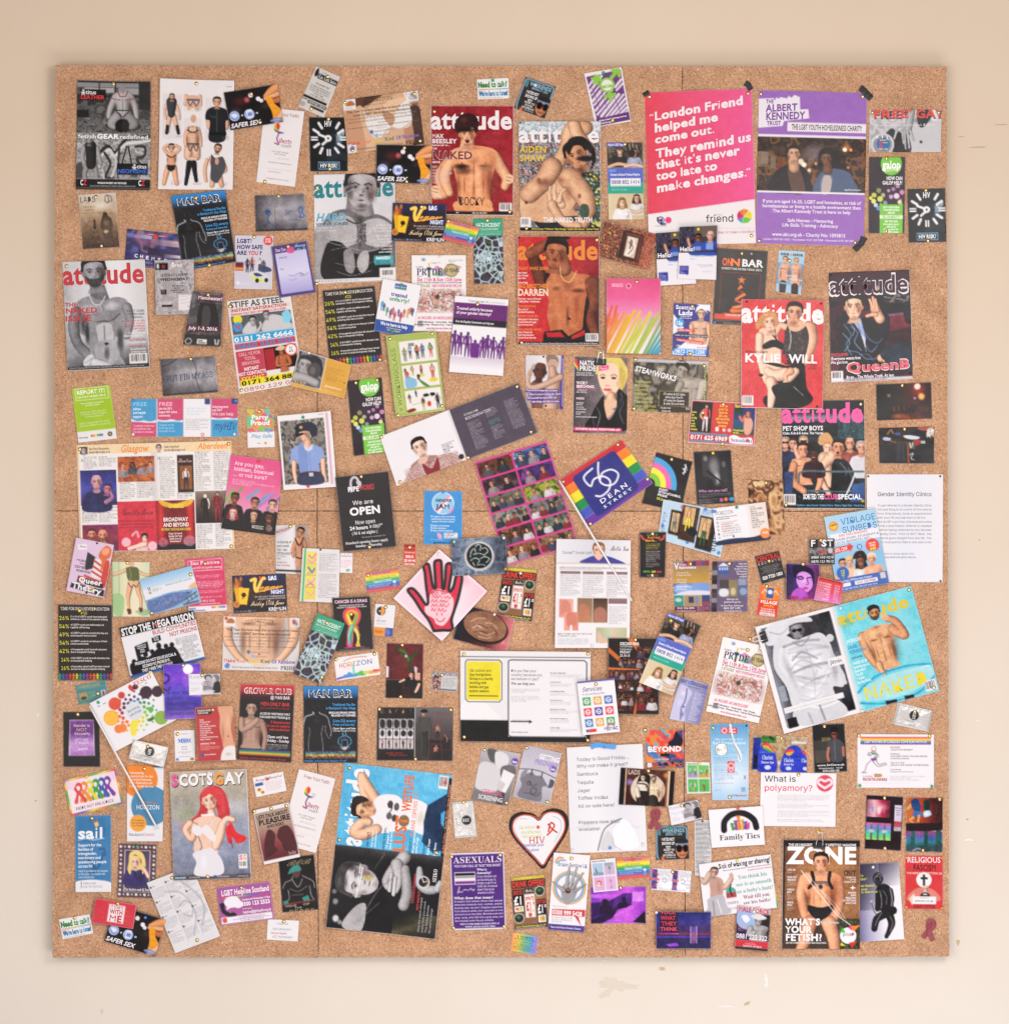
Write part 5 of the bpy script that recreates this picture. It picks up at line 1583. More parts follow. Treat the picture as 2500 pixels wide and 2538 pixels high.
build(r'''
@A3|poster|1068,280 1912,250 1946,1468 1100,1490|pink friend poster|large pink poster with bold white quotation|c=2.2 m=matte|b4.5,3 b96.5,3 b96,95
G 0 0 100 100 h dc4c5c e2567a e86098
P e8e2e4 0,79.5 100,71.5 100,100 0,100
T 4 14.6 8 18 ece2e6 k/-.5 “
T 8.5 13.2 92 18.5 ece2e6 h/-8.6 London Friend
T 8.5 21 68 26.2 ece2e6 h/-6.2 helped me
T 8.5 28.6 65 33.6 ece2e6 h/-5.9 come out.
T 9 37.5 98.5 43 ece2e6 h/-9.4 They remind us
T 9 45 87 50.4 ece2e6 h/-8.2 that it's never
T 9 52.4 66 57.6 ece2e6 h/-6 too late to
T 9 60 94 65.4 ece2e6 h/-9 make changes.
T 92.5 51.6 97 55 ece2e6 k/-.5 “
K 4 2a2a60 9,82 10,84 13,83 12,86 16,86
J 12 83.5 3 2 2a2a60
E 19 83.6 3 = e04a80
Z 7 86.6 22 88 1 8a848a:80
T 54 81 80 85.6 2a2628 r friend
Z 62 80.5 72 81.5 1 8a8488:80
P e0803a 85,79 89.5,77.5 94,78.6 89.5,82.6
P e8d43a 94,78.6 97,81 96.5,84 89.5,82.6
P 7ac040 96.5,84 93,86.6 87,86.8 89.5,82.6
P 3aa0d0 87,86.8 83.5,84.4 89.5,82.6
P d03a6a 83.5,84.4 83,81 85,79 89.5,82.6
L 1.2 e8e2e4 89.5,82.6 89.5,77.5
L 1.2 e8e2e4 89.5,82.6 94,78.6
L 1.2 e8e2e4 89.5,82.6 96.5,84
L 1.2 e8e2e4 89.5,82.6 87,86.8
L 1 c8b8bc 56,89.6 98,90.2
T 57 91.4 99 93.2 c8688a r Volunteer or make a donation
@A4|poster|190,262 1042,285 1014,1492 166,1470|purple youth charity poster|large purple homelessness charity poster of two young people at night|c=2|b2,2.4 b96,2.4 b3,98 b92,97.6
R 0 0 100 100 9462b4
P e4dce4 0,5.6 14,5 15,6.6 38,3.6 38.5,12 46,11.6 47,17.6 24,19.8 22.5,23 0,24.6
P e4dce4 15,7 16,4.6 19,5.2 20,4.2 26,5 28,3.2 30,4.6 33,2.6 36,3.4 37,8
T 7 6 14 8.4 7a4a98 k THE
T 7 9.6 36 14 7a4a98 k/-1.4 ALBERT
T 7 14.8 43 19.4 7a4a98 k/-1.4 KENNEDY
T 8 20.2 21 22.8 7a4a98 k/-.4 TRUST
R 27 20.4 100 26.4 e4dce2
T 31 21.8 96 25.2 26222a b THE LGBT YOUTH HOMELESSNESS CHARITY
R 0 28.6 100 30.4 e4dce4
R 0 30.4 100 65.4 2a1c18
N 0 30.4 100 65.4 26 8 241814 4a2c1c 1c1412 7a4a24 2a1c18
G 0 40 22 50 h a08468:80 4a3428:0
R 3 40 10 48 8a7a6c:80
R 12 43 17 51 7a6a5c:80
R 18 46 22 52 8a3028:70
E 55 38 14 6 6a5a60:60 90
E 50 42 14 8 7a6a72:70 90
E 82 36 6 = d8803c:80 90
E 80.5 37.5 2.4 = fff0c8 40
E 86 37.5 1.8 = f0a050 40
E 93 45 3 4 6a4450:70 60
E 40 46 4 = f4e4cc:90 60
E 43 48 3.4 = f8ecd8 60
E 48 51.5 2.4 = f4e0c0:90 60
E 54 47 2 = e0a060:90 60
E 57 63 2 = e0a050:90 60
E 84 49 2 = d88840:90 60
E 60 57 10 6 6a4028:70 100
C 1a1618 12,66 14,56 20,51 28,49 40,49 46,52 50,60 50,66
C 5a3c36 28,49 37,49 43,58 44,66 33,66
A c89878 33,46,4.6 34,50,5
F 33.5 41 4.9 d0a082 1e1816 s
C 1c1514 56,44 58,38 66,36 73,39 78,47 82,52 78,56 68,54 58,52 56,50
C 4a5a78 54,66 56,56 62,51 72,50 84,52 90,58 92,66
C 6a7c9c:70 58,60 62,54 70,56 66,66 60,66
C b8a8a4 60,66 61,56 66,54 69,58 67,66
A 6a4430 65,48,4 65,51,4.6
F 63.5 43.6 4.3 7a5040 1c1412 n
T 81 63 96 64 d8ccc8 k Image © Robert Butterworth
R 0 65.4 100 66.6 e4dce4
TC 51 71 3.1 ebe4ee b96 If you are aged 16-25, LGBT and homeless, at risk of|homelessness or living in a hostile environment then|The Albert Kennedy Trust is here to help
TC 50 83.2 3.1 ebe4ee b96 Safe Homes - Mentoring|Life Skills Training - Advocacy
T 15 92.4 83 94.6 ebe4ee b www.akt.org.uk - Charity No: 1093815
T 7 96.2 92 97.4 e0d4e6 b London: 0207 831 6562 - Manchester: 0161 228 3308 - Newcastle: 0191 281 0095
@A4|postcard|1062,422 1628,414 1622,752 1054,750|grey chat line postcard|grey postcard with red FREE lettering, right edge of the board|c=1.4|b4,5 b96,7
N 0 0 100 100 30 6 8e8c90 c8c4c8 a6a4a8 dad6da
C c4c2c6 46,60 60,40 76,34 100,30 100,100 56,100 50,80
E 72 76 2 3.5 3a383c
C 3a3a40 22,60 30,44 36,50 34,70 46,56 54,60 58,100 34,100 26,80
C 26262a 40,52 46,60 48,84 52,100 34,100 36,70
C 2a3034 66,0 80,0 88,10 76,40 68,36
A a4a2a6 58,6,5 55,34,5.4 53,52,5
A b0aeb2 49,50,1.8 50,74,1.5 51,92,1.2
A b0aeb2 53,52,1.8 55,76,1.5 56,90,1.2
A b0aeb2 57,50,1.8 60,64,1.5 62,72,1.2
A b0aeb2 46,50,1.6 47,68,1.3 48,80,1.1
E 19 82 16 = c8c6ca
E 19 82 13 = 8e8c92
E 20 81 9.4 = 3a68a8
T 15 70 25 73.4 e4d04a k FROM
T 14 75.5 19 88 d83a3c k 2
T 19 76 26 79 e4d04a k ONLY
T 14 91 26 95 e4d04a k PER MIN
T 4 70 7.4 78 e8e8ec k/-6 M
T 9 62 13 69 e8e8ec k/-3 A
T 17 60 20 67 e8e8ec k I
T 24 61 28 68 e8e8ec k/4 L
T 6 3 54 21 3a3c44 k FREE*
T 65 3 104 21 3a3c44 k GAY
T 5 .5 54.5 19 d8463c k FREE
T 54.5 .5 59 12 d8463c k *
T 64 .5 103 19 d8463c k GAY
T 7 32 92 38 dcdade ci Hardcore Service of students & Mates
@A4|leaflet|1054,788 1342,790 1334,1392 1052,1390|right galop leaflet|dark lights help leaflet with green circle, by the right edge|c=1.3|b49,2 b50,97
=galop
@A4|card|1356,1042 1655,1034 1664,1458 1368,1464|right clock card|black clock-face card with a shadowed profile, on the right edge|c=1.2|b49,3 b52,97
=hivclock
@A3|photograph|752,1292 1168,1400 1106,1680 690,1570|patterned wallpaper photo|photograph of a framed picture on swirling brown patterned wallpaper|c=1.2|
N 0 0 100 100 9 4 5a3028 a06850 3c2220 c88a60 6a4a34 8a4038 3a3a28
G 50 0 100 100 h a04838:0 b05a44:60
L 10 3a1c18 42,16 74,16 74,84 42,84 42,16
R 44 14 74 88 4a201c
R 72 14 76 88 6a3028
R 48 24 68 80 c8b4a0
C e4d8cc 52,30 60,28 64,40 66,56 60,76 50,76 52,54
C 8a7060 54,34 58,32 60,44 56,60
K 2 5a4438 52,40 62,52 56,72
L 2 8a4a38 46,18 70,18
''')
build(r'''
@B3|postcard|1152,-68 1455,-90 1472,328 1170,346|left hello postcard|hello postcard half hidden behind another one|c=1.3 m=matte|y50,6
=hello
@B3|postcard|1342,-116 1638,-128 1628,300 1326,290|right hello postcard|hello postcard lying over another hello postcard, below the pink poster|c=1.3 m=matte|y50,6
=hello
@B3|flyer|1640,45 2040,70 2002,662 1602,644|black festive bar menu|black festive menu with an orange ribbon tree|c=1.6|b49,5 l4,98
R 0 0 100 100 3a3634
T 12 13 31 22 e06838 h ON
T 28 13 48 22 ee7c40 h N
T 50 13 92 22 e8e4e2 k BAR
T 11 24.6 90 27.4 dedad8 b CHRISTMAS FAYRE MENU 2015
L 1.2 b0402c 12,31 88,31 88,82
L 1.2 b0402c 12,31 12,82
E 68 5 2.4 1.6 d8d4d2 60
P e47840 52,35 54,38.5 60,38.5 55.4,41 57.4,45.4 52,42.6 46.6,45.4 48.6,41 44,38.5 50,38.5
P e47840 51,46 55,50 46,54 45,52
P c85a30 46,54 60,58 44,62 58,56
P e88048 60,57 62,60 42,68 41,65
P c85a30 42,66 64,71 62,74 40,68
P ea8a50 64,71 66,75 38,79 36,76
P c8602e 37,77 68,79 66,83 34,80
P e47840 34,79 70,82 36,84 32,82
L 4 b04830 3,90 97,93
P d0503a 3,86 20,86 20,90 96,90 88,94 3,93
R 20 84.5 84 91 d8523c
T 24 86 80 88 f0d8d0 k TAKING BOOKINGS
Z 24 88.6 80 90.2 1 f0d0c4:90
Z 3 94 60 96 1 c8c4c2:80
Z 20 97 62 99 1 c8c4c2:80
@B4|card|347,60 554,73 520,413 322,386|two-man chat card|light blue card with two bare-chested men and black lettering|c=1|b44,24
G 0 0 100 100 v a8c8dc 9ac0d8 a4c4dc
R 0 30 100 80 4aa0d0
T 8 4 40 12 26242a k one
T 41 6 53 12 d86a3a k on
T 55 4 94 12 26242a k one
A d09a80 12,40,6 10,60,5 13,78,4
A d09a80 90,40,6 92,62,5 88,80,4
W 30 30 20 74 16 d8a288
W 72 30 20 78 17 dca68a
F 28 22 7.4 e0ac90 6a4c38 s
F 70 24 7.4 e0aa8c 9a7850 s
A 3a2a34 26,80,14 26,98,12
A 2e2026 73,84,14 75,100,13
T 36 57 78 62 f0eef2 r 09066
T 50 64 100 69 f0eef2 r 88 88 14
Z 10 42 44 46 1 4a3e44:80
Z 64 50 96 53 1 4a3e44:80
R 12 77 44 80 8ab8d4
@B4|magazine|738,240 1372,218 1402,1072 756,1102|outlined title leather jacket cover|magazine with a man in shiny leather jacket seated in car|c=2 pages=3|d3,2.5 d97,95
N 0 0 100 100 40 3 1c1820 4a1c30 241820 5a2438
R 0 0 100 26 3e1a2c
P 1a1820 58,22 100,18 100,42 62,42
P 6a2038 66,40 100,38 100,58 76,62
P 3a1422 70,56 100,52 100,72 80,74
L 4 8a4058 66,42 100,40
L 3 5a7a90:80 66,41 100,39
R 70 8 84 22 4a5a60:60
A d8a48c 96,14,5 90,26,4
A d8a48c 82,26,4 78,23,3
A 1e1c24 98,34,8 100,44,8
E 60 17 5 6 c8b098:80 70
N 68 14 100 30 12 5 1a1a22 3a3a48 2a2830 8a7068
L 2 8a98a0 68,24 96,28
C 1c1a22 14,44 24,40 36,42 52,44 64,58 68,70 62,82 40,84 18,84 10,66
C 16161e 16,38 26,36 36,46 34,60 20,60
A 1a1a24 22,44,9 20,62,8 24,76,8 44,82,7
A 1c1c28 40,48,6 56,64,7 66,58,6 68,44,6
K 4 5a7a9c:80 18,48 26,58 20,66 26,76
K 3 7a98b8:80 26,50 34,56 30,64 38,72
K 3 6a8aac:80 22,72 34,74 44,80 58,80
K 3 8aa8c0:70 16,56 24,64 18,72
K 3 5a7a9c:80 40,52 48,62 58,66 64,62
K 3 a0b4c8:70 24,46 30,52 28,58
K 3 6a8aac:70 58,68 50,74 44,68
K 2 7a98b8:70 36,76 46,76 52,82
P 9aa8d0 25,41 32,45 38,42 44,62 42,66 36,54
P 3a4a7a 34,46 40,60 42,64 37,54
P c8c8dc 38,56 43,62 44,74
A e4b094 62,44,6 58,38,6 56,34,6
A dca48a 50,26,1.6 52,30,2 55,36,3
A dca48a 54,24,1.6 55,29,2 57,36,3
A dca48a 57,26,1.6 58,30,2 59,36,3
A dca48a 46,41,2 52,40,2.4 57,40,3
T 0 3 99 21 e4dee2 h attitude
T 1 4 98 20 3e1a2a b attitude
F 30 32 10.6 ecbca2 2a2422 s
C 2a2422 19,30 19,24 24,20 36,19 42,24 42,30 39,25 30,24 22,26
K 2.4 2a2422 23,26 23,31
A e0a88c 62,80,5 72,78,4 80,80,2
A e0a88c 66,82,3 76,84,2 84,84,1.4
A 2a3440 70,76,9 90,72,9 104,82,12
C 2a3848 66,88 74,76 92,72 104,80 100,92
T 1 74 22 76.6 d84a60 k EXCLUSIVE!
T 1 77.4 37 80 e8e2e4 k Everyone wants him
T 0 81 21 83.4 e8e2e4 k We got him
T 19 83.2 97 92 f0d0d4 h/-1.6 QueenB
T 19.6 83.8 96.4 91.4 d85a68 k/-1.6 QueenB
T 19 95 78 97.6 e8e2e4 k/-.4 Brian... The Whole Truth. At last.
G 14 97.6 100 100 h d0c8d0 c8c0cc
Z 16 98 98 99.6 1 5a4a7a:80
R 0 90 15 100 e0dcde
H 1 90.5 14 98
''')
build(r'''
@B1|flyer|838,145 1146,138 1146,565 850,574|grey clubbing flyer|grey distressed flyer for a midweek club night|m=matte|w46,6
N 0 0 100 100 12 5 8a8688 c0bcc0 a49c9e b0a4a6
N 0 0 100 20 7 9 a09a9c:40 c8c4c6 8a5a5c
R 2 5 34 18 1c1a1c
E 22 12 5 4 8a3038
E 8 11 3 5 d8d4d4
T 42 8 70 13 ece8ec k NEW FOR
T 13 25 86 30 2a2628 s AFTER CLUBBING
T 13 33 86 38 2a2628 k WEDNESDAY
TC 58 46 4 3a3638 k70 Early reservation|Sale by Sam|Alternate Thursdays|All weekends
R 14 54 29 63 2a2426
Z 16 55 27 62 2 c8c4c6
Z 10 76 44 84 3 e8e4e8
R 16 82 44 86 2a2628
R 60 64 98 93 e4dce0
L 1 a8a0a4 62,68 90,66
L 1 a8a0a4 64,74 84,72
L 1 a8a0a4 64,80 92,78
E 86 86 1.4 = c04048
@B1|flyer|1140,385 1382,405 1358,824 1062,808|dark pride weekend flyer|dark motorcycle-jacket flyer with July dates, under the grey clubbing flyer|c=1|b50,5
N 0 0 100 100 22 4 2a2829 4a4849 343233 6a6869
C 1c1a1b 30,20 70,16 90,50 84,70 34,68
C 3e3c3d 40,30 56,26 66,44 60,66 44,64
C 5a5859 0,50 22,46 26,56 0,62
R 18 6 100 16 6a3048
T 20 8 98 14 ece6ea b Manchester!
L 1 c8b8c0 24,3 90,3
L 1 c8b8c0 30,19 96,20
R 0 63 100 72 5c2438
T 8 65 88 71 f0eaee b July 1-3, 2016
Z 18 76 84 79 1 c06070:90
R 0 80 100 100 2a2829
J 13 93 8 2 d0cccc
R 36 88 62 97 e4e0e0
T 38 89.5 52 92.5 2a2829 k ALBERT
T 40 93 60 96 2a2829 k KENNEDY
L 3 d0cccc 84,88 86,96 92,96 94,88
@B1|magazine|110,155 758,137 798,980 156,1010|red title cover of a silver-toned bare torso|magazine with red title over silver-toned bare torso, left edge of board|c=2.6 pages=4|b5,4
G 0 0 100 100 h b8b6ba d0ced2 e0dee0 c4c2c6
G 0 60 100 100 v 8a8a8e:0 28282c
G 0 20 26 100 h 98989c:60 c8c8cc:0
T 0 3.5 99 21 c0343c ku attitude
P 6a686c 34,22 50,22 56,38 30,38
F 38 10.5 13.4 96949a 1e1c20 B -4
E 49 12 5 12 2a282c:60 100
C 8c8a8e 12,44 18,36 32,32 40,36 52,36 62,34 74,36 80,44 80,60 70,70 30,70 16,64
E 30 44 15 6 b8b6ba:80 90
E 58 42 14 6 c4c2c6:80 90
K 4 4a4a4e:80 24,53 34,57 44,56 56,56 66,50
A 77767a 14,46,6 10,60,7 14,76,6 28,88,7
A 8a888c 76,44,6 79,56,5 74,70,5
E 22 58 6 14 2e3034:80 100
C 8a888c 24,56 44,58 62,56 60,70 62,84 70,100 34,100 28,80
C b4b2b6 38,60 54,58 58,68 54,78 42,78 38,68
K 2 56545a 47,60 47,76
C a09ea2 36,76 60,74 64,88 50,98 36,90
E 49 77 2.4 1.2 1c1a1e
E 49 86 5 9 4a484c:80 80
E 26 66 4 16 2a2c30:80 80
E 66 74 6 16 2a2c30:80 80
C c8c6ca 20,92 30,86 36,94 30,99 22,99
L 1.2 6a686c 22,94 34,88
L 1.2 6a686c 24,97 36,92
A c0bec2 34,94,6 46,97,5 56,99,3
K 2 d8d6da 31,32 36,40 44,40 50,33
L 1.4 d8d6da 43,41 45,46
R 0 97 100 100 26262a
T 2 97.6 94 99 b0aeb2 r Gilbert & George Donna Summer Clea Denny Jordan Knight Kylie Shelby Lynne
T 1 38 15 41.6 c0343c k THE
T 1 43 40 47.6 c0343c k NAKED
T 0 50 32 55 c0343c k ISSUE
TR 97 46.5 3 55545a b80 SEXIEST CELEBS|STRIPPED BARE|STARRING...
TR 97 56 2.4 b83840 b76 WILL MELLOR, H OF STEPS|G4, SU ELLIOT|JONATHAN KERRIGAN|ELLEN MASCIA|EMINEM
TR 97 67 2.7 e4e2e6 b80 PLUS ATTITUDE|READERS BARE ALL...
TR 97 73.4 2.5 b83840 b76 ALEX PARKS WILL
TR 97 75.8 2.5 e4e2e6 b80 Very big down under
TR 97 79.4 2.5 b83840 b76 FASHION SPECIAL
TR 97 82 2.5 e4e2e6 b80 Sex and seduction|on the big screen
H 76 87 98 96.4
@B1|photograph|878,922 1312,893 1336,1180 904,1212|dark grey scribbled wall photo|photograph of a shadowy grey wall with thin blue handwriting|c=1.6|b55,4
=wall1
T 9 46 93 62 2f4468 r/-4 PUT I IN MY ASS
K 1.6 2a282e 58,8 64,30 62,60 68,92
K 3 2a282e:60 2,20 16,14 30,2
@B1|flyer|1402,464 1904,408 2010,1106 1500,1196|loud newspaper chat advert|loud red, blue and yellow chat line advert torn from newspaper|c=1.6 m=matte t=.2|b4,6 b4,96
R 0 0 100 100 e2dcda
R 2 9 97 13 d8d2d0
T 4 1.8 88 8 55585c k STIFF AS STEEL
T 4 9.4 92 12.6 c83038 k INSTANT SATISFACTION
T 4 14 90 16 c83038 k BARGAIN CHAT FROM 5P/MIN OR £1.50 A WEEK
R 3 17 96 37 5e5e60
C cccacc 18,36 24,28 34,24 40,30 38,37
C c8c6c8 50,37 54,26 66,20 84,24 96,34 96,37
F 36 24 4.4 b0aeb0 2a282c s
F 58 19.6 4.2 b0aeb0 2a282c s
A bcbabc 42,36,2.6 48,30,2 47,27,2
E 13 21 7 = e8d83a
E 12 29 7.4 = 3a9cd8
T 8 27 17 31 c83038 k FREE
P 88cce4 82,20 92,16 97,24 92,32 82,30
R 3 38 97 46 3aa0d4
T 4 40 95 45 eeecee k 0181 262 6666
R 3 47 97 53 d03c40
T 6 48 94 52.4 3a88c8 k 0660 250 020
R 3 55 46 92 c04858
TC 24 57 5 e0a8b0 k76 CALL ME FOR|TOTAL|SERVICING
TC 24 73 5 f0e8ea k76 INSTANT|HOT CONTACTS
T 6 83 42 87 e8d83a k XXX CHAT
R 46 55 96 80 28201e
R 47 57 62 80 a83038
W 74 65 9 84 6 b86a48
A b86a48 66,68,3 64,76,2.6 74,76,2
A b86a48 82,68,3 84,76,2.6 75,77,2
F 73 62 3.4 b86a48 201814 s
C d8c0a0 64,58.6 73,55 82,58.4 73,60.4
E 88 61 10 = d8443a
E 88 61 8 = eeeaea
TC 88 58 2.2 2a2628 k60 TRY IT|£1.50|PER MIN
R 4 86 98 92.5 e6d62e
T 6 87.4 84 91.8 26221e k 0171 364 88
T 8 94.6 88 98.6 c03840 r 0890 129 00
@B1|flyer|182,1152 484,1122 540,1545 236,1578|bright green report card|lime green report-it card, left side of board|c=1.2 m=matte|y44,5
R 0 0 100 81 a4c437
R 0 81 100 100 e6e4e6
L 1.6 eef4dc 8,2 93,2 93,23 8,23 8,2
T 12 5.6 86 12.6 f0f6e0 k REPORT IT!
T 12 16 86 19 f0f6e0 k COME OUT AGAINST CRIME
TC 49 28 4 e8f2d0 b70 Report homophobic and transphobic|hate crimes or incidents
TC 49 44 4.4 dcecb8 r78 Speak to the LGB&T Advocate at|The Rainbow Project for support,|information and advice.
TC 49 64 4.6 dcecb8 r74 Contact Aisling on 028 9031 9030 or|email advocate@rainbow-project.org
T 3 90 26 93 4a484c b Housing
S 34 88 66 92 h d84a48 e88a3a e8d83a 5aa84a 4a6ab8 8a4a98
E 84 90 6 = 3c3a3e
E 84 90 3 = c8a860
@B1|leaflet|650,1232 1490,1230 1490,1532 650,1532|unfolded four-panel blue and pink leaflet|long four-panel pink and blue health leaflet|c=1.4|l2,5 l98,6 w2,93 w97,93
R 0 0 100 100 e8e4e8
R 0 0 24 60 3f98c8
R 0 60 24 100 cc4870
R 24.5 0 49 60 cc4870
R 24.5 56 49 100 3f98c8
R 75 0 100 52 cc4870
R 75 50 100 100 3f98c8
C e8e4e8 0,53 6,59 12,57 18,60 24,56 24,62 16,63 8,61 0,59
C e8e4e8 25,55 32,57 38,54 44,58 49,56 49,61 40,60 32,61 25,59
C e8e4e8 75,49 82,52 90,50 96,53 100,51 100,55 90,55 82,55 75,54
G 23.7 0 24.6 100 h b8a8b8 e0d8e0
G 48.8 0 49.6 100 h b8a8b8 e0d8e0
G 74.4 0 75.2 100 h b8a8b8 e0d8e0
T 2 9 15 19 8ec8ea b FREE
TL 2 23 10 e8f0f8 b78 advice|and health|support
T 26 9 39 19 f0b8cc b FREE
TL 26 22.5 9 f4e8f0 b72 Join the UK's|largest HIV online|community
TL 1.6 68 8 f0c8d8 r72 "I probably ended last|year healthier than|I've been in decades."
TL 26 66 8 a8d8f0 r72 "Support on the|forum has been|invaluable to me"
TL 76 18 9 f4e8f0 b70 Living long-term|with HIV?
T 76 36 96 44 f4d8e4 r We can help
T 77 62 98 82 2c4a80 ri myHIV
Z 52 22 71 44 3 b8cce0:80
Z 51 52 73 82 7 9a989c:80
R 69 0 74 15 3a3a80
R 94 0 100 14 3a3a80
E 67 94 1.6 = d84a50
E 67 94 .9 = e8e4e8
@B1|card|1555,1312 1774,1310 1782,1612 1568,1618|rainbow triangle card|small card with rainbow triangles over white|c=1|b46,7
N 0 0 100 60 13 12 e8c83a d8508a e88a4a 8ac84a 4ab8d0 c85a98
P e8c83a:70 0,0 30,0 14,20
P d8508a:70 40,20 70,20 54,44
P 5ac0c8:70 60,0 90,0 76,20
R 0 60 100 100 e8e4e6
P d8508a 4,52 20,52 12,62
P d8a0c0 30,54 42,54 36,62
P 5ab0d0 70,54 86,54 78,64
T 18 16 78 27 f4f2f0 k Party
T 14 30 84 42 f4f2f0 k Proud
T 14 66 90 75 5aaada bi Play Safe
Z 36 87 58 91 1 5a585c:80
E 66 89 5 = d8a03a
@B2|poster|312,380 726,341 792,938 370,975|tilted statistics poster|charcoal statistics poster with rainbow paper-doll people, tilted|c=1.6 m=matte|b43,5 b3,97 b94,97
=tie
@B2|leaflet|1014,102 1442,100 1446,706 1020,700|upper pride festival leaflet|white pride festival leaflet with faded crowd, upright in upper half|c=1.6|w52,2
=pride
@B2|leaflet|790,285 1092,340 1020,752 718,698|white treated unfairly leaflet|white leaflet of coloured figures above a blue band, two green pins|c=1.6|g50,6 g47,95
R 0 0 100 100 e9e6ea
R 34 5 64 13 3a58a4
R 34 13 64 15 3a9a68
T 36 8 62 11 d8e0f0 b Equality Commission
T 28 22 70 29 3a4c98 k treated
T 26 30.6 78 38 3a9c68 k unfairly?
D 10 42 18 4aa0d0 4aa0d0 4aa0d0
D 16 46 14 3a3a78 3a3a78 3a3a78
D 25 52 16 3aa088 3aa088 3aa088
D 35 54 18 8a3a68 8a3a68 8a3a68
D 40 50 14 d84a78 d84a78 d84a78
D 46 57 18 d8403a d8403a d8403a
D 55 52 14 5a3a88 5a3a88 5a3a88
D 62 57 18 a82a58 a82a58 a82a58
D 69 50 16 e0603a e0603a e0603a
D 79 47 18 e89a3a e89a3a e89a3a
D 85 44 14 d83a68 d83a68 d83a68
D 90 45 15 2a3a68 2a3a68 2a3a68
R 0 77 100 100 36549e
T 14 80 84 86 ecf0f8 k We're here to help
TC 50 88 4 e0d8a0 b70 if you feel you have been|discriminated against
@B2|leaflet|1356,421 1778,452 1734,1054 1308,1022|purple and white discrimination booklet|white booklet with purple silhouettes of standing people|c=2 t=1.2|b43,9
R 0 0 100 100 e9e6ea
T 26 4 56 7 6a5a78 r Transgender
T 58 4 94 7 b8b0bc r Discrimination
R 0 8.5 100 33 68286f
TL 5 14 5.4 f0eaf2 b86 Treated unfairly because|of your gender identity?
R 0 29 100 37.5 26222a
T 5 31.5 76 34.4 e8e4ea b How the Equality Commission can help you
D 6 45 33 6a2a80 6a2a80 6a2a80
D 17 47 30 6a2a80 6a2a80 6a2a80
D 30 46 33 6a2a80 6a2a80 6a2a80
C 6a2a80 36,62 44,60 52,62 52,79 38,79
E 44 58 3 2.6 6a2a80
D 58 51 28 6a2a80 6a2a80 6a2a80
D 67 48 31 6a2a80 6a2a80 6a2a80
D 78 50 30 6a2a80 6a2a80 6a2a80
D 88 58 21 6a2a80 6a2a80 6a2a80
D 96 49 30 6a2a80 6a2a80 6a2a80
G 0 79 100 92 v d0c4d4 e9e6ea
@B2|leaflet|812,738 1206,698 1280,1324 892,1378|green cartoon people leaflet|olive green leaflet with panels of cartoon people|c=1.4 m=matte|b8,4 b92,3 b95,94 b5,98
R 0 0 100 100 a8b662
R 5 7 20 96 b4c274
T 7 16 16 94 7c8a44 r^ v WORKINGCLASS
R 24 9 96 36 e8e4e0
R 24 39 96 67 e8e4e0
R 24 70 96 97 e8e4e0
D 33 17 17 c88a68 7aa05a 8a8a8a
D 44 15 16 c88a68 9ab8e0 4a4a58
D 58 15 18 6a4a3a d0583a 3a3a3a
D 69 14 18 c88a68 3a6aa8 5a6a80
D 85 14 18 6a3a3a 7aa05a d86a6a
R 42 12 54 16 8a8a8c
D 30 42 10 8a5a4a 5a5a6a d8504a
D 44 40 12 d87a5a e0a080 e0c04a
D 62 40 13 d8706a d8706a 3a3a48
D 84 40 20 d8806a e0a084 c8604a
E 84 60 9 2.6 e0cc4a
E 62 53 6 1.8 e0cc4a
C 8ab8d8 30,50 40,54 50,58 48,66 28,66
F 33 50 2.6 d8806a c8402a s
C 5a8a4a 52,56 62,60 76,68 64,66
F 55 54 2.2 6a4a3a 2a2a2a s
D 32 74 12 c88a68 3a3a3a c8b060
D 46 70 9 c88a68 3a5a98 3a3a4a
D 58 80 16 d89a78 2a2a30 c8b060
D 88 77 19 d8a088 26262c 26262c
E 70 89 4 3.4 c8503a
C 2a2a2e 60,77 68,76 72,79 62,80
C 2a2a2e 74,76 82,76 84,79 76,80
C 8a3a2a 24,94 38,92 42,95 28,97
L 1 6a6a6a 36,88 56,86
@B2|leaflet|504,1090 782,1062 830,1650 562,1684|tilted galop leaflet|dark lights help leaflet with green circle, tilted, mid-left of board|c=1.4|b25,4 b85,3
=galop
@B2|card|130,842 540,966 486,1230 66,1132|orange two-tone photo card|orange card with black and white photo of a parent hugging a child|c=1.2|w20,2
R 0 0 100 100 d8a03e
R 0 0 54 92 e2dedc
R 2 3 52 90 3a3638
N 2 3 52 90 24 6 4a4648 8a8688 2a2628 6a6668
C 2a2527 22,30 26,10 36,6 46,14 50,40 44,60 30,58
F 17 38 24 a8a4a6 2a2527 s
E 36 44 12 22 4a4446
E 33 46 7 16 6a6466 60
A a8a4a6 2,74,9 20,70,8 44,76,7
T 5 82 26 94 e0b048 r N/\Z
Z 58 22 92 62 7 a87830:80
T 60 74 92 80 f0e4c8 bi @lovemuchmore1.ork
T 92 54 98 66 8a6a28 k ”
Z 54 88 96 96 2 f0dcb0:70
''')
build(r'''
@B1|note_card|1752,36 2032,-10 2108,398 1818,440|violet writing card|violet framed card for handwritten notes, beside the pale lilac police flyer|c=1.3|b46,5
R 0 0 100 100 4a3a74
G 8 15 94 94 v c4bee0 d4d0ea a8a0d4
T 10 6 38 12 e0c8e4 b Dear Zoe
C d8508a 40,10 56,6 62,12 58,18 46,18
T 62 2 94 9 9ad0e8 ci Funny
T 66 11 94 18 9ad0e8 ci Girls
T 16 22 38 26 6a6488 ri please play
T 16 44 24 48 5a5478 r for
K 1.6 8a84a8 36,60 50,62 66,58 78,64 88,60
K 1.4 8a84a8 34,68 44,70 54,68
J 70 62 4 1.4 6a6488
''')
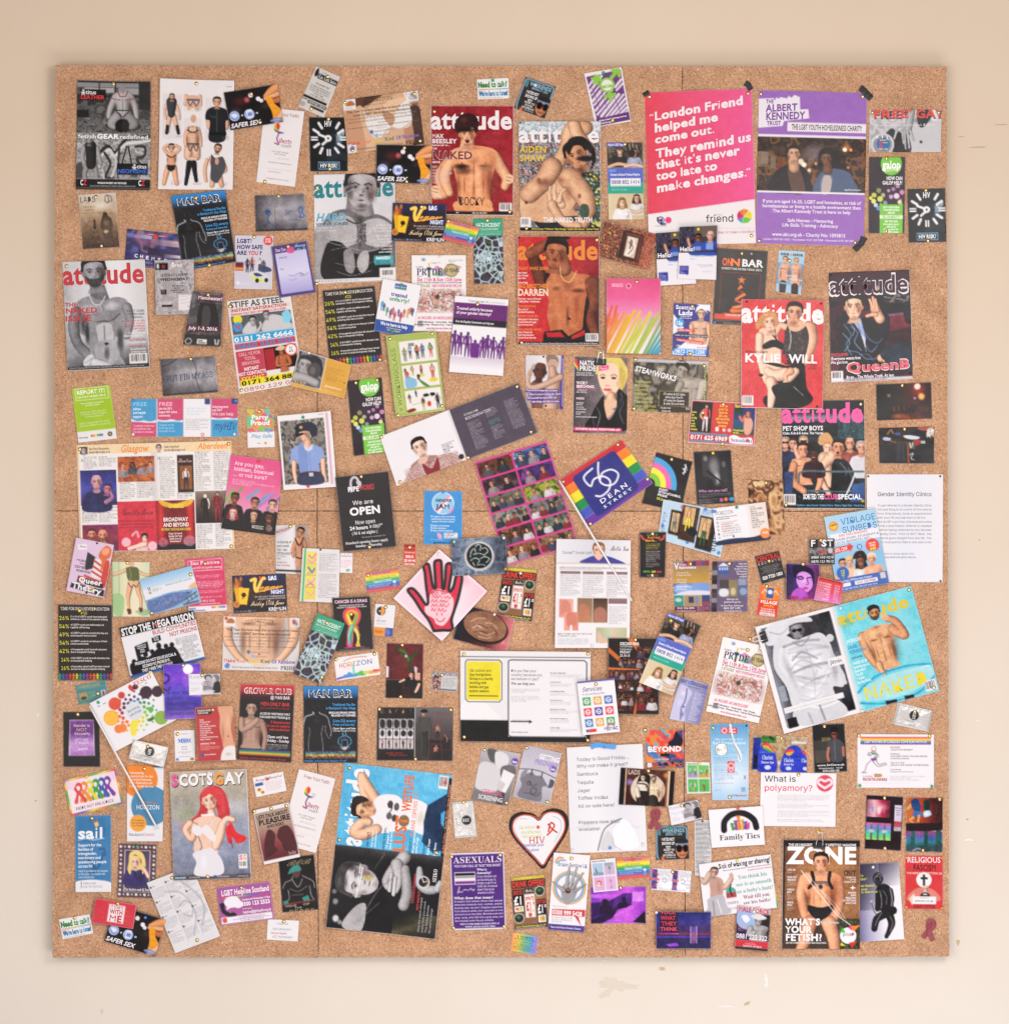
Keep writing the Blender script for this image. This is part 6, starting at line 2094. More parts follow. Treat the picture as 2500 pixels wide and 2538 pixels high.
build(r'''
@B3|magazine|70,-42 712,-42 712,810 76,808|orange title bare-chested man cover|red magazine cover with orange title and man with raised arm|c=1.6 pages=3|d2,1 b97,3 b4,98
G 0 0 100 100 h c03a3a b8343a a82c34 8a2430
G 60 20 100 100 v 8a2430:0 1c1416
T 0 4 99 21 e0853a ku attitude
A 6a3c2c 30,44,9 24,30,8 18,16,7
A 8a5440 16,16,7 32,9,6.6 48,4,6
C 2a1c18 34,32 40,36 38,44 32,42
C b4704e 36,40 46,32 60,30 72,34 88,36 98,46 96,58 86,66 80,84 66,92 44,92 36,74 38,60 34,50
A 7a4834 92,44,10 94,60,8 88,72,7 94,88,6
C 241416 84,56 88,62 84,80 96,100 80,100 80,80
E 52 46 12 6 d08e6a:80 90
E 78 46 10 5 c88662:80 90
E 74 50 12 3 5a3020:80 80
E 48 48 8 3 6a3a28:70 80
E 60 46 12 7 6a3a28:50 100
E 61 74 3 14 4a2820:60 90
E 50 66 8 14 c8805a:70 100
E 72 66 5 16 8a4e36:70 100
E 63 76 2 1 2a1814
A 9a6048 56,22,7 57,30,9
F 47 16 13 a86a4c 1e1614 sm 8
E 50 1 14 3 241a18
K 2 d8b878 52,28 54,38 64,42 72,32
P 1e1a1e 32,88 54,86 62,92 84,84 84,98 30,98
P b83038 34,89 52,88 58,93 36,93
P b83038 66,92 82,86 82,91 66,95
R 0 97.4 100 100 1c1416
T 2 98 98 99.4 d8ccc8 b80 Kate Bush Graham Norton Donna De Lory Come hither MO Keith'n'Shane
H 83 89.5 99 97
T 0 28 38 31 e88a3c b THAT WAS 2000!
TL 0 32.6 2.5 ecdcd8 k80 the Music!|the Movies!|the Men!
T 0 41.4 12 43.4 ecdcd8 b starring
T 0 44 38 47.6 e88a3c k BIG BROTHER
T 0 48.6 38 54.6 f0d0b8 k DARREN
TL 0 56.6 2.6 ecdcd8 bi80 Dermot • stars of Snatch|• Billy Elliot • Hollyoaks
T 0 63.6 22 65.4 e88a3c b SOCCER STUDS
TL 0 66.4 2.5 ecdcd8 b86 the cult of|football fetishists
T 0 72.8 25 74.4 e88a3c b I WANT YOUR SEX
TL 0 75.6 2.5 ecdcd8 b86 take part in the most|comprehensive gay|sex survey ever
T 0 85 29 86.8 e88a3c b HOLLYWOOD HOMOS
TL 0 87.6 2.5 ecdcd8 b86 John Waters &|Joel Schumacher|shoot from the hip
@B3|leaflet|768,288 1192,290 1194,882 768,876|pink and rainbow striped leaflet|pink leaflet fading to slanted rainbow bars|c=1.6|b56,4
G 0 0 100 100 v da4a7e de5a90 e490b8 ead0da eae0e4
T 10 7 31 11 f0e0e8 r MOS/\IC
J 41 10 4 1.6 f0d0dc
E 41 10 2 1.6 5a2a3a
'''+'\n'.join(f'L 7 {c} {x-26*(1-k)-9},{100} {x},{y}' for x,y,c,k in [(10,37,'d8604a',.5),(19,37,'d8604a',.5),(4,48,'d8604a',.3),(12,52,'e07a48',0),(21,48,'e07a48',0),(20,56,'e0884a',0),(33,46,'e09048',-.2),(38,50,'e0a048',0),(45,48,'dca83c',-.1),(52,43,'e0b040',-.2),(62,44,'d8b840',-.2),(64,54,'c8c050',0),(66,62,'b8c058',0),(81,45,'c8c840',-.2),(86,52,'a0b850',0),(92,54,'98b454',-.2),(98,46,'a8bc4c',-.3),(104,52,'7aa86a',0),(110,58,'5aa08a',0),(116,64,'4a98a8',0),(122,70,'4a98b8',0),(128,76,'4a98b8',0)])+r'''
@B3|flyer|1296,478 1588,490 1574,906 1286,892|blue and white chat flyer|blue phone chat flyer with shirtless young man in white towel|c=1.4|b51,5 b49,95
R 0 0 100 100 3e3c88
P e8e6ee 0,20 30,46 0,60
P e8e6ee 0,92 60,60 60,80 30,98 0,98
P e8e6ee 60,0 100,14 100,0
T 7 4 58 11 eceaf2 k Scottish
T 14 13 53 22 eceaf2 k Lads
TC 34 23 3.4 dcdaf0 b70 Scottish lads eager to|chat and hook-up now!
E 18 37 12 = 4aa0d8
T 8 34 26 41 f0f2f8 k 13p
W 74 32 28 80 18 dcae92
A dcae92 50,42,6 50,60,5 46,76,5
A dcae92 96,40,6 98,60,5 94,76,5
F 76 18 9.6 e0b498 3a2e28 s
C eceaf0 60,17 64,6 76,3 88,8 92,18 88,14 76,9 64,14
P e8e6ec 42,76 94,76 92,98 40,98
R 12 48 60 53.6 d8483c
T 15 49.4 54 52.6 f0dcd8 b LIVE CHAT
R 4 58 96 63 1e1c22
T 6 59.4 95 62 d8d4d8 b 100S OF GUYS ONLINE NOW
P d8483c 10,66 84,71 84,77 10,71
T 12 68 80 71 f0dcd8 b/5 CHAT/FLIRT/HOOKUP
R 4 86 92 96 4a98d8
T 8 87.6 88 94 e8f0fa b 0872 100 1288
T 10 79 44 82 e8e6ee b 100s of guys
T 66 81 92 83.6 c83a3c b CALL NOW!
@B3|flyer|134,888 435,890 430,1316 134,1302|torn embracing couple flyer|torn flyer of two embracing men with purple slogan strips|c=2.6 t=.2|d47,3 d54,95
G 0 0 100 70 h cfcbd0 e0dce0 c4c0c6
R 0 60 100 100 b09a90
P 4a2a80 94,0 100,0 100,100 90,100
L 2 c8c0dc 97,6 97,94
A 7a4e40 30,60,18 36,76,20 40,100,24
A c8a08a 76,44,18 70,70,20 66,100,22
F 38 30 16 5a3428 1e1614 b 8
C c4a090 54,2 70,0 84,4 86,16 80,26 64,28 56,20
C 8a7468 54,2 70,-1 84,4 86,14 78,8 64,8 58,14
A c89c84 70,26,10 72,36,12
A c8a08a 92,40,9 60,52,8 20,62,8 6,52,6 12,32,4.6
A c09880 12,36,4 16,26,3 22,18,2.4
P 5a3c90 0,65 86,62.6 86,68 0,71
T 2 64.8 84 68.4 ece6f4 b/-1.4 Most of all it's important to know
P 5a3c90 8,72.6 95,68 95,74 8,78
T 10 72.4 93 76 ece6f4 b/-3 what it is you're looking for. Don't
P 5a3c90 4,80 84,76 84,82 4,86
T 6 79.6 82 83 ece6f4 b/-3 set yourself the impossible and
P 5a3c90 14,87 92,82.6 92,88 14,92
T 17 86 90 89.6 ece6f4 b/-3 take things one step at a time.
@B3|magazine|518,898 940,910 928,1512 504,1500|clipped magazine of a blonde woman|magazine with blonde woman in black leather, under a binder clip|c=.6 pages=5|
G 0 0 100 100 h 4a4448 6a6266 8a7c7c 7a6c6a
C d8c070 44,10 54,0 74,-2 90,4 100,18 96,34 88,42 84,30 86,16 70,6 56,12 48,26 44,20
C ecc4ac 45,16 56,8 78,8 86,20 86,36 78,46 66,51 56,47 48,36 44,24
C d8c070 40,22 46,6 64,-4 88,2 96,18 90,26 80,12 66,6 54,10 46,20
C c4a85a:80 84,14 96,20 94,38 86,40
E 54 27 4 1.5 2a2628
E 74 27 4.4 1.5 2a2628
K 2.4 8a6a4a 49,24 54,22.6 58,24
K 2.4 8a6a4a 69,24 75,22.4 80,24.4
E 62 37 4 1 c48a74
E 63 42.4 8 1.8 c05058
E 82 34 4 8 c89478:60 80
A d8a88c 70,50,8 70,60,12
C d8ac92 56,56 80,56 76,70 60,80 50,66
C 1c1a1d 42,64 56,50 58,66 66,82 80,66 82,42 94,46 102,56 102,94 26,94 34,76
K 3 5a5c66:80 88,46 92,60 86,72 94,86
K 3 6a6c76:80 44,66 50,76 46,90
K 3 5a5c66:70 36,80 40,90
K 3 4a4c54 74,68 84,64 88,54
P d84450 0,4 4,2 10,14 8,16 0,8
P e8a03a 0,6 8,16 8,18 0,11
P d8d840 0,8 8,18 8,19.4 0,12
P 3a9a58 0,11 8,19 8,20 0,14
P 4a5ac0 0,13 8,20 9,21 0,16
T 10 5.4 60 11.6 ece6e8 k NATIONAL
T 10 12.6 44 18.4 ece6e8 k PRIDE!
P d8487a 46,12 64,10 64,16 46,18.4
T 47 12.6 62 16 f4dce4 ci Guide
TL 4 20.4 2.7 dcd6d8 b70 YOUR GUIDE TO PRIDE|EVENTS AROUND THE UK
T 5 32.6 26 36 f0e4e8 h VICKY
T 5 37.4 38 40.6 f0e4e8 h BEECHING
L 1.6 d8487a 4,36.8 27,36.8
L 1.6 d8487a 4,41.5 39,41.5
TL 5 43 2.6 dcd6d8 b70 ...ON BEING GAY|AND CHRISTIAN
T 5 53.4 20 56 f0d0dc k INSIDE
TL 5 59.6 2.5 dcd6d8 b66 NON-BINARY|IDENTITIES
TL 5 65.6 2.5 dcd6d8 b66 TOP TIPS FOR|SURVIVING PRIDE
TL 5 71.6 2.5 dcd6d8 b66 ACTION BRINGS|SILENCE
T 5 78 44 79.6 dcd6d8 b #WESTANDWITHORLANDO
L 9 d8487a 4,94.6 88,94.6
T 5 93.2 88 95.8 f4e8ec k OUTNEWS GLOBAL PRIDE POWER LIST
@B3|flyer|980,910 1574,936 1556,1350 968,1330|sepia sauna flyer|sepia sauna flyer with sitting man and yellow handwriting|c=1.4|b3,3 b94,9 b3,95 b95,98
N 0 0 100 100 36 6 4a443e 8a8278 3a342e 6a6258 b0a898
R 0 0 100 7 b4aeb0
T 3 1.6 98 5 d8d2d4 s Scotland's largest sauna, gay and bisexual men in Edinburgh
P 4a423a 36,100 36,56 60,40 66,100
W 79 33 19 100 13 a89e92
A b4aa9e 94,44,7 92,60,6 88,80,5
A 9a9084 64,46,5 60,62,4 70,80,4
F 65 21 13 a89e92 26201c s 24
C 26201c 56,12 60,2 70,2 76,14 74,20 68,8
T 2.5 14 57 24 eae6e4 ki/17 STEAMWORKS
TL 3 41 7.6 c4c04a r80 Steamroom|Dry Sauna|Labyrinth|Massage|Café Lounge|Free Internet|Large Spa Pool|Vertical Tanning
R 36 60 76 88 3a3028
L 1.4 a8a050 36,60 76,60 76,88 36,88 36,60
TC 56 63 6 dcd8d4 b66 £7 Lockers & £12 Cabins|before 2pm Mon-Fri|£7 Lockers for Students|& under 26's at all times
R 36 89 92 99 3a3028
T 38 90 52 93 dcd8d4 b 5 Broughton Market
T 40 95.6 52 98.6 dcd8d4 b Edinburgh
T 72 90 90 94 dcd8d4 b 0131 477 3567
T 93.5 12 97 96 ded83e c^ You can't get hotter !
@B3|flyer|1440,1238 1949,1268 1933,1608 1404,1576|red holiday company flyer|red and yellow holiday company flyer below the sepia one|c=1.4|b49,7 b52,98
R 0 0 100 100 e0dcdc
R 1 2 99 98 c83a34
R 2 4 33 74 1c1a1e
R 66 6 98 74 1c3a78
G 66 40 98 74 v 2a5a98:60 284a2c
C 1e3a20 68,10 78,14 80,30 72,24 70,40
A c86a58 84,32,3 80,42,2.6 76,34,2.4
C d8a08c 84,34 92,34 96,50 92,72 84,72 82,50
F 88 26 6 d09478 8a3020 l
D 24 10 62 d8a08a d8504a e4d4d4
A c88a70 20,24,2 16,36,2 22,46,1.6
TL 2.6 26 6.6 dcd83a k62 books|her|holiday|with|a non|ABTA|company.
TC 50 8 7.6 f0c03c k66 Don't be|a silly Titti.|Book the|UK's only|ABTA & ATOL|Gay holiday|company
R 40 60 45 70 ece4e4
E 53 66 2.6 4 e8c8c4
E 61 66 2.6 4 e8c8c4
T 67 5 84 12 dcd83a k Sandra
T 67 62 82 67 dcd83a k booked
T 67 68 82 73 dcd83a k with......
R 3 76 60 79.6 3a98c8
R 3 93 60 96 3a98c8
T 4 81.6 59 91 e8ecf0 k 0171 625 6969
C ece8e8 62,80 70,76 80,82 94,80 97,92 94,96 66,96 62,90
T 64 83 96 92 3a4a98 s Sensations
E 89 87 2.4 4 d8483a
@B4|magazine|368,1250 1018,1240 1026,2096 378,2092|pink title club crowd cover|magazine with pink title over a packed nightclub crowd|c=1.6 pages=3|b96,4 b4,97
R 0 0 100 100 1c1c24
G 0 12 100 20 v 3a3a44 8a8a94 26262e
N 68 18 100 36 8 5 2a4248 3a5a60 22343c 4a6a70
G 30 34 70 50 v 2a3a40 101014
N 0 66 100 94 14 8 14141a 26363c 181820 3a4a58
T 0 3 99 20 e85aa0 h attitude
T 1 23.6 50 27.6 e8e6ec k PET SHOP BOYS
T 1 29 50 31.2 e8e6ec k Clubs, Kids & K-holes. The Musical
U 4 39 5 d8a088 9a8a80 sg 2a3a58
U 13 40 4.6 d8a088 3a3028 s 2c3450
U 26 38 4.8 d8a890 9a8468 sg 2c3860
A d8a08a 18,44,5 22,54,4 32,58,3
C c89a70 44,40 46,32 56,30 62,38 58,46 50,42
A dcb098 52,54,9 54,66,6 58,78,4
A dcb098 60,52,8 50,60,5 46,72,4 56,86,3
F 55 44 5 e4b8a0 b8845a s 14
W 26 53 15 78 9 d89a7c
A d09070 14,60,5 12,74,5 26,84,4
A d09070 38,60,4 46,72,4 42,84,3
F 25 46 6.4 d8987a 241c18 s
U 38 50 5 5a3428 181214 st 3a2028
E 38 44 8 6 181214
F 38 50 4.8 5a3428 181214 t
U 82 40 5.4 d89c80 6a4a3a b 8a4a40
U 96 44 5.6 dca48c a89c98 s d0ccd4
R 86 54 100 72 c8c4cc
C 14151a 62,56 74,54 84,62 88,74 76,80 62,74
K 3 6a7a88:80 70,58 78,66 72,74
K 3 4a5a68 80,62 84,72
F 68 44 7 d89878 1e1816 o 6
K 5 5a6a70 20,76 24,66 60,66 98,66
K 5 5a6a70 30,84 60,84 98,84
R 30 84 34 92 3a4a52
P 3a5a88 84,78 100,76 100,94 82,94
P 3a4a70 2,66 14,66 12,88 2,86
P 1a1a22 60,68 76,68 80,84 58,84
K 4 d8d8e0 78,86 84,76 88,68
T 25 87 50 91.4 ececf0 h SORTED.THE
T 50 87 67 91.4 e858a0 h CLUB
T 67 87 96 91.4 ececf0 h SPECIAL
E 97 93 2 1.4 c8a040
R 16 96 100 98.6 1a1a22
T 17 96.2 99 98 5aaad0 b82 Faithless • Jake Arnott • Debbie Harry • Before Night Falls • Mardi Gras
H 1 87 16 97
@B4|magazine|55,448 704,460 690,1312 48,1300|red cover of dancing couple|red magazine cover with a woman and man posing close together|c=3 pages=2|d6,2.5 d96,3 d93,98
G 0 0 100 100 v d04a4c cc4648 c84048
T 0 3.5 100 21 ece6e8 hu attitude
E 56 22 6 3 1c1a1c
A e0a890 60,28,5 48,24,4 42,30,4
A e0a88c 82,26,9 85,38,7 76,56,6 66,64,5
C 3a3034 56,24 66,28 76,22 82,36 74,58 60,60 50,56 52,36
N 52 28 76 56 3 5 2a2428:70 6a5c58
K 2 c8c4c0 58,26 60,36 58,46
C e0ac92 56,18 70,18 78,23 68,29 58,27
F 64 12 9 dca488 1e1816 s 4
C e8bca4 22,28 36,26 44,36 48,50 46,62 34,62 28,50 20,40
A e8bca4 22,34,5 22,50,4.6 26,66,3.6 30,76,2.6
K 3 1c1a1c 32,28 44,38
K 3 1c1a1c 40,26 42,38
C 1c1a1d 26,42 38,37 50,40 50,46 40,44 28,46
F 34 21 8.6 ecbca4 c08a5c fw -8
C c08a5c 18,20 26,14 24,24 18,28
C 141316 30,60 48,62 62,60 76,58 80,80 88,92 70,100 34,100 28,90 50,84 34,68
C e8bca4 26,60 46,58 58,64 52,72 36,74 28,70
A e8bca4 56,68,8 42,70,7 32,66,5
C 1c1a1d 26,58 46,59 60,63 44,62
A e8bca4 36,76,7 38,84,6 36,98,4
A e8bca4 66,66,5 60,72,4 54,76,3
A dca488 60,66,5 54,70,3 56,76,2
C 141316 38,80 60,76 76,80 80,96 52,100 42,90
L 1.6 b8b4b8 64,80 76,88
E 24 70 3 1.4 2a282c
T 5 47.6 32 49.4 2a2226 b WORLD EXCLUSIVE
T 4 50.5 48 58 ece8ec k KYLIE
T 49 50.5 56 58 c8202c k &
T 58 50.5 92 58 ece8ec k WILL
TR 92 59 1.7 2a2226 b80 A GAY BOY|IS A GIRL'S|BEST FRIEND
H 1 89 15 98
@B4|photograph|1110,1118 1544,1102 1552,1388 1118,1404|dark red bar photo|photograph of a dark bar with reddish lamps and round stools|c=1.3|b48,6
G 0 0 100 100 h 100c10 1e0e10 4a1c18 2a1014
E 76 20 20 26 9a2c24:90 100
E 75 10 8 12 f8d8c8 60
E 82 38 9 14 f8c070:90 70
E 70 42 4 5 e0a0d0:80 80
E 42 90 26 12 a05828:80 80
E 60 96 40 12 8a4a24:70 90
R 20 28 26 36 8a6a58
C 2c1410 62,60 76,60 74,68 64,68
C 4a2018 74,66 90,66 94,76 80,80
C 5a2c20 60,84 74,80 80,88 70,96 60,92
C 18100e 60,70 70,72 68,82 58,80
R 24 66 56 78 2a1a1c:60
L 4 8a5a48:70 32,66 32,76
L 4 8a5a48:70 40,64 40,74
L 4 6a4a48:70 50,64 50,74
@B4|photograph|1132,1462 1568,1450 1568,1742 1136,1740|clothes rail photo|photograph of dark clothes rail with red patch and white papers|c=1.3|b47,5
R 0 0 100 100 1a1a20
N 0 0 100 50 14 5 14141a 24242c 3a2a24 1c1c24
L 3 8a5a3a 8,30 32,42
L 3 8a5a3a 30,42 52,42
K 3 c88a50:80 16,18 22,6 26,16
C c8ccd8 44,24 56,22 74,28 68,34 52,32
C a8b0c8 10,26 22,30 18,36 8,34
C 4a5a88 28,16 36,12 40,20 32,22
C a83a34 62,36 74,36 76,44 68,52 63,46
R 76 38 84 46 d0ccd0:80
L 5 8a4a30 52,44 54,100
R 30 42 50 94 2e2e34
L 1.4 5a5a60 36,46 36,92
L 1.4 5a5a60 44,46 44,92
R 54 40 66 60 5a5a58
K 3 c8c0a0 56,44 58,56 62,44
K 2 c8c8cc 56,76 62,72 58,86 64,90
N 86 0 100 30 8 8 b8a898 e8dcd0 5a4a44 c8b8a8
C a85a54 70,0 90,0 86,10 74,8
''')
HAND = '1190,1535 1150,1450 1090,1370 1040,1290 990,1225 995,1205 1030,1205 1080,1260 1120,1320 1140,1325 1145,1290 1130,1180 1120,1080 1108,1030 1125,1008 1150,1015 1165,1080 1180,1170 1195,1200 1205,1190 1200,1100 1195,1010 1205,985 1235,980 1250,1000 1255,1100 1260,1195 1270,1200 1280,1140 1285,1040 1295,1010 1320,1005 1335,1030 1325,1110 1310,1200 1320,1225 1345,1190 1365,1110 1385,1090 1412,1115 1405,1180 1380,1290 1350,1380 1330,1450 1335,1525 1260,1530'
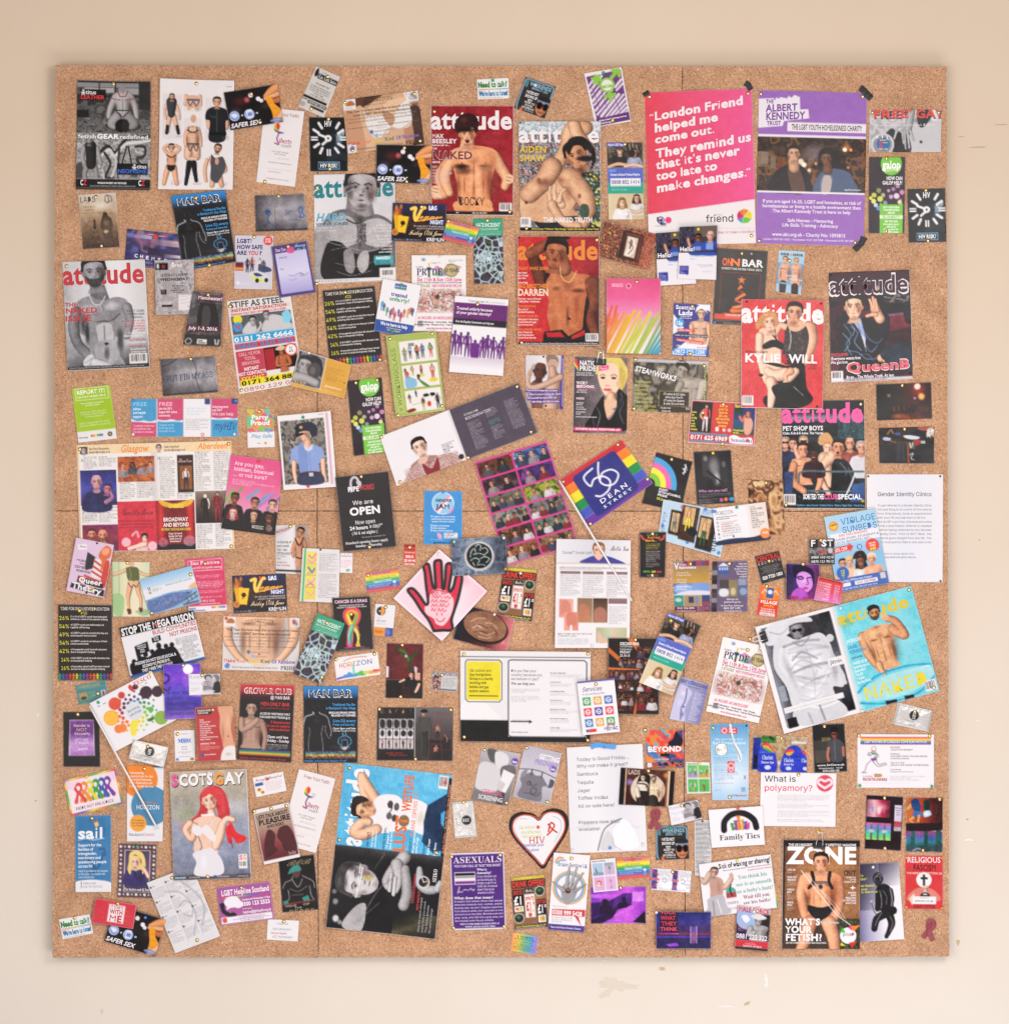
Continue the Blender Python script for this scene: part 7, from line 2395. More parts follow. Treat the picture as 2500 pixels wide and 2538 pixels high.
build(r'''
@C1|magazine|222,72 1440,38 1464,886 252,914|open two-page local news spread|magazine opened at a news spread with peach headers|c=2.4 pages=2|b2,4 b98,3 b98,98
R 0 0 100 100 e4dedd
G 47 0 50 100 h e4dedd c0b8b8
G 50 0 53 100 h c8c0c0 e4dedd
R 0 0 100 9 e8c8a0
R 0 0 1 100 e0b078
R 99 0 100 100 e0b078
R 2 2 7 9 5a5654
F 4.5 5.6 3 a8a4a2 2a2826 s
T 8 3 21 5 5a5458 b Bee Fierce Beaujambes
T 8 6 21.6 8 5a3a7a b glasgow@scotsgay.co.uk
T 28 1.4 46 8 e88a3a bi Glasgow
R 51 1 55 9 d8d4d4
F 53 5 3 c8a090 3a3432 s
T 56.5 3 66 5 5a5458 b Aidan Sutherland
T 56.5 6 70 8 5a3a7a b aberdeen@scotsgay.co.uk
T 78 1.4 97 7 e88a3a bi Aberdeen
T 2.4 13 4 16 3a3638 r A
T 52 13 53.6 16 3a3638 r H
Z 4 11 13 23 8 6a6668:80
Z 14 11 25 21 6 6a6668:80
Z 2 59 12 73 9 6a6668:80
Z 13 58 25 73 9 6a6668:80
Z 27 36 37 52 9 6a6668:80
Z 38 35 49 51 9 6a6668:80
Z 53 13 63 52 22 6a6668:80
Z 76 9 86 45 20 6a6668:80
Z 88 9 98 45 20 6a6668:80
Z 76 77 86 99 13 6a6668:80
Z 88 77 98 98 12 6a6668:80
Z 64 47 74 53 3 6a6668:80
G 1.6 24 25 57 v 2a2a6a 4a4a9a 3a3068
U 12 35 6.4 c89aa0 8a6a6a b 2a2a5a
F 19 42 4.6 b87a90 3a2430 st 10
A 9a7090 18,54,1.6 22,50,1.3 21,45,1
O 26 12 50 36 4 5 1 8a4a30 b86a3a 6a3428
R 64.5 12 75 47 3a2a24
T 65 15 74 19 d8a8a0 ci Sinatras
R 66 22 74 44 8a5a38
D 70 24 20 e0c0a8 d8ccd4 3a3440
G 2 75 25 100 v 7a2a58 8a3a4a 5a2a58
U 8 84 5 d88a78 4a2a2a sB 8a5a5a
U 15 85 5.4 e09a80 6a4a3a bB 9a6a60
R 25 54 50 100 c83a4c
T 27 60 48 67 5a2a30 ci Vanilla Moon
TC 37 71 3 7a2430 r66 creative portraits, wedding photography|www.vanillamoonphotography.com|info@vanillamoonphotography.com|07528 221 911
E 30 92 3 = f0c8d0:80
E 40 98 4 = f0d0d8:80
E 47 96 3 = f0d0d8:80
A f0c0b0 32,98,1.4 37,96,1.4 42,94,2
F 42 88 3.6 f0c0b0 2a1a1e f
K 5 e8b8c0:80 34,86 37,82 38,87
R 50 54 75 100 7a1c28
G 50 54 56 90 h 8a1c28 c83a3c 7a1c28
G 69 54 75 90 h 8a1c28 c83a3c 7a1c28
C d8a83a 52,53 62,57 74,53 70,60 56,60
T 58 58 68 61 e8d84a k CHEERZ
T 54.5 70 70.5 73.4 ece6e0 k BROADWAY
T 54.5 75 71 78.4 ece6e0 k AND BEYOND
T 53 79.8 72 82 e8d84a b HITS FROM THE STAGE AND SCREEN
TC 62 84 2.4 f0dcd8 k60 Friday 11th March &|Saturday 12th March|Golden Circle £10|Normal Entry £7
R 50 95 75 100 1c1820
E 54 93 3 = d090a0:60
E 71 92 4 5 c8a8b8:60
G 75.6 46 98 76 v 8a7a70 5a4a44 2a1c1c
D 82 49 26 e8d0c0 2a2028 2a2028 e0d8c8
D 90 47 28 c89a88 8a2a38 8a2a38 1a1416
@C1|flyer|1436,150 1854,205 1780,782 1362,728|pink youth group flyer|pink flyer with six smiling young people, over the news spread|c=1.8|r53,4
G 0 0 100 100 v dc4c84 de5e90 e08cb0 e0b0c8
L 6 7ab84a 0,64 14,46
L 6 8a9a48 8,64 30,42
L 6 5aa8c8 40,56 60,42
L 6 5a9ad0 60,62 80,46
L 6 6a78c0 80,66 100,50
L 6 a878b8 56,70 90,46
TL 9 7.5 7.4 f6e4ee r100 Are you gay,|lesbian, bisexual|... or not sure?
Z 9 31 88 39 3 f0c8d8:90
R 0 80 100 100 1c191b
U 18 57 6.6 7a4a34 1c1614 st 1e1b1d
U 56 60 6.6 b07a5c 1c1614 t 1e1b1d
U 89 60 6.6 dcae98 3a2a24 s 1e1b1d
U 18 77 6.4 ecc4b8 8a2834 lt 1e1b1d
U 57 77 6.4 d8a888 1c1416 lt 1e1b1d
U 86 78 6.6 6a3e2e 1c1614 t 1e1b1d
R 0 92 100 100 1c191b
T 56 90 78 94.4 e8e0e0 r MOS/\IC
J 88 92 4.4 1.6 d8ccd0
E 88 92 2 = d87a4a
@C1|flyer|222,800 520,858 440,1276 144,1218|lilac cut-out letter comedy flyer|lilac flyer with ransom-note lettering and curly orange hair figure|c=1.3|d56,3 d53,97
R 0 0 100 100 d8bcd8
P e6e2e6 8,12 30,8 34,18 12,22
T 14 13 30 16 5a5458 b/-1 Eleven
P 26262a 36,22 62,30 58,50 40,56 36,48
P e0dcdc 58,30 84,36 84,66 56,70
L 5 c83a34 58,36 82,44
L 5 c83a34 57,46 82,54
L 5 c83a34 57,56 82,63
L 5 c83a34 40,66 80,72
C d8683a 70,14 82,4 96,10 96,24 88,30 86,46 78,50 76,34 66,26
C eaa078 74,12 86,8 92,14 84,22 74,20
C c84038 86,34 98,36 98,80 84,72
T 12 38 40 42 3a343a k MUSIC
T 22 44 38 47 8a7a8a k DRAG
T 10 50 46 54.4 26242a k COMEDY
T 16 57 54 61 3a343a k SPOKEN WORD
P 1c1a1e 24,68 92,74 92,84 22,80
T 27 70 88 79 eceaec k Queer
R 27 69 40 79 d8503a
T 29 70 38 78 eceaec s Q
P 1c1a1e 10,82 98,86 98,98 8,92
T 12 82 90 92 e8e6ea k/3 Theory
R 48 83 58 92 eae4e4
T 50 84 56 91 c83a34 k o
R 60 84 70 94 e0c040
T 62 85 68 92 2a262a k r
@C1|print|500,990 796,994 800,1425 508,1422|drawing of a figure from behind|coloured drawing of standing figure in green vest and heels|c=1.2|b41,2
G 0 0 100 100 h b8cca0 e0d8b4 e4dcc0 c8d4b0
C 8ab878:70 0,60 30,64 24,100 0,90
C 6a9a5a:50 60,90 90,86 100,94 80,98
L 2 7aa878:80 18,0 18,60
A dcb48c 40,14,5 20,20,4.4 0,24,4
A dcb48c 62,14,5 82,22,4.4 100,24,3.6
E 52 4 8 5 d8ac88
C 5a6038 40,10 66,10 72,20 70,34 44,34 38,20
K 2 8a9058 46,12 50,22 48,32
A dca47c 50,40,8 44,56,6.6 42,68,5 44,86,3
A dca47c 66,40,8 70,56,6 76,68,4.6 76,86,3
E 50 40 9 6 e4b48c
E 64 40 9 6 e0ac84
K 2 3a3430 42,38 50,46 57,42 64,46 72,37
C 5a3020 38,86 48,86 50,94 42,96 40,92
C 5a3020 70,84 80,84 80,90 74,92
@C1|flyer|1076,968 1380,950 1408,1375 1102,1392|crimson testing flyer|crimson testing flyer with a white frame title|c=1.2|b50,11
R 0 0 100 100 d03a62
R 0 89 100 100 e6e2e6
L 1.6 f0d0dc 6,5 94,3 94,23 6,24 6,5
T 12 6 88 12.4 f0ccd8 k Sex Positive
T 12 16 92 20 f0ccd8 b rapid HIV & Syphilis testing
Z 22 32 94 38 2 f4d8e0:90 c
Z 22 43 94 57 4 f4d8e0:90 c
Z 22 60 94 66 2 f4d8e0:90 c
Z 22 71 94 75 1 f4d8e0:90 c
T 24 78 70 82 f4dce4 r 028 9031 9030
T 30 84 82 86.4 f4dce4 r therainbowproject.org
S 60 91 96 94 h d84a48 e88a3a e8d83a 5aa84a 4a6ab8 8a4a98
R 2 92 20 94 4a78a8
R 2 96 44 98 4a78a8
@C1|postcard|716,1135 1126,1020 1206,1308 796,1412|big fish postcard|postcard of a blue tiled fish sculpture beside railings|c=1.4|b94,22 b5,96
G 0 0 100 40 v 88b8dc b0cce4 d8e0ea
R 0 30 100 58 e0e0e6
R 0 58 100 100 8ab0d0
Z 18 32 38 42 3 8a888c:90
T 10 26 16 36 4a484c s M
T 10 38 16 46 4a484c s W
T 44 30 94 35 7a8a98 r dentistry for the LGBT community
C 5a72a8 4,62 30,56 66,56 84,62 88,68 70,84 44,94 6,96
N 10 62 70 90 9 4 4a5c90:30 8aa0c8 3a4c80 a8b8d4
C 5a6a94:60 30,84 50,80 66,84 54,92 36,94
K 3 8ab0d8 10,60 50,55 84,64
E 80 66 1.6 2.6 2a3444
C e0b080 84,52 100,44 100,56 90,58
L 3 4a5058 70,84 96,70
L 2 4a5058 72,92 98,80
L 2 4a5058 76,80 77,92
L 2 4a5058 84,75 85,88
L 2 4a5058 92,71 93,84
R 66 92 96 98 5a6a88
@C1|flyer|1445,1102 1866,1084 1882,1376 1458,1400|lower fiery casino flyer|fiery playing card casino flyer above the male torso leaflet|c=1.2|r52,8
=vegas
@D1|poster|75,56 502,62 508,655 80,657|upright statistics poster|charcoal statistics poster with rainbow paper-doll people, left edge|c=1.6 m=matte|y40,8
=tie
@D1|flyer|556,240 1142,100 1238,490 652,642|white prison protest flyer|white protest flyer with black crowd silhouette|c=1.5 m=matte|r48,11
R 0 0 100 100 e4e2e6
R 0 0 100 19 2a2829
T 2 4 99 17 eae8ea h STOP THE MEGA PRISON
T 41 21 99 29 c03a40 b BUILD COMMUNITIES
T 62 32 99 40 c03a40 b NOT PRISONS
P 26242a 14,42 32,38 32,58 14,62
P 26242a 38,34 50,32 50,42 38,44
TC 23 42 4 d8d6da k60 ABANDON THE|NORTH WALES|PRISON|PROJECT
TC 44 34 4 d8d6da k60 NO NEW|PRISONS
L 2 26242a 23,60 24,70
L 2 26242a 44,42 45,54
C 26242a 3,74 12,70 20,64 28,68 36,62 44,56 52,60 60,58 66,64 70,84 68,98 20,98 4,96
E 9 70 3 5 26242a
E 17 65 3 5 26242a
E 26 62 3 5 26242a
E 35 60 3 5 26242a
E 45 52 3.4 6 26242a
E 54 56 3 5 26242a
E 62 56 3 5 26242a
TC 37 72 8 e4e2e6 k62 PRISONS DO NOT SOLVE SOCIAL &|ECONOMIC PROBLEMS.|THEY MAKE THEM WORSE
Z 68 46 97 90 13 6a686c:80 c
R 0 94 100 100 3a5a9a
@D1|leaflet|1376,150 1977,163 1970,588 1366,572|male torso leaflet|leaflet printed over bare male torso with hands on hips|c=1.5|r4,4 r93,9
G 0 0 100 100 h d8d4d2 c8b8b0 d8d4d2
W 48 -22 34 92 22 e0b494
A dcae8e 6,-6,8 6,40,7 18,70,5 30,86,5
A dcae8e 92,-6,8 92,40,7 80,70,5 68,86,5
P dcd8da 24,78 48,96 76,78 84,100 16,100
R 0 84 100 100 dcd6d6:60
R 0 0 16 19 e4dedc
C b06a3a 4,12 7,5 12,4 15,12
R 88 0 100 17 e4e0e0
N 90 3 98 15 5 3 8c888a d8d4d4
C 5a7ec0 3,94 6,87 10,90 8,97
=horizona
@C2|flyer|-56,705 195,698 200,1092 -52,1080|harness club flyer|pale club flyer with man in harness seen from behind|c=1.2 m=matte|b48,3
G 0 0 100 100 h d0ccd0 e4e0e2 b8aca8
R 62 0 100 100 a8948a
P c8c0c0 0,8 46,0 46,10 0,24
T 2 12 44 17 b03848 k/-8 ASYLUM
TL 4 32 8 6a6668 b60 1st Saturday of|every month|7pm - 4am|FETISH NIGHT
Z 4 62 34 72 2 7a7678:80
T 4 76 36 79 b03848 b (STRICTLY
T 4 82 46 85 b03848 b NO TOWEL)
A c89070 62,36,7 54,52,6 56,64,5
A c89070 88,32,7 94,48,6 88,62,5
W 74 22 15 78 11 cc9474
E 68 76 8 8 d09878
E 80 77 7 8 c08868
F 78 15 9 c08a6a 241a18 s 20
K 3 2a2024 62,28 74,42 88,26
K 3 2a2024 66,66 76,68 86,66
R 0 92 100 96 3a3638
@C2|magazine_page|-38,-155 382,-195 428,402 12,428|uniformed officer page|curled white magazine page of an officer in a pale blue shirt|c=9 m=gloss|g48,5 r47,97
R 0 0 100 100 e8e4e6
R 90 2 94 96 d8a8b8
T 76 2.5 86 4 c8586a r SECTION
N 4 8 86 93 20 5 5a5450 8a827c 3c3836 a8a098 6c645e
P 8aa0d4 20,46 40,40 58,41 78,47 84,64 70,68 70,80 34,80 32,66 16,64
C 7a90c8 34,44 46,41 50,60 48,80 34,80
L 1.4 6a7cb0 53,46 54,80
A e8b89c 24,64,5 23,78,4 26,90,4
A e8b89c 78,64,5 78,78,4 80,90,4
C 343a58 33,79 70,79 76,94 30,94
L 6 4a2a3c 33,80.5 71,80.5
R 50 79 58 84 c8c4c4
A e0ac90 52,38,7 52,44,8
P ccd4ec 44,40 52,47 62,40 60,48 52,51 46,48
F 46 28 8.4 e8b498 b8864e n -10
C 1e2034 32,26 32,16 44,12 60,12 70,17 72,28 62,32 56,24 40,24 34,28
P 141624 30,27 44,25 48,27 32,31
E 42 18 3 = c8a850
@C2|flyer|418,326 836,280 898,872 480,912|black opening hours flyer|black flyer announcing opening hours below a shower head|c=1.6|b48,3 b50,97
R 0 0 100 100 252124
K 6 c8c4c8 27,21 28,8 34,3 40,5 42,10
C c8c4c8 38,9 46,9 47,15 42,18 40,14
T 21 15.5 42 21.5 eae8ea h PIPE
T 43 14.5 70 21 c03a44 k WORKS
T 27 34 66 39.5 e4e2e4 r We are
T 20 43.5 78 53 e8e6e8 h OPEN
T 28 60.5 66 65.6 e4e2e4 r Now open
T 17 68 51 72.6 e8e6e8 k 24 hours
T 54 67 79 72 e4e2e4 r a day!*
T 20 75 68 79 e8e6e8 s ( fri & sat nights )
T 36 82.4 82 84.2 a8a4a8 ri * Dry Sauna area closes daily at 3am
T 6 87.6 86 91 e4e2e4 s Standard opening hours apply
T 24 92.6 74 96 e4e2e4 s Sunday - Thursday
@B2|leaflet|765,1530 1857,1105 2007,1500 898,1920|open booklet with a young man|open booklet with a young man in checked shirt beside grey text page|c=2 m=matte t=.8|b1,2 b98,6 b3,95 b51,97 b96,94
R 0 0 50 100 e8e4e8
R 50 0 100 100 564e5a
G 48 0 50 100 h e8e4e8 c8c0c8
U 23 46 17 eccab8 2a2020 s a88078 -2
C c8a8a0 8,90 14,78 21,73 26,84 32,74 42,78 46,96 46,106 6,106
N 8 76 46 100 6 9 5a2c30:40 e0d0cc 8a4a4c d8c8c8 4a2428
C 8a3a40 21,76 26,92 32,76 30,104 22,104
E 22 72 3.4 6 e0b8a4
Z 37 56 46 66 3 5a565c:80
Z 37 66 44 74 2 3a363c:90
E 47 91 1.8 = 3a343c
T 58 18 68 22 d8d0dc r STIGMA AND
T 58 25 76 30 d8d0dc r DISCRIMINATION
Z 58 36 67 90 18 b8b0bc:80
Z 72 24 80 40 5 b8b0bc:80
Z 72 46 80 56 4 5ab0a8:80
Z 72 58 80 84 9 b8b0bc:80
Z 86 22 95 78 18 b8b0bc:80
@C2|flyer|1113,432 1413,436 1413,858 1108,855|sky blue youth group flyer|sky blue flyer with round pink and blue badge|c=1|l50,2
R 0 0 100 100 3f8fd0
E 50 23 29 = eae6ec
E 50 23 27 = 8ec4e4
P e49ab4 30,36 66,7 74,12 40,42
P eae6ec 35,40 70,9 74,12 38,43
P e49ab4 60,42 78,26 77,34 68,42
T 30 15 72 20 1c1a20 k GENDER
T 33 25 68 33 1c1a20 k JAM
TC 50 46 4.6 d8e8f6 b80 We support trans, non-binary,|questioning & intersex young|people in Northern Ireland
TL 18 63 4.6 d8e8f6 b72 ◎ Regular social meetups|◎ Advice & guidance|◎ Help in school & healthcare
C e0a0b8 36,78 44,80 48,86 42,90 36,84
R 53 78 88 88 e6e4ea
Z 55 79 84 87 3 4a4a58:80
Z 18 90 84 92 1 d8e8f6:80
T 26 94 78 98 14304c b genderjam.com
@C2|card|950,848 1050,850 1050,1022 950,1018|thin red phone line card|tiny red phone line cutting beside the pink diamond card|c=.6 t=.2|b50,17
R 0 0 100 100 d04a3c
T 6 4 94 16 3a1c1c k GAY BI
T 12 22 90 30 3a1c1c k or curious?
T 8 36 92 44 f0d0c8 b Call other men!
T 18 54 80 66 f4e8e4 k 09010
T 6 72 94 84 f4e8e4 k 20 44 44
T 8 90 92 98 f4e8e4 k GAY DIAL
@C2|poster|1506,208 2077,38 2332,860 1757,1022|pink-bordered party collage|large tilted collage of party snapshots on a pink border|c=2.4 t=.6|r49,3
R 0 0 100 100 d0408c
'''+'\n'.join(f'O {2+j*49} {2+i*16.4:.1f} {49+j*49} {16.6+i*16.4:.1f} {n} {i*7+j*3+3} 1 {p}' for i,j,n,p in [(0,0,2,'3a2018 6a3a28 201414'),(0,1,3,'4a6aa8 2a3050 8ab0c8'),(1,0,2,'6a4a58 3a2830 241a20'),(1,1,2,'4a2a7a 2a1c40 7a3a8a'),(2,0,4,'4a4a40 6a6a5a 2a2620'),(2,1,2,'5a6a2a a0a83a 3a4420'),(3,0,4,'5a6058 8a9088 3a3834'),(3,1,4,'5a5a5c 7a7674 2a2628'),(4,0,3,'6a3a28 3a201c 8a5a38'),(4,1,4,'3a4a3a 6a7a68 242824'),(5,0,3,'7a3a28 8a5a3a 2a1614'),(5,1,4,'5a3a2c 8a6a4a 241a18')])+r'''
@C2|postcard|1732,1028 2009,1052 1965,1465 1676,1425|upper drinks offer card|drinks price list card half hidden behind oval mirror photo|c=1|w52,10
=drink
@C2|photograph|1412,1318 1828,1440 1758,1715 1340,1598|oval textured photo|photograph of an oval hammered brown tray, under the diamond|c=1.4|w62,4
G 0 0 100 100 h 1c2430 3a1c20 7a3a40 c8787c
C d88a8c:80 60,8 84,16 92,50 88,80 84,40
E 52 46 42 44 1c1210
E 51 43 40 40 8a6450
N 14 8 88 78 7 5 5a3828:0 8a6450
E 48 44 34 34 a07a60:60 100
K 2 d0b098:80 24,40 34,28 48,22
K 2 c8a890:80 40,60 56,66 70,52
K 2 3a2418:80 30,50 42,42 56,46
K 2 c8a890:80 50,34 62,30 72,38
K 2 3a2418:80 34,66 44,60 56,58
K 2 e0c8b0:70 30,56 36,46 46,50
K 2 4a3020:80 60,40 70,46 76,58
K 2 d8c0a8:70 44,74 58,74 66,66
''')
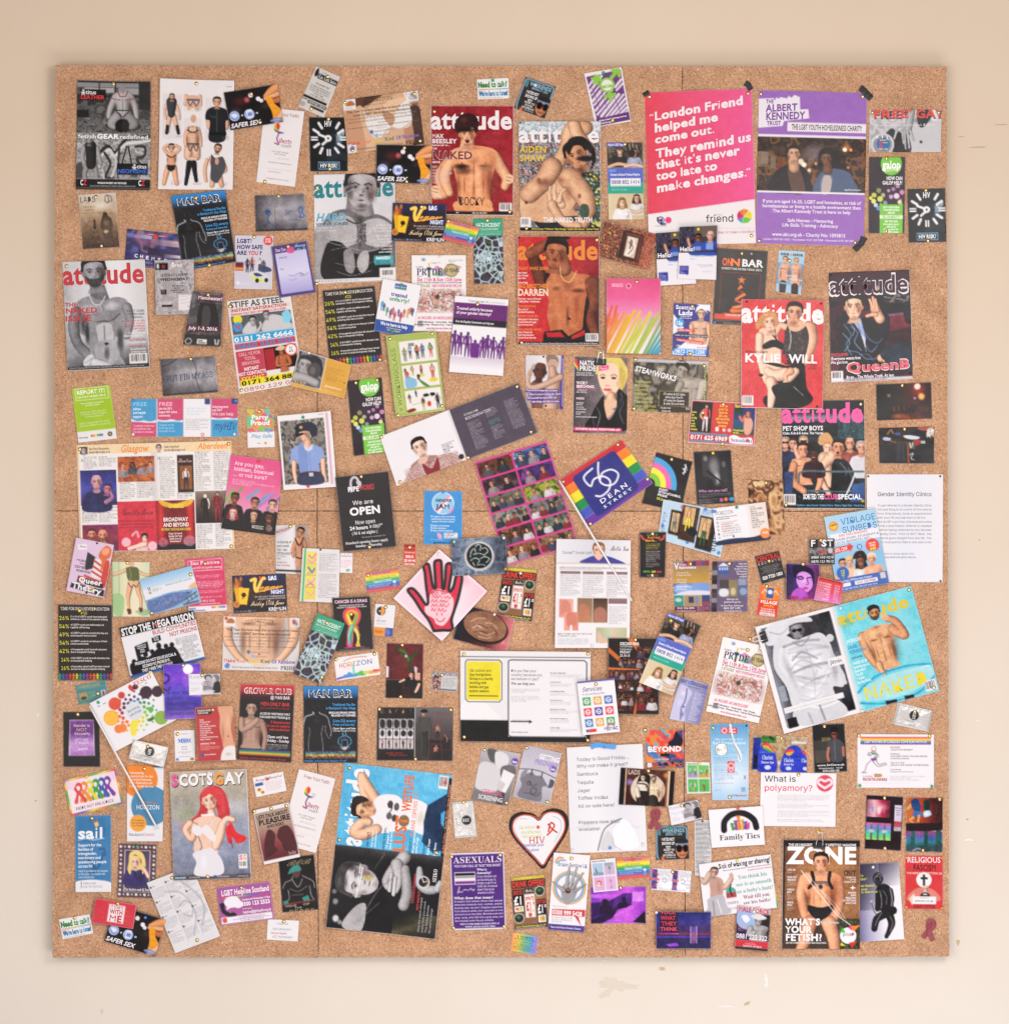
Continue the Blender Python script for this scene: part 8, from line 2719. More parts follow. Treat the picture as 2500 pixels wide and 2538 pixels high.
build(r'''
@C2|card|872,1278 1232,890 1612,1222 1254,1616|pink diamond card|laminated pink diamond with red hand outlined in black|c=.5 t=.8|w94,5
G 0 0 100 100 d e8d4de f0c8d4 ecdce4 e8b8c8
E 20 80 20 20 e8a8bc:60 100
E 90 60 16 20 e0a0b4:50 100
L 2 f4ecf0 2,2 98,2 98,98 2,98 2,2
YC d0304a '''+HAND+r'''
YC f0c4cc 1170,1235 1215,1205 1290,1225 1345,1290 1330,1400 1270,1490 1210,1480 1190,1440 1130,1400 1120,1350 1150,1300
YK 7 242024 '''+HAND+r''' 1190,1535
YK 3 c83a50 1175,1240 1215,1215 1300,1235
YK 1.8 c83a50 1172,1225 1180,1250 1190,1225 1205,1250 1215,1225 1230,1250
YK 1.8 c83a50 1250,1225 1255,1250 1268,1232 1275,1250 1290,1240
YK 1.8 c83a50 1175,1275 1190,1255 1200,1280 1215,1255 1222,1280 1240,1258 1255,1282
YK 1.8 c83a50 1270,1262 1285,1280 1300,1262 1315,1285 1330,1262
YK 1.8 c83a50 1172,1310 1180,1288 1195,1310 1210,1290 1220,1312
YK 1.8 c83a50 1235,1312 1248,1292 1260,1314 1272,1294 1285,1314 1300,1296
YK 1.8 c83a50 1172,1345 1185,1322 1195,1346 1210,1324 1222,1348
YK 1.8 c83a50 1238,1345 1245,1322 1258,1346 1270,1326 1290,1350 1310,1322
YK 1.8 c83a50 1172,1378 1182,1356 1195,1380 1208,1360
YK 1.8 c83a50 1225,1382 1232,1358 1245,1382 1262,1360 1272,1384 1290,1372
YK 2.4 c83a50 1210,1440 1232,1462 1262,1455 1275,1435
YL 2.4 c83a50 1215,1395 1216,1412
YL 2.4 c83a50 1254,1395 1255,1412
@C2|photograph|1322,818 1755,788 1772,1082 1340,1104|round drawing photo|blue-grey photograph of round chalk drawing, over diamond and collage|c=1.4|m6,6 w96,5 o96,88
G 0 0 100 100 h 3a4454 8a98ac 5a6474 2a303c
N 0 0 100 100 18 7 2a303c:30 a0aabc 4a5464
N 0 60 40 100 12 3 1c2028:50 8a94a4 3a4250
E 50 50 27 40 b8b4b4
E 50 49 23 34 1e2226
N 28 18 72 80 7 4 1c2024:0 8a9a98
K 2 b8c8c4 34,50 36,36 42,28 44,40
K 2 b8c8c4 44,24 48,18 54,22 52,34
K 2 b8c8c4 56,30 62,28 66,38 60,46
K 2 b8c8c4 34,60 42,54 50,60 46,70
K 2 b8c8c4 52,56 60,52 68,58 62,68
K 2 b8c8c4 40,44 50,42 60,48
K 2 a8b8b4 44,74 54,72 60,76
K 2 c8d4d0 38,66 40,74
@C2|card|452,918 552,922 550,1080 440,1078|half-hidden handwritten card|small white card half hidden by green-edged leaflet|c=.6|
R 0 0 100 100 e8e4e8
T 8 8 92 20 a03858 ci ndafied
Z 8 34 92 76 4 d8a0b0:80
C 5ab0a0 50,86 70,80 84,84 66,94
@C2|leaflet|160,882 452,895 445,1315 135,1302|green-edged massage leaflet|white leaflet with green edge and yellow instruction drawings|c=3.4 m=matte|d48,2
R 0 0 100 100 dcd8da
G 5 0 14 100 h 5ac068 3aa850
R 10 0 100 100 e0dcde
S 12 6 40 96 v e8d868 e4d468 e8d870 e4d060
K 4 d888a8 18,14 28,18 36,10
K 4 e0a0b8 16,22 28,26 36,20
K 4 4a78b8 18,36 28,44 34,38
K 3 d888a8 16,48 30,46
K 4 e0a0b8 18,60 28,64 36,56
K 4 d888a8 16,70 26,66 34,70
K 3 e0a0b8 18,82 28,88 36,80
L 1 8a8a60 12,28 40,28
L 1 8a8a60 12,51 40,51
L 1 8a8a60 12,73 40,73
Z 46 8 94 42 11 8a8688:70
Z 46 46 94 92 15 8a8688:70
@C2|card|645,1080 912,1045 928,1200 665,1240|middle rainbow helpline card|rainbow striped card between green-edged leaflet and diamond|c=1|b10,14
=rainbow
@C2|flyer|392,1275 690,1260 718,1678 420,1698|black cancer charity flyer|black flyer with rainbow stockinged legs crossed as a ribbon|c=1.4|b47,32
R 0 0 100 100 241f22
T 6 5 92 10.5 e8c0d8 k CANCER IS A DRAG
TC 50 14 3.6 d8d4d6 b72 PROVIDING FINANCIAL SUPPORT AND|WELLBEING TO PEOPLE LIVING WITH CANCER
K 16 d84a58 56,58 38,44 34,30 50,24 64,30 60,44 44,60 40,78 38,88
K 9 e89a3a 60,66 42,48 37,32 50,27 61,32 57,44 44,58 42,78
K 6 e0dc4a 64,72 44,48 39,34
K 6 5ab84a 42,80 46,60 58,44 61,34
K 5 4a78c8 40,86 44,66 50,56
A d8c060 50,54,6 60,66,5 62,80,3.4 58,88,2.6
A 6ac0a8 48,56,6 40,68,5 38,80,3.4 38,88,2.6
P e8b03a 52,90 64,84 66,93 56,93
P d84a98 34,88 46,90 42,94 34,93
T 22 93 78 94.8 c8588a b TEXT SUPPORT
Z 8 95.6 92 98.6 2 d0ccd0:80 c
@D2|leaflet|278,125 494,205 310,682 88,600|tilted shattered glass leaflet|green-headed leaflet with shattered glass, leaning to the right|c=1.4|b42,9 b93,90
=hate
@C2|card|730,1320 890,1334 865,1582 710,1570|small rapid test card|small pale test card with black and orange disc|c=1|b52,8
R 0 0 100 100 e2dfe4
E 31 22 22 = 26242a
P e8963a 31,8 44,10 52,22 42,34 31,36
T 20 19 30 25 e4e2e6 b 20
T 14 42 30 45 8a868c r A free
T 13 49 36 56 b0507a r HIV
T 38 49 60 56 8a868c r test
Z 12 60 86 64 1 a09ca2:80
R 0 73 60 100 e8923a
R 60 73 100 100 3a4a9a
T 8 82 50 90 5a5a4a r Glasgow
Z 64 76 94 96 4 c8d0f0:90
@C2|card|402,1747 748,1699 770,1879 424,1929|white rainbow skyline card|white business card with rainbow city skyline|c=1|b5,8 b92,8
R 0 0 100 100 e8e4e6
T 10 28 28 48 c8585a r HO
T 28 27.6 48 47.6 dc9a4a r RI
T 48 27 86 47 4a78b0 r ZON
K 2 d8806a 22,20 44,10 74,14
L 5 7a4ab0 3,92 18,88
L 8 4a8ad0 20,86 46,86
L 4 5ac8c0 42,40 41,84
C 4a9ad8 24,84 28,72 34,72 36,84
L 9 5ab86a 50,84 64,86
L 7 5ab86a 56,78 60,78
L 8 c8d050 66,82 78,82
L 8 e8a04a 78,84 94,84
L 5 d84a48 86,78 98,80
Z 20 54 66 57 1 a8a4a8:60
@D2|photograph|820,362 1110,368 1102,800 808,795|red room photo|photograph of a man in black below a green vine in dark red room|c=1.4|b42,3 b41,97
G 0 0 100 66 h 5a2024 6a2428 5a1e22
R 0 66 100 100 241c1e
R 44 64 66 100 3a2420
K 8 2a4a24 28,8 44,18 58,28 64,40 66,50
K 6 2a4a24 64,30 76,20 82,12
K 5 3a6a30 36,12 50,16 60,30
K 5 24401e 64,34 65,48
R 0 42 7 62 d8d0d4
R 50 21 56 25 c8b8b4
C b8b4b8 76,42 84,44 82,54 78,52
R 78 53 92 66 c89a88
U 68 57 5 d8a890 1e1a1a s 1a191c
A 1a191c 62,64,5 50,66,4
A d8a890 50,66,3 38,70,2.6
A d8a890 90,74,4 84,84,4 80,88,3
@D2|card|1180,582 1380,598 1372,748 1162,732|tiny grey wrestling advert|tiny grey video advert cutting with a blurred photo|c=.8 t=.2|b38,16
R 0 0 100 100 c8c8ca
R 2 2 98 16 3a383c
T 6 4 96 14 d8d4d8 k GAY WRESTLING VIDEOS
N 2 18 38 98 9 4 5a3a48 c89a88 3a2a3a d8b0a0
Z 44 26 96 80 6 7a787c:80
R 38 88 98 96 3a383c:80
@D2|poster|745,865 1342,870 1338,1290 740,1285|dark leather wear spread|dark two-page brochure of leather clothing with peaked-cap man|c=1.4|b3,4 b97,4 b51,97
R 0 0 100 100 241f21
G 50 0 100 60 v 6a6668 3a3638
G 50 30 70 100 h 3a3638:80 5a5254:40
'''+'\n'.join(f'R {3+i*9.2:.1f} {3+r*19} {11.4+i*9.2:.1f} {21+r*19} {c}' for i in range(5) for r,c in ((0,'1c1819'),(1,'d8d2d4'),(2,'dcd8da'),(3,'c8c0c2')))+'\n'
+'\n'.join(f'D {7.2+i*9.2:.1f} {4+r*19} 16 {a} {b} {c}' for i in range(5) for r,(a,b,c) in ((0,('d09878','c08868' if i%2 else '2a2628','26242a')),(3,('d09878','26242a' if i%2 else 'c89074','26242a'))))+'\n'
+'\n'.join(f'C 26242a {4+i*9.2:.1f},25 {7+i*9.2:.1f},23 {10.6+i*9.2:.1f},26 {10+i*9.2:.1f},38 {4.6+i*9.2:.1f},38\nE {7.2+i*9.2:.1f} {49} {2.6 if i<3 else 3.4} 6 26242a' for i in range(5))+r'''
T 12 84 34 87 a83a34 r www.leather-creations.com
T 16 88 40 91 a83a34 r info@leather-creations.com
L 1.4 d8d4d4 50,0 50,100
A 3a3836 58,36,3.4 60,60,3.2 59,88,2.4
A 2e2c2a 63,38,3.4 64,62,3 64,88,2.2
C 4a4846 54,20 60,15 66,18 69,30 66,44 56,44 54,32
A 4a4640 55,22,2 54,36,1.7 57,46,1.4
A 4a4640 68,22,2 70,38,1.7 70,50,1.4
F 61 10 5 c89078 1c1a1c sg
C 16151a 57,7 61,3 66,5 66,9 58,9
T 70 9 97 13 8a3a34 r LEATHER CREATIONS
Z 70 19 98 26 2 8a3a34:70
L 1 a83a34 74,30 88,30 88,60 74,60 74,30
D 80 32 26 d08a68 d08a68 26242a
L 1 a83a34 84,50 98,50 98,80 84,80 84,50
D 90 51 27 c88a6c 2a282a 26242a
L 1 a83a34 72,68 86,68 86,98 72,98 72,68
D 78 70 27 d89070 d08a68 26242a
@D2|poster|1397,420 2422,430 2419,1145 1398,1135|crumpled asylum help poster|crumpled wide white asylum help poster with a yellow box and black foot|c=2.6 m=matte|b3,4 b98,2 b3,95 b98,97
R 0 0 100 100 e2dfe2
R 0 6 100 6.7 26242a
L .8 d0ccd0 0,14 20,46
L .8 d0ccd0 0,34 16,60
L .8 d0ccd0 30,10 0,60
L .8 d0ccd0 30,30 8,76
L .8 d0ccd0 8,8 36,60
C e8e6e8 4,54 18,56 24,64 30,76 0,76
R 0 76 100 100 2a2829
L 2 3a3a3c 5,10 30,10 32,13 32,53 30,56 6,56 4,53 4,13 5,10
R 5 12 31 54 e4d43a
TL 7 20 4.5 5a5a2a r78 UK Lesbian and
TL 7 24.4 4.5 4a4a24 b78 Gay Immigration|Group is a charity|working with|lesbian and gay|asylum seekers
R 7 49 29 50 2a2a20
R 37 10 97 94 e4e1e5
L 2.4 3a3a3c 37,11 39,9.6 95,9.6 97,12 97,92 95,94 39,94 37,92 37,11
TL 39 20 4.4 6a6a6e r84 Did you flee your|country because you|are lesbian or gay?
TL 39 34 4.4 4a4a4e b84 We can help you.
Z 39 41 61 46 3 a8a4aa:70
Z 39 49 61 56 3 a8a4aa:70
L 3 2a2a2e 39,77.4 54,77.4
P 2a2a2e 53,75.4 55.4,77.4 53,79.4
T 40 75 53 76.6 9a969c r UK Lesbian & Gay
T 39 88 52 89.6 5a5a5e r www.uklgig.org.uk
'''+'\n'.join(f'Z 69 {y} 84 {y+1.6} 1 4a484e\nZ 69 {y+2} 94 {y+5.6} 2 a8a4aa:70' for y in (23,33,43,53,63,73,83))+r'''
''')
build(r'''
@C3|flyer|1162,128 1446,205 1350,600 1046,530|black rainbow arch flyer|black flyer with four-colour rainbow arch beside the dean street flag|c=1.4|b44,6
R 0 0 100 100 242022
E 4 62 72 = 4aa0d8
E 4 62 58 = e06aa8
E 4 62 44 = e8e048
E 4 62 30 = 84c040
E 4 62 16 = 242022
R 0 62 100 100 242022
R 0 0 100 8 242022
T 33 64 56 68 eceaee k SOLIDARITY
T 33 69.5 92 73.5 eceaee k WITH ISTANBUL
T 33 75 58 79 eceaee k PRIDE
T 33 82 82 86 e0d840 k 26 June 2016
K 3 d8d4d8 82,10 88,14 82,18 88,22 82,26
L 2 d8d4d8 85,8 85,28
L 2 d8d4d8 79,18 91,18
@C3|flag|395,352 888,30 1135,372 632,722|dean street flag|small rainbow hand flag with a navy number square|c=2.2|b4,6 b92,4 b97,88 b4,96
S 0 0 100 100 v c83038 e88030 e8d830 2a8a4a 4a5ab8 6a3a98
C 33347e 16,26 18,10 30,8 70,8 82,10 84,24 84,78 80,92 68,94 30,94 18,92 16,78
R 19 12 81 90 33347e
K 4.6 e4e4f0 46,15 30,20 31,40 40,33 52,38 56,52 48,64 36,66 30,60
K 4.6 e4e4f0 57,12 50,26 45,44 50,56 60,60 70,50 66,36 54,32 46,40
T 30 70 72 78 e4e4f0 b D E A N
T 30 83 74 88 e4e4f0 b S T R E E T
@C3|flyer|1452,126 1748,112 1776,530 1480,544|black who can you tell card|black card with misty figures and pink question, top right of flag|c=1.4|y52,4
R 0 0 100 100 221f22
E 52 30 24 30 8a868a:90 90
E 58 52 14 18 c8c4c8:90 90
C 3a383c 22,10 34,8 36,26 44,40 56,56 50,60 34,48 22,44
E 31 14 8 7 8a868a:80 60
C 2a282c 72,24 84,22 88,40 82,62 70,60 68,40
E 78 26 5 6 5a585c
L 5 1c1a1c 34,38 74,62
C 1a181a 30,60 44,52 46,74 34,74
T 7 72 84 77 c88ac0 b Who can you tell?
Z 7 80 92 87 3 a8a0a8:80
Z 7 89 56 98 4 b8b0b8:80
E 66 93 5 3.6 c05a90
E 78 92 5 = e07a3a
E 93 92 7 3.6 3a90d0
@C3|photograph|1215,500 1740,600 1665,955 1172,812|pale blue card of three men|pale blue chat card with pictures of three men|c=1.8|l5,65 r30,10 l64,4 l78,5 l46,88 l96,92
R 0 0 100 100 b0c8dc
R 14 20 32 80 3a2a24
R 17 26 28 72 c8a880
R 30 4 56 86 4a3428
R 34 6 50 50 c8a478
R 58 20 84 96 3a2c26
R 60 24 76 70 c0a078
D 22 26 50 c89878 8a8a80 6a6a60
D 42 6 58 d09c78 d09c78 d8c840
D 68 26 62 d09c78 d09c78 3a6a50
E 50 62 8 10 26262c
T 84 20 90 92 2a3444 b^ 0181 964 7
Z 3 30 9 80 8 5a6a88:70
Z 60 4 82 16 3 5a6a88:80
T 60 88 84 94 2a3444 r 18+ TSBUK DAILY 10p
@C4|photograph|104,348 380,350 394,778 118,775|brown wood grain photo|photograph of dark brown wood grain knots|c=1.4|b52,5
G 0 0 100 100 h 3a2018 8a5a3c c89868 a87850
N 0 0 100 100 30 8 3a2018 8a6040 c8a078 5a3828 d8b488
E 34 38 16 18 b88a60 50
E 34 38 9 12 8a5a3c 60
E 72 36 18 22 d8b488:80 60
E 72 38 9 14 b08058 60
K 4 3a2018:80 44,40 50,60 48,90
K 3 5a3422:80 16,10 14,50 20,90
K 3 3a2018:80 58,20 54,40 60,70
@C3|postcard|1600,572 2017,520 2057,815 1632,864|white postcard with navy foot|white information postcard with orange disc and navy foot|c=1.4|g46,5 l1,8
R 0 0 100 100 e6e3e8
G 64 0 100 90 h e4dcd8 e4d4cc
C 26304c 0,90 30,86 70,88 100,80 100,100 0,100
T 4 10 38 20 6a6068 l HORIZON
TL 5 24 5 4a484e b54 Centred on where or whether you are over 18 or|other locally based professional?
TL 13 38 6 d89080 r58 Practical Safe/Sexual Health|Outreach health|Recreation drugs|HIV support group|Support group
Z 13 42 48 80 6 8a888c:70
J 7 40 1.6 1.3 6a6a70
J 7 50 1.6 1.3 6a6a70
J 7 60 1.6 1.3 6a6a70
E 7 71 1.8 = 3a3a40
R 6 78 9 83 6aa8d8
R 32 78 35 83 3a4a80
Z 70 6 94 66 10 5a585e:80
E 92 82 9.5 = e88a4a
T 87 78 97 83 f4e0d0 k FREE
@C3|leaflet|376,810 960,822 950,1670 362,1668|white clinic leaflet|creased white clinic sheet with a smiling man in blue|c=2.6 m=matte|w50,98
R 0 0 100 100 e6e2e5
G 0 0 100 22 h e0dde2 cfd0d8 e4e0e4
U 57 10 6.6 e4b8a0 8a6048 t 4a4a98
C 4a4a98 34,22 42,17 52,15 57,19 64,15 78,17 92,23
C e4b8a0 51,15 57,19 63,15 60,13 54,13
R 0 22 100 44 e6e2e5
R 0 22 100 22.6 c8a078
T 8 11 48 13.6 7a7880 r Concept™ Scrotal Uplift
T 72 5 97 10 5a4448 ci Bella Vou
Z 5 25 95 28.4 3 6a686e:80
R 6 29.4 33 32 8a7074
R 36 29.4 64 32 8a7074
R 68 29.4 96 32 8a7074
Z 6 33 33 52 16 8a888e:70
Z 36 33 64 53 16 8a888e:70
Z 68 33 96 53 16 8a888e:70
G 5 55 24 72 h d89080 e4a898
C d08878 8,58 14,56 20,60 20,68 8,68
G 29.5 54 50 76.6 v 8a7058 b08a68
C c07a60:80 33,60 40,60 46,66 44,75 34,75 32,66
G 50.6 54 70 76.6 v 4a3a30 a07a60
C b87a6a:80 52,66 60,62 68,66 66,75 54,75
G 12 67 31 84 h e4a090 d88878
C d08070 15,70 22,67 29,72 26,80 17,80
R 20 79 23 84 e8e4e6
R 71 54 96 59 8a7074
Z 72 61 96 78 13 9a989e:70
G 55 81 96 95 h a8b088 c8c8b0 b8b890
C d8b8a0 58,84 64,90 74,94 58,95
C d8b8a0 80,82 86,92 96,94 76,95
Z 4 86 50 90 2 6a686e:80
Z 4 91 46 97 4 a8a6ac:80
@C3|leaflet|1030,758 1238,756 1230,1116 1030,1114|narrow black horned leaflet|narrow black leaflet with red and green horned heading|c=1|b49,4 b50,95
R 0 0 100 100 2a2626
K 5 c85038 6,8 14,15 22,17
K 5 c85038 94,8 88,15 78,17
T 26 4 68 8 4a9a4a b Calling all
T 30 9 78 14 e07838 k horny
T 22 15.6 66 21 e0a038 k devils...
Z 24 25 78 38 4 d0c848:90
Z 24 41 78 66 8 d8d4d4:80
Z 24 68 78 78 3 c8c4c4:80
T 14 85 44 89 4ab050 k 08701
T 46 85 62 89 e0d040 k 200
T 64 85 86 89 d04438 k 666
Z 26 92 74 98 2 b8b4b4:80 c
@C3|leaflet|1290,988 1576,980 1590,1386 1305,1388|guest apartment leaflet|apartment leaflet showing blue bed pillows under amber light|c=1.2|b49,6
G 0 0 100 50 v 8a7868 b08a4a c89a4a
S 30 0 100 10 h 7a3a4a c05a3a 4a3a68 b03a58 6a4a7a 8a3048
T 4 4 16 16 e8e0ec k V
T 16 4 38 9 d8a0c8 k illage
T 16 10 64 15 e8e0ec k Apartments
TL 9 21 4.6 e0d4c0 b60 Stylish modern living|for the gay male traveller.||Right in the heart|of the gay village||En-suite TV, DVD and CD|
G 0 44 100 66 h 4a6aa8 6a8ac8 7a98d0
C 8aa8dc 4,48 30,44 48,50 46,60 6,62
C 7a9ad4 50,46 80,43 96,50 84,58 54,58
C d4d4e0 0,66 40,58 100,60 100,68 0,70
TL 9 48 5 e0e4f0 b56 Breakfast available|Affordable rates
R 0 67 26 89 3a8a7a
E 12 76 9 4 a8d4cc
R 27 67 75 89 a88a68
R 40 70 54 82 3a3a58
R 58 70 66 84 6a8ab8
R 76 67 100 89 3a4a7a
R 76 80 96 87 a84038
R 0 89 100 100 6a2a44
T 8 90.5 56 94 ece4ea b 0131 556 5094
T 4 96 58 98.6 d8c8d0 b www.villageapartments.co.uk
Z 62 90.5 98 98.6 3 d8c8d0:90
@C3|leaflet|1600,988 1878,982 1880,1386 1592,1386|purple guesthouse leaflet|purple-grey guesthouse leaflet with small room pictures|c=1.2|b49,5
R 0 0 100 100 6a5a74
S 0 0 15 100 v 3a3238 4a4048 8a8288 3a3238 2a2428 9a9298 3a3238 4a4048 8a8288 3a3238 2a2428
P d8dce8 17,10 32,3 48,10
R 18 11 47 25 3a5aa0
R 20 12 24 18 c8d0e4
R 27 12 31 18 c8d0e4
R 34 12 38 18 c8d0e4
R 41 12 45 18 c8d0e4
TR 98 4 5 e0d8e4 b58 Stylish rooms|Reasonable rates|En-room TV / Video|with Video library|Walk to gay bars|and nightlife
R 22 37 48 54 4a4444
R 48 37 72 70 8a7a5a
E 60 60 10 10 c8b890 50
R 22 54 48 70 8a9098
E 34 62 14 8 d8d8dc
R 74 35 96 48 8a98b0
R 74 48 96 70 5a6a8a
E 88 60 10 7 8aa0c0
TC 58 73 5.4 e0d8e4 b62 Edinburgh's only|guesthouse for gay men
T 26 86 88 89 e0d8e4 b 45 Alva Place, Edinburgh
T 34 91 80 94.4 ece6ee b 0845 257 1475
T 36 96 84 99 d0c8d4 b www.alvahouse.com
@C4|notice|1038,302 1640,302 1636,1152 1040,1150|white clinic notice|white printed notice headed with clinic lettering, right edge|c=1.6 m=matte|d2,2 d96,2 d97,99
R 0 0 100 100 e6e3e7
G 0 0 100 100 h e6e3e7 dfe0ea e6e3e7
T 14 16.6 85 20.4 4a484c r Gender Identity Clinics
'''+'\n'.join(f'T 14 {28+i*3.78:.2f} {e} {29.9+i*3.78:.2f} 7a787e r {t}' for i,(t,e) in enumerate([('To get referred to a Gender Identity Clinic',85),('the best thing to do is print off the referral',85),('form (link below), book an appointment',85),('with your GP and ask them to fill it in',77),("Not all GP's are fully informed and some",85),('think a psychiatric referral is needed',85),('before being referred to the Gender',85),('Identity Clinic. THIS IS NOT TRUE. The',85),('referral goes straight from the GP. The',85),('form must just be filled in and sent in the',85),('post!',21)]))+r'''
T 21 73 63 74.5 7a787e r al form for Gender Identity Clinic:
T 22 76 65 77.8 5a6a9a r www.wlmht.nhs.uk/?a=referral+
@C4|flyer|700,640 1102,570 1212,1160 805,1236|light blue tanning flyer|light blue tanning flyer of four laughing people, over the clinic notice|c=1.4|l52,12
G 0 0 100 60 v a4cce4 a8d0e8 88b8dc
T 30 6 98 14 4a78b4 r VIOLAGE
T 30 17 98 25 4a78b4 r SUNBEDS
E 15 14 9 = e8803a
E 15 14 6.4 = f0c040
L 2 2a2a2a 11,13 20,12
P e6e3e8 5,24 100,24 100,38 4,38
T 22 26 78 29 d8604a b DID YOU KNOW??
T 6 31 98 33.6 5a7aa8 b VILLAGE STAFF, STUDENTS &
T 12 35 84 37.4 5a7aa8 b LOCAL RESIDENTS GET...
P d8403a 4,42 38,41 37,38 46,44 38,51 38,48 4,50
T 8 43 34 48 f4e0dc b 50% OFF
E 57 46 5 = 3a68b0
T 54.4 44 60 48 e8eef4 k OR
E 82 47 13 = e04a3c
TC 82 43 3 f8e8e0 k58 UNLIMITED|TANNING
T 76 49.4 88 53 f0e040 k £45
R 0 54 100 83 88bce0
U 20 64 6 dca080 3a2a20 t e0ac8c
U 34 62 6 e8b898 d8b880 tf e8bc9c
U 54 65 6.4 8a5a44 2a1a16 lt d8d8d8
C 2a1a16 40,60 48,52 62,52 68,62 62,66 56,57 48,60
U 76 64 6.6 e8b090 e4d4b0 t e4ac8c 8
R 0 83 100 100 4a68b4
E 17 76 12 = 3a68b0
TC 17 72 3 e0d848 k50 12 MINS|6 MINS|ONLY|£1
T 6 85 70 87.6 dce4f4 b Village Sunbeds, 37/38 Bloom Street, Manchester
R 2 89 28 94 e4e4ea
R 36 89 80 94 e4e4ea
T 40 90.4 76 93 c85a58 b 0161 236 9988
T 2 96 78 98 c8d4f0 b COME GET BETTING 10% OFF TAN TIME
R 86 84 96 92 c8c8cc
@C4|card|582,812 782,808 784,1012 584,1016|black hotline card|black and white hotline card between the purple portrait and tanning flyer|c=1|b46,6
R 0 0 100 100 2a2829
N 0 34 100 66 10 5 2a2829 8a888a 3a3839
T 6 5 26 29 e8e6e8 h F
L 7 6a5048 41,4 41,30
T 49 5 70 29 e8e6e8 h S
T 72 5 95 29 e8e6e8 h T
T 34 42 70 56 c83a34 k 10p
E 84 46 12 14 c0bcc0 40
T 8 67 96 76 e4e2e6 b 0909 410 4210
T 8 83 96 92 e4e2e6 b 0870 121 9512
@C4|card|155,948 350,902 402,1115 212,1170|black escort advert|black advert card with big red capitals, tilted|c=1|b52,28
R 0 0 100 100 302c2d
T 4 6 98 24 d0382f k CENTRAL
T 6 27 96 35 c8c4c4 r E S C O R T S
Z 10 40 92 72 6 b0acac:80 c
T 10 76 92 87 eceaea k 020 7720 1003
Z 32 92 70 96 1 b0acac:80
@C4|photograph|400,1004 664,1008 668,1288 400,1288|purple face photo|purple-lit photograph of made-up face looking right|c=1.2|b51,1
G 0 0 100 100 h 2c2048 4a3070 7a3a80 5a3060
C 201838 20,8 50,4 78,16 84,40 76,60 30,44
C d090d8 34,30 52,22 72,30 78,46 78,62 70,74 58,80 44,72 32,52
E 52 44 12 12 e8b8ec:80 80
C b060c0 16,100 22,76 44,66 60,80 62,100
K 4 4a2060 34,38 44,36 52,40
K 3 3a1850 36,42 50,44
K 3 4a2060 62,40 74,38
K 3 8a4898 62,42 66,56 60,58
E 58 68 7 4 c84880
E 20 94 26 8 a83058:80 80
E 64 96 26 7 a83058:70 80
@C4|card|655,1105 852,1152 822,1325 618,1290|red and pink timetable card|red-to-pink card of small black grid lettering|c=1|
G 0 0 100 100 v d0403c d84868 e070c0
T 6 4 90 9 3a1a20 k SAUNA OPENING TIMES
'''+'\n'.join(f'R {4 if c==0 else 58+c*11} {20+r*11} {55 if c==0 else 67+c*11} {27+r*11} f4d8e8:70\nZ {4 if c==0 else 58+c*11} {21+r*11} {55 if c==0 else 67+c*11} {26+r*11} 1 5a2030:90' for r in range(7) for c in range(3))+r'''
@C4|card|205,1172 360,1190 332,1435 170,1412|orange village guide card|small orange and red guide card below the black escort advert|c=1|b30,3
G 0 0 100 50 h e0602c f0a83c e07030
R 0 45 100 100 d83c30
R 34 6 70 40 3a5aa0
E 52 20 12 7 e0e4ec
K 2 e0e4ec 12,26 26,14 34,20
K 2 e0e4ec 70,20 80,14 92,26
T 8 48 92 58 f4ece4 ki VILLAGE
T 26 61 80 68 f0a83c ki ANGELS
T 16 73 86 78 f4e4dc b YOUR GUIDE TO
T 16 80 88 85 f4e4dc b KEEPING SAFE ON
R 14 87 88 97 ece4e4
T 17 89 85 95 3a3034 r CANAL ST.
@D3|poster|782,320 1180,322 1180,922 780,918|dark birthday celebration poster|dark bar birthday poster with a grid of party photos and orange streaks|c=1.4|b54,2
R 0 0 100 100 2a2423
L 10 c86a34 0,15 22,28
L 12 c86a34 42,0 62,16
L 6 c86a34 0,40 60,42
L 7 c86a34 60,62 100,40
L 6 c86a34 52,100 60,70
T 23 5.5 61 9 eae6e6 k OSCARS BAR
TL 23 9.6 3.8 d8d4d4 r82 3rd Birthday|Celebration
T 23 17 44 20 eae6e6 b FRIDAY
T 23 21.5 43 24.4 eae6e6 b 23.10.15
'''+'\n'.join(f'O {a} {b} {c} {d} {n} {b}' for a,b,c,d,n in [(56,11,86,26,2),(21,26,53,39,4),(55,26,92,40,3),(2,41.5,34,55,3),(36,41.5,70,55,4),(20,57,50,71,4),(55,57,86,71,2),(14,73,50,95,3),(55,73,97,95,2)])+r'''
@D3|leaflet|1252,118 1512,220 1285,772 1022,668|tilted helpline leaflet|two-photo helpline leaflet leaning right over the birthday poster|c=1.6|y16,9
=helpline
@D3|leaflet|1685,310 2100,404 1965,992 1550,898|tilted pride festival leaflet|white pride festival leaflet with faded crowd, tilted under the open magazine|c=1.6|b50,10 b72,4
=pride
@D3|postcard|535,662 828,634 874,1055 582,1082|services icon booklet|white services booklet with nine coloured icon squares|c=1.2 t=1|b50,8
R 0 0 100 100 e8e4e8
R 0 0 100 3 3a3a8a
T 11 12 64 20 3a4070 ri Services
T 10 23 70 27 8a8aa8 ri for Gay and Bisexual Men
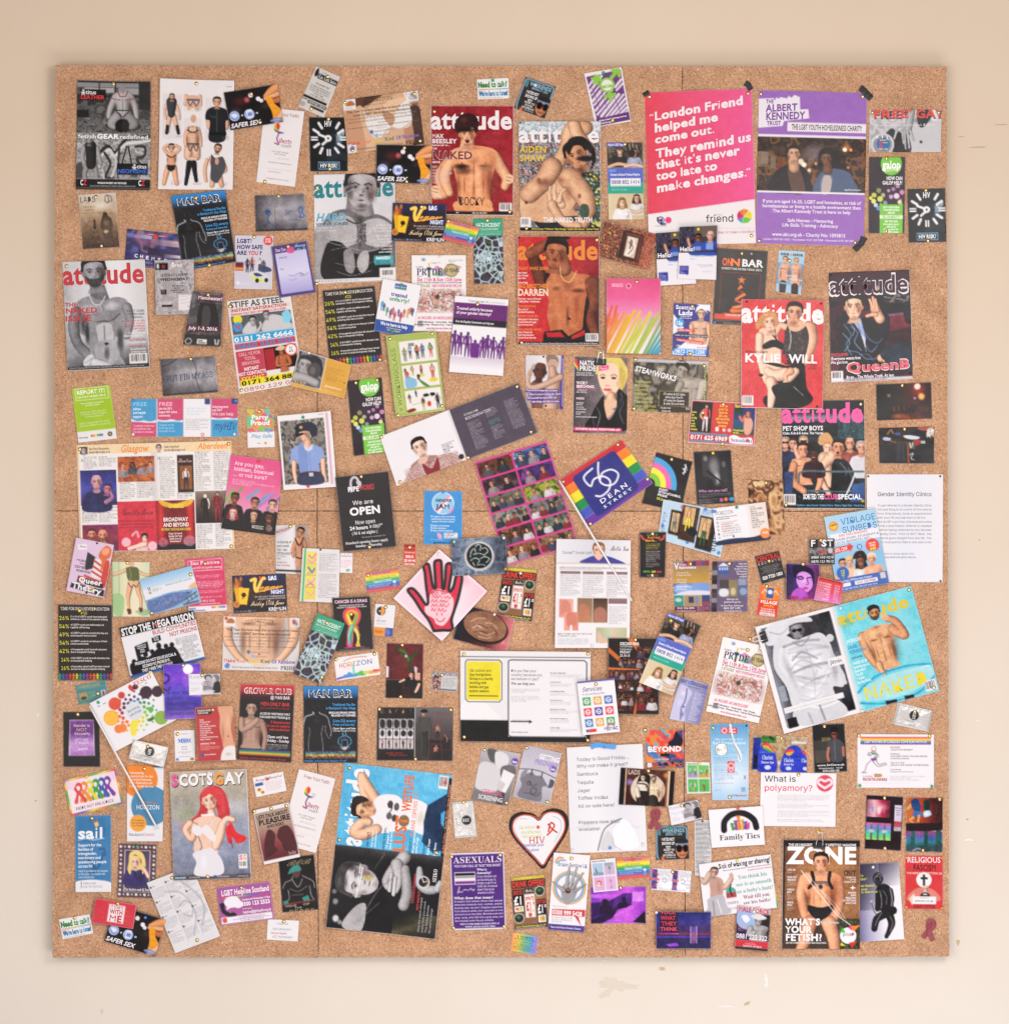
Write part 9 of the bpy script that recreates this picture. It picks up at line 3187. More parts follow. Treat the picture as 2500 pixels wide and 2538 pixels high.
'''+'\n'.join(f'R {10+i*29} {31+r*20} {31+i*29} {46+r*20} {c}\nJ {20.5+i*29} {38.5+r*20} 6 2.6 ece8ee\nL 2.4 ece8ee {16+i*29},{38+r*20} {25+i*29},{40+r*20}' for r,cs in enumerate((('3a9a50','d8a03a','3a68b0'),('d8404a','4a3a98','d8404a'),('3a78b8','d8a03a','3a9a50'))) for i,c in enumerate(cs))+r'''
R 18 90 38 96 d8404a
E 14 93 4 = 5a5a60
T 58 89 96 95 4a4a98 k MESMAC
K 3 c85a68 68,88 78,83 86,88
@D3|flyer|1350,620 1578,690 1500,1005 1262,958|lilac body postcard|lilac postcard of a bare torso and a list of town names|c=1.4|l46,6
G 0 0 100 100 h 8a88b4 a8a6cc 9a98c0 7a78a8
T 6 5 96 12 3a3858 b GAY CONFESSIONS
T 26 15 78 19 4a4868 r - TRUE STORIES -
C c4c2e0 4,24 22,18 40,24 52,30 46,50 42,70 48,100 2,100
E 24 36 14 10 dcdaf0:80 90
E 20 58 12 12 d4d2ea:80 90
K 3 5a5888:80 32,24 36,50 30,70 36,96
E 36 66 3 2 4a4878
E 38 84 8 10 6a6898:70 90
Z 60 26 92 94 20 e4e2f0:80
@D3|poster|1072,1046 1374,1040 1382,1342 1082,1348|square orange and blue music card|square music card with blazing crowd scene and white capitals|c=1.2|b0,0
N 0 0 100 100 26 6 2a4a80 d84a48 e8803a 4ab0d8 8a2a38
P d84a48:80 40,0 100,60 100,80 20,0
P 4a8ac8:70 0,30 70,100 50,100 0,60
P e89a3a:80 0,60 40,100 20,100 0,80
N 0 84 100 100 7 8 1a1c30 3a4a78 d86a3a 141420
C 1c1c2c 78,8 84,6 88,14 98,26 92,44 70,44 60,34 72,24
L 4 1c1c2c 64,34 52,60
T 6 44 94 57 f0ecf0 h BEYOND
R 38 62 62 70 1c1a20
T 20 75 60 79 e8dce0 b OUT NOW ON ITUNES
R 3 85 15 97 dcd8dc
@D3|card|1393,1296 1580,1300 1590,1542 1402,1548|four-panel green comic|small four-panel comic with green cartoon scenes|c=1 m=matte|y56,5
R 0 0 100 100 e4e0e2
R 6 10 48 50 6aba6a
R 52 10 96 50 6aba6a
R 6 54 48 95 5ab45e
R 52 54 96 95 5ab45e
T 6 3 50 8 4a484c b Gaylord Binds
R 6 38 48 50 b890c8
R 52 38 96 50 c8a05a
D 18 20 24 ecd8c8 a8c8e0 a8c8e0 e0a03a
D 38 20 24 ecd8c8 e0b0c0 c090a0 e0a03a
D 62 22 20 ecd8c8 a8d8c8 a8c8e0 e0a03a
D 84 20 24 ecd8c8 b8783a b8783a e0a03a
D 18 66 26 ecd8c8 8ab8e0 d8d45a e0a03a
D 34 66 26 ecd8c8 ecd8d0 d8d45a e0a03a
D 72 66 28 ecd8c8 b8703a b8703a e0a03a
@D3|leaflet|1582,998 1890,994 1886,1598 1600,1598|torn sky blue plane leaflet|torn sky blue leaflet about getting a name on a plane|c=2.4|b8,5 d94,3 b48,96
G 0 0 100 100 v 5a98c8 98c4e0 c8dcec a8c8e4
E 50 70 50 30 e0e8f0:80 100
R 28 5 70 13 d8404a
J 37 9 6 2.6 f0dce0
T 48 5.6 66 8.4 f4e4e8 b museum
T 48 9.4 66 12 f4e4e8 b Pulse
T 12 18.4 84 21.6 c8dcf0 b Get your name on a
T 6 23 92 27 dce8f4 b Red Arrows plane
'''+'\n'.join(f'Z 8 {y} {x} {y+n*2.4} {n} 6a90b8:70' for y,x,n in ((34,90,3),(43,84,4),(54,60,3),(60,72,4),(70,60,2)))+r'''
R 44 49 62 64 d8404a:90
J 53 55 7 2.6 e8d8e0
J 53 60 5 2.6 e8d8e0
C e6e8ee 48,0 54,0 58,12 64,24 78,36 82,46 74,50 70,38 60,28 54,16
K 1.6 6a5a4a 48,0 53,14 60,26 72,38 78,47
Z 8 77 66 78.6 1 d86a7a:80
Z 8 86 44 87.6 1 6a90b8:80
R 80 83 92 89 8aa8d0
T 52 92 72 95 5aa0d0 b the
T 62 92 96 95 c8485a b museum
L 1.6 c8485a 88,68 92,72
L 1.6 c8485a 92,68 88,72
''')
build(r'''
@D4|magazine|158,235 1388,-88 1610,735 385,1072|open magazine with naked cover|opened magazine, white-clad figure left, cover of man on turquoise right|c=5 pages=7|b98,3 b97,96 w54,3 w50.5,99
R 0 0 50 100 e2dfe2
R 50 0 100 100 74c4d4
R 3 3 47 96 3c3c40
G 3 3 12 96 h 8a8c94 1e1e24
G 40 3 47 96 v 26262a 6a6a72 141418
C d0d0d6 6,4 20,-1 27,4 22,11 17,15 10,20 4,18
C cacad0 9,18 16,14 22,20 30,20 38,20 42,30 43,48 46,64 43,73 37,71 35,84 12,88 9,60 5,40
E 18 40 6 24 f0f0f3:80 100
E 32 46 6 22 e8e8ec:80 100
E 24 74 9 6 f0f0f3:70 100
C c2c2c8 10,82 34,80 41,98 13,98
K 9 c4c4ca 38,26 42,44 44,60 45,70
K 9 d4d4da 12,26 9,40 14,54 20,62
K 7 8a8a92:70 14,24 25,23 36,26
K 7 a4a4ac:45 17,28 29,28 41,35
K 7 a4a4ac:45 16,31 28,32 40,34
K 7 94949c:45 18,35 27,39 35,39
K 5 8a8a92:70 17,38 24,33 32,42
K 5 b4b4bc:60 18,42 28,49 38,49
K 5 a4a4ac:60 14,46 23,40 33,52
K 7 8a8a92:70 16,49 26,47 37,48
K 7 94949c:60 17,53 26,59 36,60
K 7 b4b4bc:70 17,56 24,62 30,53
K 5 f2f2f5:45 17,60 27,68 37,56
K 3 8a8a92:45 18,64 30,59 42,59
K 7 b4b4bc:45 16,67 25,63 34,67
K 5 b4b4bc:45 17,71 26,78 36,78
K 3 a4a4ac:60 15,74 22,77 29,73
K 5 f2f2f5:60 15,78 26,86 38,85
K 3 8a8a92:35 27,30 28,50 25,74
E 14 50 3 24 8a8a92:60 100 -8
E 41 54 3 20 84848c:60 100 8
K 5 8a8a92:60 18,88 19,98
K 5 7a7a84:70 26,84 27,98
K 4 9a9aa2:70 8,8 14,12 20,8
K 4 8a8a92:70 20,22 25,27 31,21
F 24.5 13 8 8a8a8e 4a4a50 gn 6
C c8c8cc 17,7 24,2 33,3 35,8 26,6
E 43 27 2.4 = c8c6ca
R 38 45 48 53 e0dde0
T 39 47 47 50.6 5a585c s jitrois.
R 4 78 42 83 e0dde0
Z 5 80 41 81.4 1 8a888c:70
P 141418 4,88 10,88 10,97 4,97
R 4 58 8 72 8a8e98
G 48 0 50 100 h e4e0e4 c8c4c8
G 50 0 53 100 h b4d8e0 74c4d4
E 88 40 12 60 9ad4e0:60 100
T 50.5 7 96 18 d8be32 ku attitude
E 56 16 8 8 8a8a30:60 100
G 52 74 98 76 h 3a9ab0:0 d0e8ec
A c89472 63,34,3.4 63,48,2.8 66,60,2.4 70,68,2
W 73 27 9.6 68 6.6 d8a480 .5
A c89070 82,34,3.2 88,42,2.8 85,28,2.4 80,23,2
E 79 22 2.4 3 dca888
A d8a480 68,62,2.2 69,70,1.6 70,73,1
F 73.4 15.6 6.4 c89472 221c1c Bn 6
C 2a2628 70,9 74,7.4 77,10 77,12.6 74,11.4 70.6,13
K 5 3a9ec0 51,82 64,72 84,70 99,74
K 5 3a9ec0 51,92 66,98 86,97 99,86
C a8d4d8:80 52,84 64,75 84,73 98,76 98,86 84,94 66,95 52,90
T 54 79 96 91 e0d040 r NAKED
TL 52 33 4.6 e8e8ec b60 (HORRORS'
TL 52 38.6 4.6 3a90c8 k56 DANIEL|MCPHERSON
TL 52.4 49 3.2 3a5a68 b60 on his strides
TL 52.4 54 3.6 e8f0f0 b60 NAKED ISSUE!|featuring stars of|Eastenders!|The Bill|+ inside!|Big Gay Show!
H 92 88 99 98
P 2a2a30 66,96 73,97 73,100 66,100
P 2a2a30 78,96 84,97 84,100 78,100
@D4|photograph|150,1088 572,1100 566,1378 132,1372|blue arched shopfront photo|photograph of blue arched shopfronts with rainbow flags|c=1.4|b52,6
N 0 0 100 100 14 5 9a8468 b49c7c 8a7458
N 14 0 42 20 8 6 3a6a34 5a8a48 2a4a28
R 0 6 14 94 2a3a8a
C 3a48b4 12,100 12,40 24,18 38,40 44,60 44,100
C 3a48b4 55,100 55,60 66,30 82,26 96,50 102,70 102,100
C d8504a 18,22 26,20 36,34 42,48 30,42 20,34
C e0a83c:90 18,27 28,30 40,46 30,42 20,36
C 4aa05a:90 19,31 28,36 40,48 28,44
C d8504a 60,44 68,36 76,38 68,48
C e0b040 60,48 68,44 76,42 68,54
C d8504a 92,36 98,44 100,52 92,46
R 71 14 98 20 c8ccd8
R 3 54 10 90 1c1e2c
L 2 4a78c8 12,46 44,46
L 2 4a78c8 56,62 100,62
T 18 54 38 66 d4dcf0 s Chariots
T 17 70 40 77 d4dcf0 s Roman Spa
E 29 88 6 6 c4ccec
T 58 62 76 72 d4dcf0 s Chariots
T 58 75 76 81 d4dcf0 s Roman Spa
E 67 90 5 5 c4ccec
T 90 62 103 72 d4dcf0 s Chari
E 97 90 4 5 c4ccec
R 48 70 51 80 d8d4d0
@D4|card|608,1002 862,993 886,1372 626,1382|black portrait card|black card of a man in peaked cap and sunglasses|c=1.3|b38,5
R 0 0 100 100 242224
R 2 34 50 70 3a3836
L 2 8a7a50 28,34 56,34
N 28 28 56 36 5 5 a89a50 5a5238 8a7a48
R 4 54 42 80 4a4640
U 67 22 8 8a4a40 141214 sg 3a3a42
C 141214 55,15 60,7 74,7 80,15 68,18
C 484850 44,40 58,34 78,34 94,42 92,60 86,78 54,78 52,60
K 2 6a6a76 66,36 66,74
A a86a58 48,50,5 44,64,5 46,76,5
A a86a58 92,50,5 92,66,5
T 10 83 92 87 e8e6e8 b www.SirDave.uk
T 14 90 60 93 d8d6d8 b Wolverhampton
T 66 90 86 93 d8d6d8 b M6 J10
T 26 95 76 99 e8e6e8 b 07516 036 105
@E4|flyer|205,172 800,180 792,602 195,595|polyamory question sheet|white sheet with grey and pink question heading and heart disc|c=1.6 m=matte|b50,4
R 0 0 100 100 e7e4e8
T 5 6 47 17 3a383c r What is
T 5 23 69 34 d8485c r polyamory?
E 85 19 11 = d84a60
K 6 f0dce2 85,28 76,19 79,12 85,15 91,12 94,19 85,28
Z 23 41 92 54 5 a8a6ac:60
Z 23 57 92 67 4 a8a6ac:60
Z 23 70 92 83 5 a8a6ac:60
Z 23 86 92 92 2 a8a6ac:60
@D4|flyer|965,1078 1568,1080 1568,1502 965,1500|white women's running flyer|white running flyer with rainbow band and outlined runner|c=1.8 m=matte|b2,3 b94,3 g3,96 g97,97
R 0 0 100 100 e7e4e8
S 4 5 96 19 v d84a4a e88a40 e8d040 4aa05a 4a5ab8 6a3a90
T 9 12 91 16.4 e8e4ee b LGBT WOMEN OF LONDON! COME RUN WITH US!
J 21.5 27 3 1.2 6a686c
K 1.6 6a686c 20,33 25,36 24,44 25,48
K 1.6 6a686c 19,34 14,36 18,40 13,39
K 1.6 6a686c 26,36 27,42 21,46 24,40
S 18 31 24 38 v d84a4a e8d040 4aa05a 4a5ab8
P 8a4a98 17,45 25,44 25,48 20,51
K 1.6 6a686c 18,48 12,58 10,68 6,72 12,72
K 1.6 6a686c 24,48 28,56 36,54 38,57
K 1.6 6a686c 20,51 27,60 36,57
T 43 23 56 26 c84a58 b BEGINNERS?
T 43 27.4 72 30.4 6a686e bi COUCH TO 5K PROGRAM
T 43 35.6 55 38 5a5a98 b EXPERIENCED?
T 43 39.6 91 42.4 6a686e bi FOUR WEEKLY RUNS / COACHING SESSIONS
T 43 44 67 46.6 6a686e bi IN CENTRAL LONDON
T 43 52 61 54.6 8a7a98 bi FIND OUT MORE
T 43 56 93 59 6a686e bi JOIN US AT OUR MONTHLY WOMEN'S SOCIAL
T 43 64.6 57 67 6a686e b E-mail Hannah
T 43 68.6 73 71 7a7a9a r ladies@londonfrontrunners.org
Z 42 77 90 87 3 a8a6ac:70
T 7 76.6 20 80.6 b05068 r London
T 7 82 39 87 b8384c k FRONTRUNNERS
N 22 74 32 80 5 5 3a8a98 d8a03a 5a4a98
Z 6 90.6 90 92 1 a8a6ac:50
@E4|photograph|1035,350 1326,365 1308,792 1020,775|left tall mural photo|photograph of pink mural window and pillars, left of the pair|c=1.3|b50,4 b56,97
R 0 0 100 100 2a1a22
G 2 8 66 40 h 8a5a6a e0a8b0 a83a58 6a2a3c
E 40 22 26 12 f0c0cc:70 100
E 18 26 5 10 6a98c8:80 60
E 36 28 7 9 e8d0c8:80 50
E 50 26 5 10 c86a80:80 60
G 2 50 70 82 v c85a80 6a78c0 4ab890 a8c050
R 2 46 74 50 241a20
R 14 54 20 82 4a6a6a
R 32 52 38 82 4a7070
R 50 54 56 82 4a6a6a
E 17 66 8 3 a8a8a8
E 52 66 8 3 a8a8a8
R 78 16 98 46 c8bcd0
TC 88 20 4 4a4a58 r40 TIDIES Cocktails|Just be Here|on the bar|Thank you
R 78 46 98 56 a85058
R 78 56 98 64 a89aa8
@E4|photograph|1350,368 1638,372 1634,802 1342,798|right tall mural photo|photograph of a mural of bending painted figures, right of the pair|c=1.3|b91,3 b48,97
G 0 0 100 48 h b8703a a84a30 6a2a28 3a2020
A c88a58 4,22,7 16,14,8 26,8,6
C 2c4a78 14,6 28,2 38,12 38,26 24,26 14,16
C 3a68a8 20,28 38,26 44,34 22,38
A c88a58 20,38,6 12,42,5 22,48,4
A c88a58 36,34,5 34,44,4
C 1c3a34 48,8 62,6 64,24 52,28
C a8c0d8 48,26 64,24 68,32 50,36
A 4a2a24 66,4,4 78,8,4 84,20,4 80,38,4
E 56 30 10 6 e8f0f8:70 80
R 0 48 100 58 1c1216
P 2a1a20 0,48 100,46 100,60 0,66
G 0 62 100 92 v 9a4a6a 5a5a98 3a7a88 2a4a40
R 14 62 26 100 2a5a58
R 50 62 60 100 24504e
R 82 60 96 100 2a5a58
P 3a4a50 0,90 60,92 100,84 100,100 0,100
K 4 8a8a90 20,98 32,94 40,95
@E4|book_cover|1338,826 1638,830 1638,1254 1340,1250|red religious title flyer|red flyer with a black cross, white halo and priest figure|c=1.2|o3,4 o97,4 o3,96 o97,97
R 0 0 100 100 d0383c
T 6 3 94 13 e8dcdc b RELIGIOUS
T 22 17 82 28 2a1c20 b FASCISM
T 4 31 97 34.6 e8c8c0 b THE REPEAL OF SECTION 28
E 50 45 20 = ece6e6
R 47 35 53 56 26222a
R 41 40 60 44 26222a
C d89080:80 8,84 20,66 50,58 80,66 90,84
F 54 62 7 dcb4a4 c8b8b0 b
C 3a3038 44,70 62,70 66,80 40,80
R 48 71 58 73 e8e4e6
P e0c8b0 10,80 24,70 30,86 18,92
R 20 76 82 90 e8e4e6
T 40 78 62 79.6 8a888c r AVAILABLE ON
T 26 82 74 86 4a4850 r amazon.co.uk
T 22 92 80 98 3a2a30 b GARRY OTTON
@E4|postcard|880,896 1290,880 1334,1485 925,1512|black rubber suit poster|white and purple poster of crouching figure in shiny black suit|c=1.4|w50,5
G 0 0 100 100 h 3a3458 a8a4c0 e6e2ea eae6ea
G 0 0 60 60 d 1c1824 2a2438:70 2a2438:0
G 60 0 100 30 d 2a243c:90 2a243c:0
TL 24 14 4.4 e0dc48 r80 To|bber !
TL 24 27 4.4 e0dc48 r80 els Needed|email
TL 24 35 4.4 e0dc48 r76 to-latex.co.uk
E 58 20 10 8 1a181b
J 57 21 6 2.4 6a686c
E 57 25 5 5 2a282c
C 1a181b 54,32 66,27 78,30 84,40 84,56 80,64 60,62 54,50
A 1a181b 80,36,5 82,48,4.4 76,58,4
A 1a181b 56,36,5 54,50,4.4 52,58,4
A 1a181b 82,62,8 66,66,8 50,72,7 44,84,6
A 1a181b 74,66,8 78,78,7 72,88,5 66,95,4
A 1a181b 52,60,3.4 70,58,3.4 84,60,4
K 3 8a888e 80,34 82,46 80,56
K 2 8a888e 60,36 62,48 60,58
K 2 7a787e 60,64 52,72 46,80
K 2 7a787e 76,70 80,78 74,88
K 2 8a888e 54,18 60,14 66,18
K 2 6a686e 66,36 72,44 70,54
L 3 6a6468 42,50 46,62 50,66
E 42 49 2 1.4 c0bcc4
@E4|magazine|380,702 984,706 982,1562 370,1560|clipped brown harness cover|thick magazine with harnessed man on brown, hanging from a binder clip|c=1 pages=6|
G 0 0 100 100 h 6a4a38 9a6c4a a87850 7a563c
N 0 24 100 74 10 5 8a6040:30 b08458 7a5438
R 0 0 100 6 242022
R 0 0 3 100 3a2a24
R 0 72 100 100 4a3a2c
N 60 74 100 100 14 6 2a3028 4a5a3a 3a2a24 6a5a3a
T 7 3.4 95 5.6 ece8ea k THE UK'S BIGGEST READ GAY LIFESTYLE MAGAZINE
T 6 7 96 21.4 f0ecee hu ZONE
A d89878 28,36,7 24,50,6.4 28,66,5.6 34,76,5
A d89878 72,36,7 74,50,6.4 72,64,5.6 64,75,5
W 49 29 25 70 15 e09c78
A d89878 36,76,10 30,90,8 24,102,7
A d89878 60,76,10 66,90,8 68,102,7
C 242022 33,60 49,62 65,60 62,68 52,73 46,73 36,68
F 49.5 20.6 8.4 dca080 2a2420 s
A 2a2628 38,30,2.4 40,38,2 34,44,2
A 2a2628 61,30,2.4 60,38,2 64,44,2
L 6 2a2628 40,39 60,39
L 2 a8a4a8 42,39 58,39
E 49 43 3 = 3a3438
L 4 b8b0b0 46,75 72,76
K 2.4 f0e8e8:80 24,28 46,48 70,68 88,78
K 1.6 f0e8e8:70 30,30 54,50 76,70
K 1.4 f0e8e8:70 50,46 70,60 84,76
T 4.4 72.4 49 78 f0ecee h WHAT'S
T 4.4 79.4 38 85 f0ecee h YOUR
T 4.4 86.4 52 92.4 f0ecee h FETISH?
T 5 93.6 58 95.2 e0dcdc b LEATHER? RUBBER? SPORTSWEAR? GEAR GUIDE INSIDE...
E 85 87.6 10.5 = e8e4e6
T 78 85 92 88 6a5a68 r pride
E 91 86 1.6 = c83a48
P d8409a 84,80 92,78 90,83
P e88a30 88,79 100,78 92,84
P 5ab84a 78,80 82,85 75,85
P d8403a 86,94 96,93 90,99
P e8d040 76,94 82,97 75,97
T 79 28 95 32.4 3a3034 k OUT
TR 95 33.6 2 e8e0e0 b70 THE ESSENTIAL|SUMMER|CLUBBING GUIDE
T 87 41.6 95 46 f0ecee h +
TR 95 47.4 2.4 e8e0e0 k70 FASHION|NEWS|GROOMING|COMPETITIONS|WHAT'S ON
TL 6 26.6 2.4 e8e0e0 k66 CYRIL NRI||
TL 6 33.4 2.4 e8e0e0 k66 PRIDE, NOT|PREJUDICE
TL 6 44.8 2.4 e8e0e0 k66 WEBCAM|BOYS
TL 6 56.6 2.4 e8e0e0 k66 PECK'N|SPORT
Z 6 28.6 18 31 2 c8b8b0:80
Z 6 38 18 43 4 c8b8b0:80
Z 6 49.4 18 55 4 c8b8b0:80
Z 6 61 18 65 3 c8b8b0:80
''')
HP = [tuple(map(float, q.split(','))) for q in CLIPS['heart'].split()]
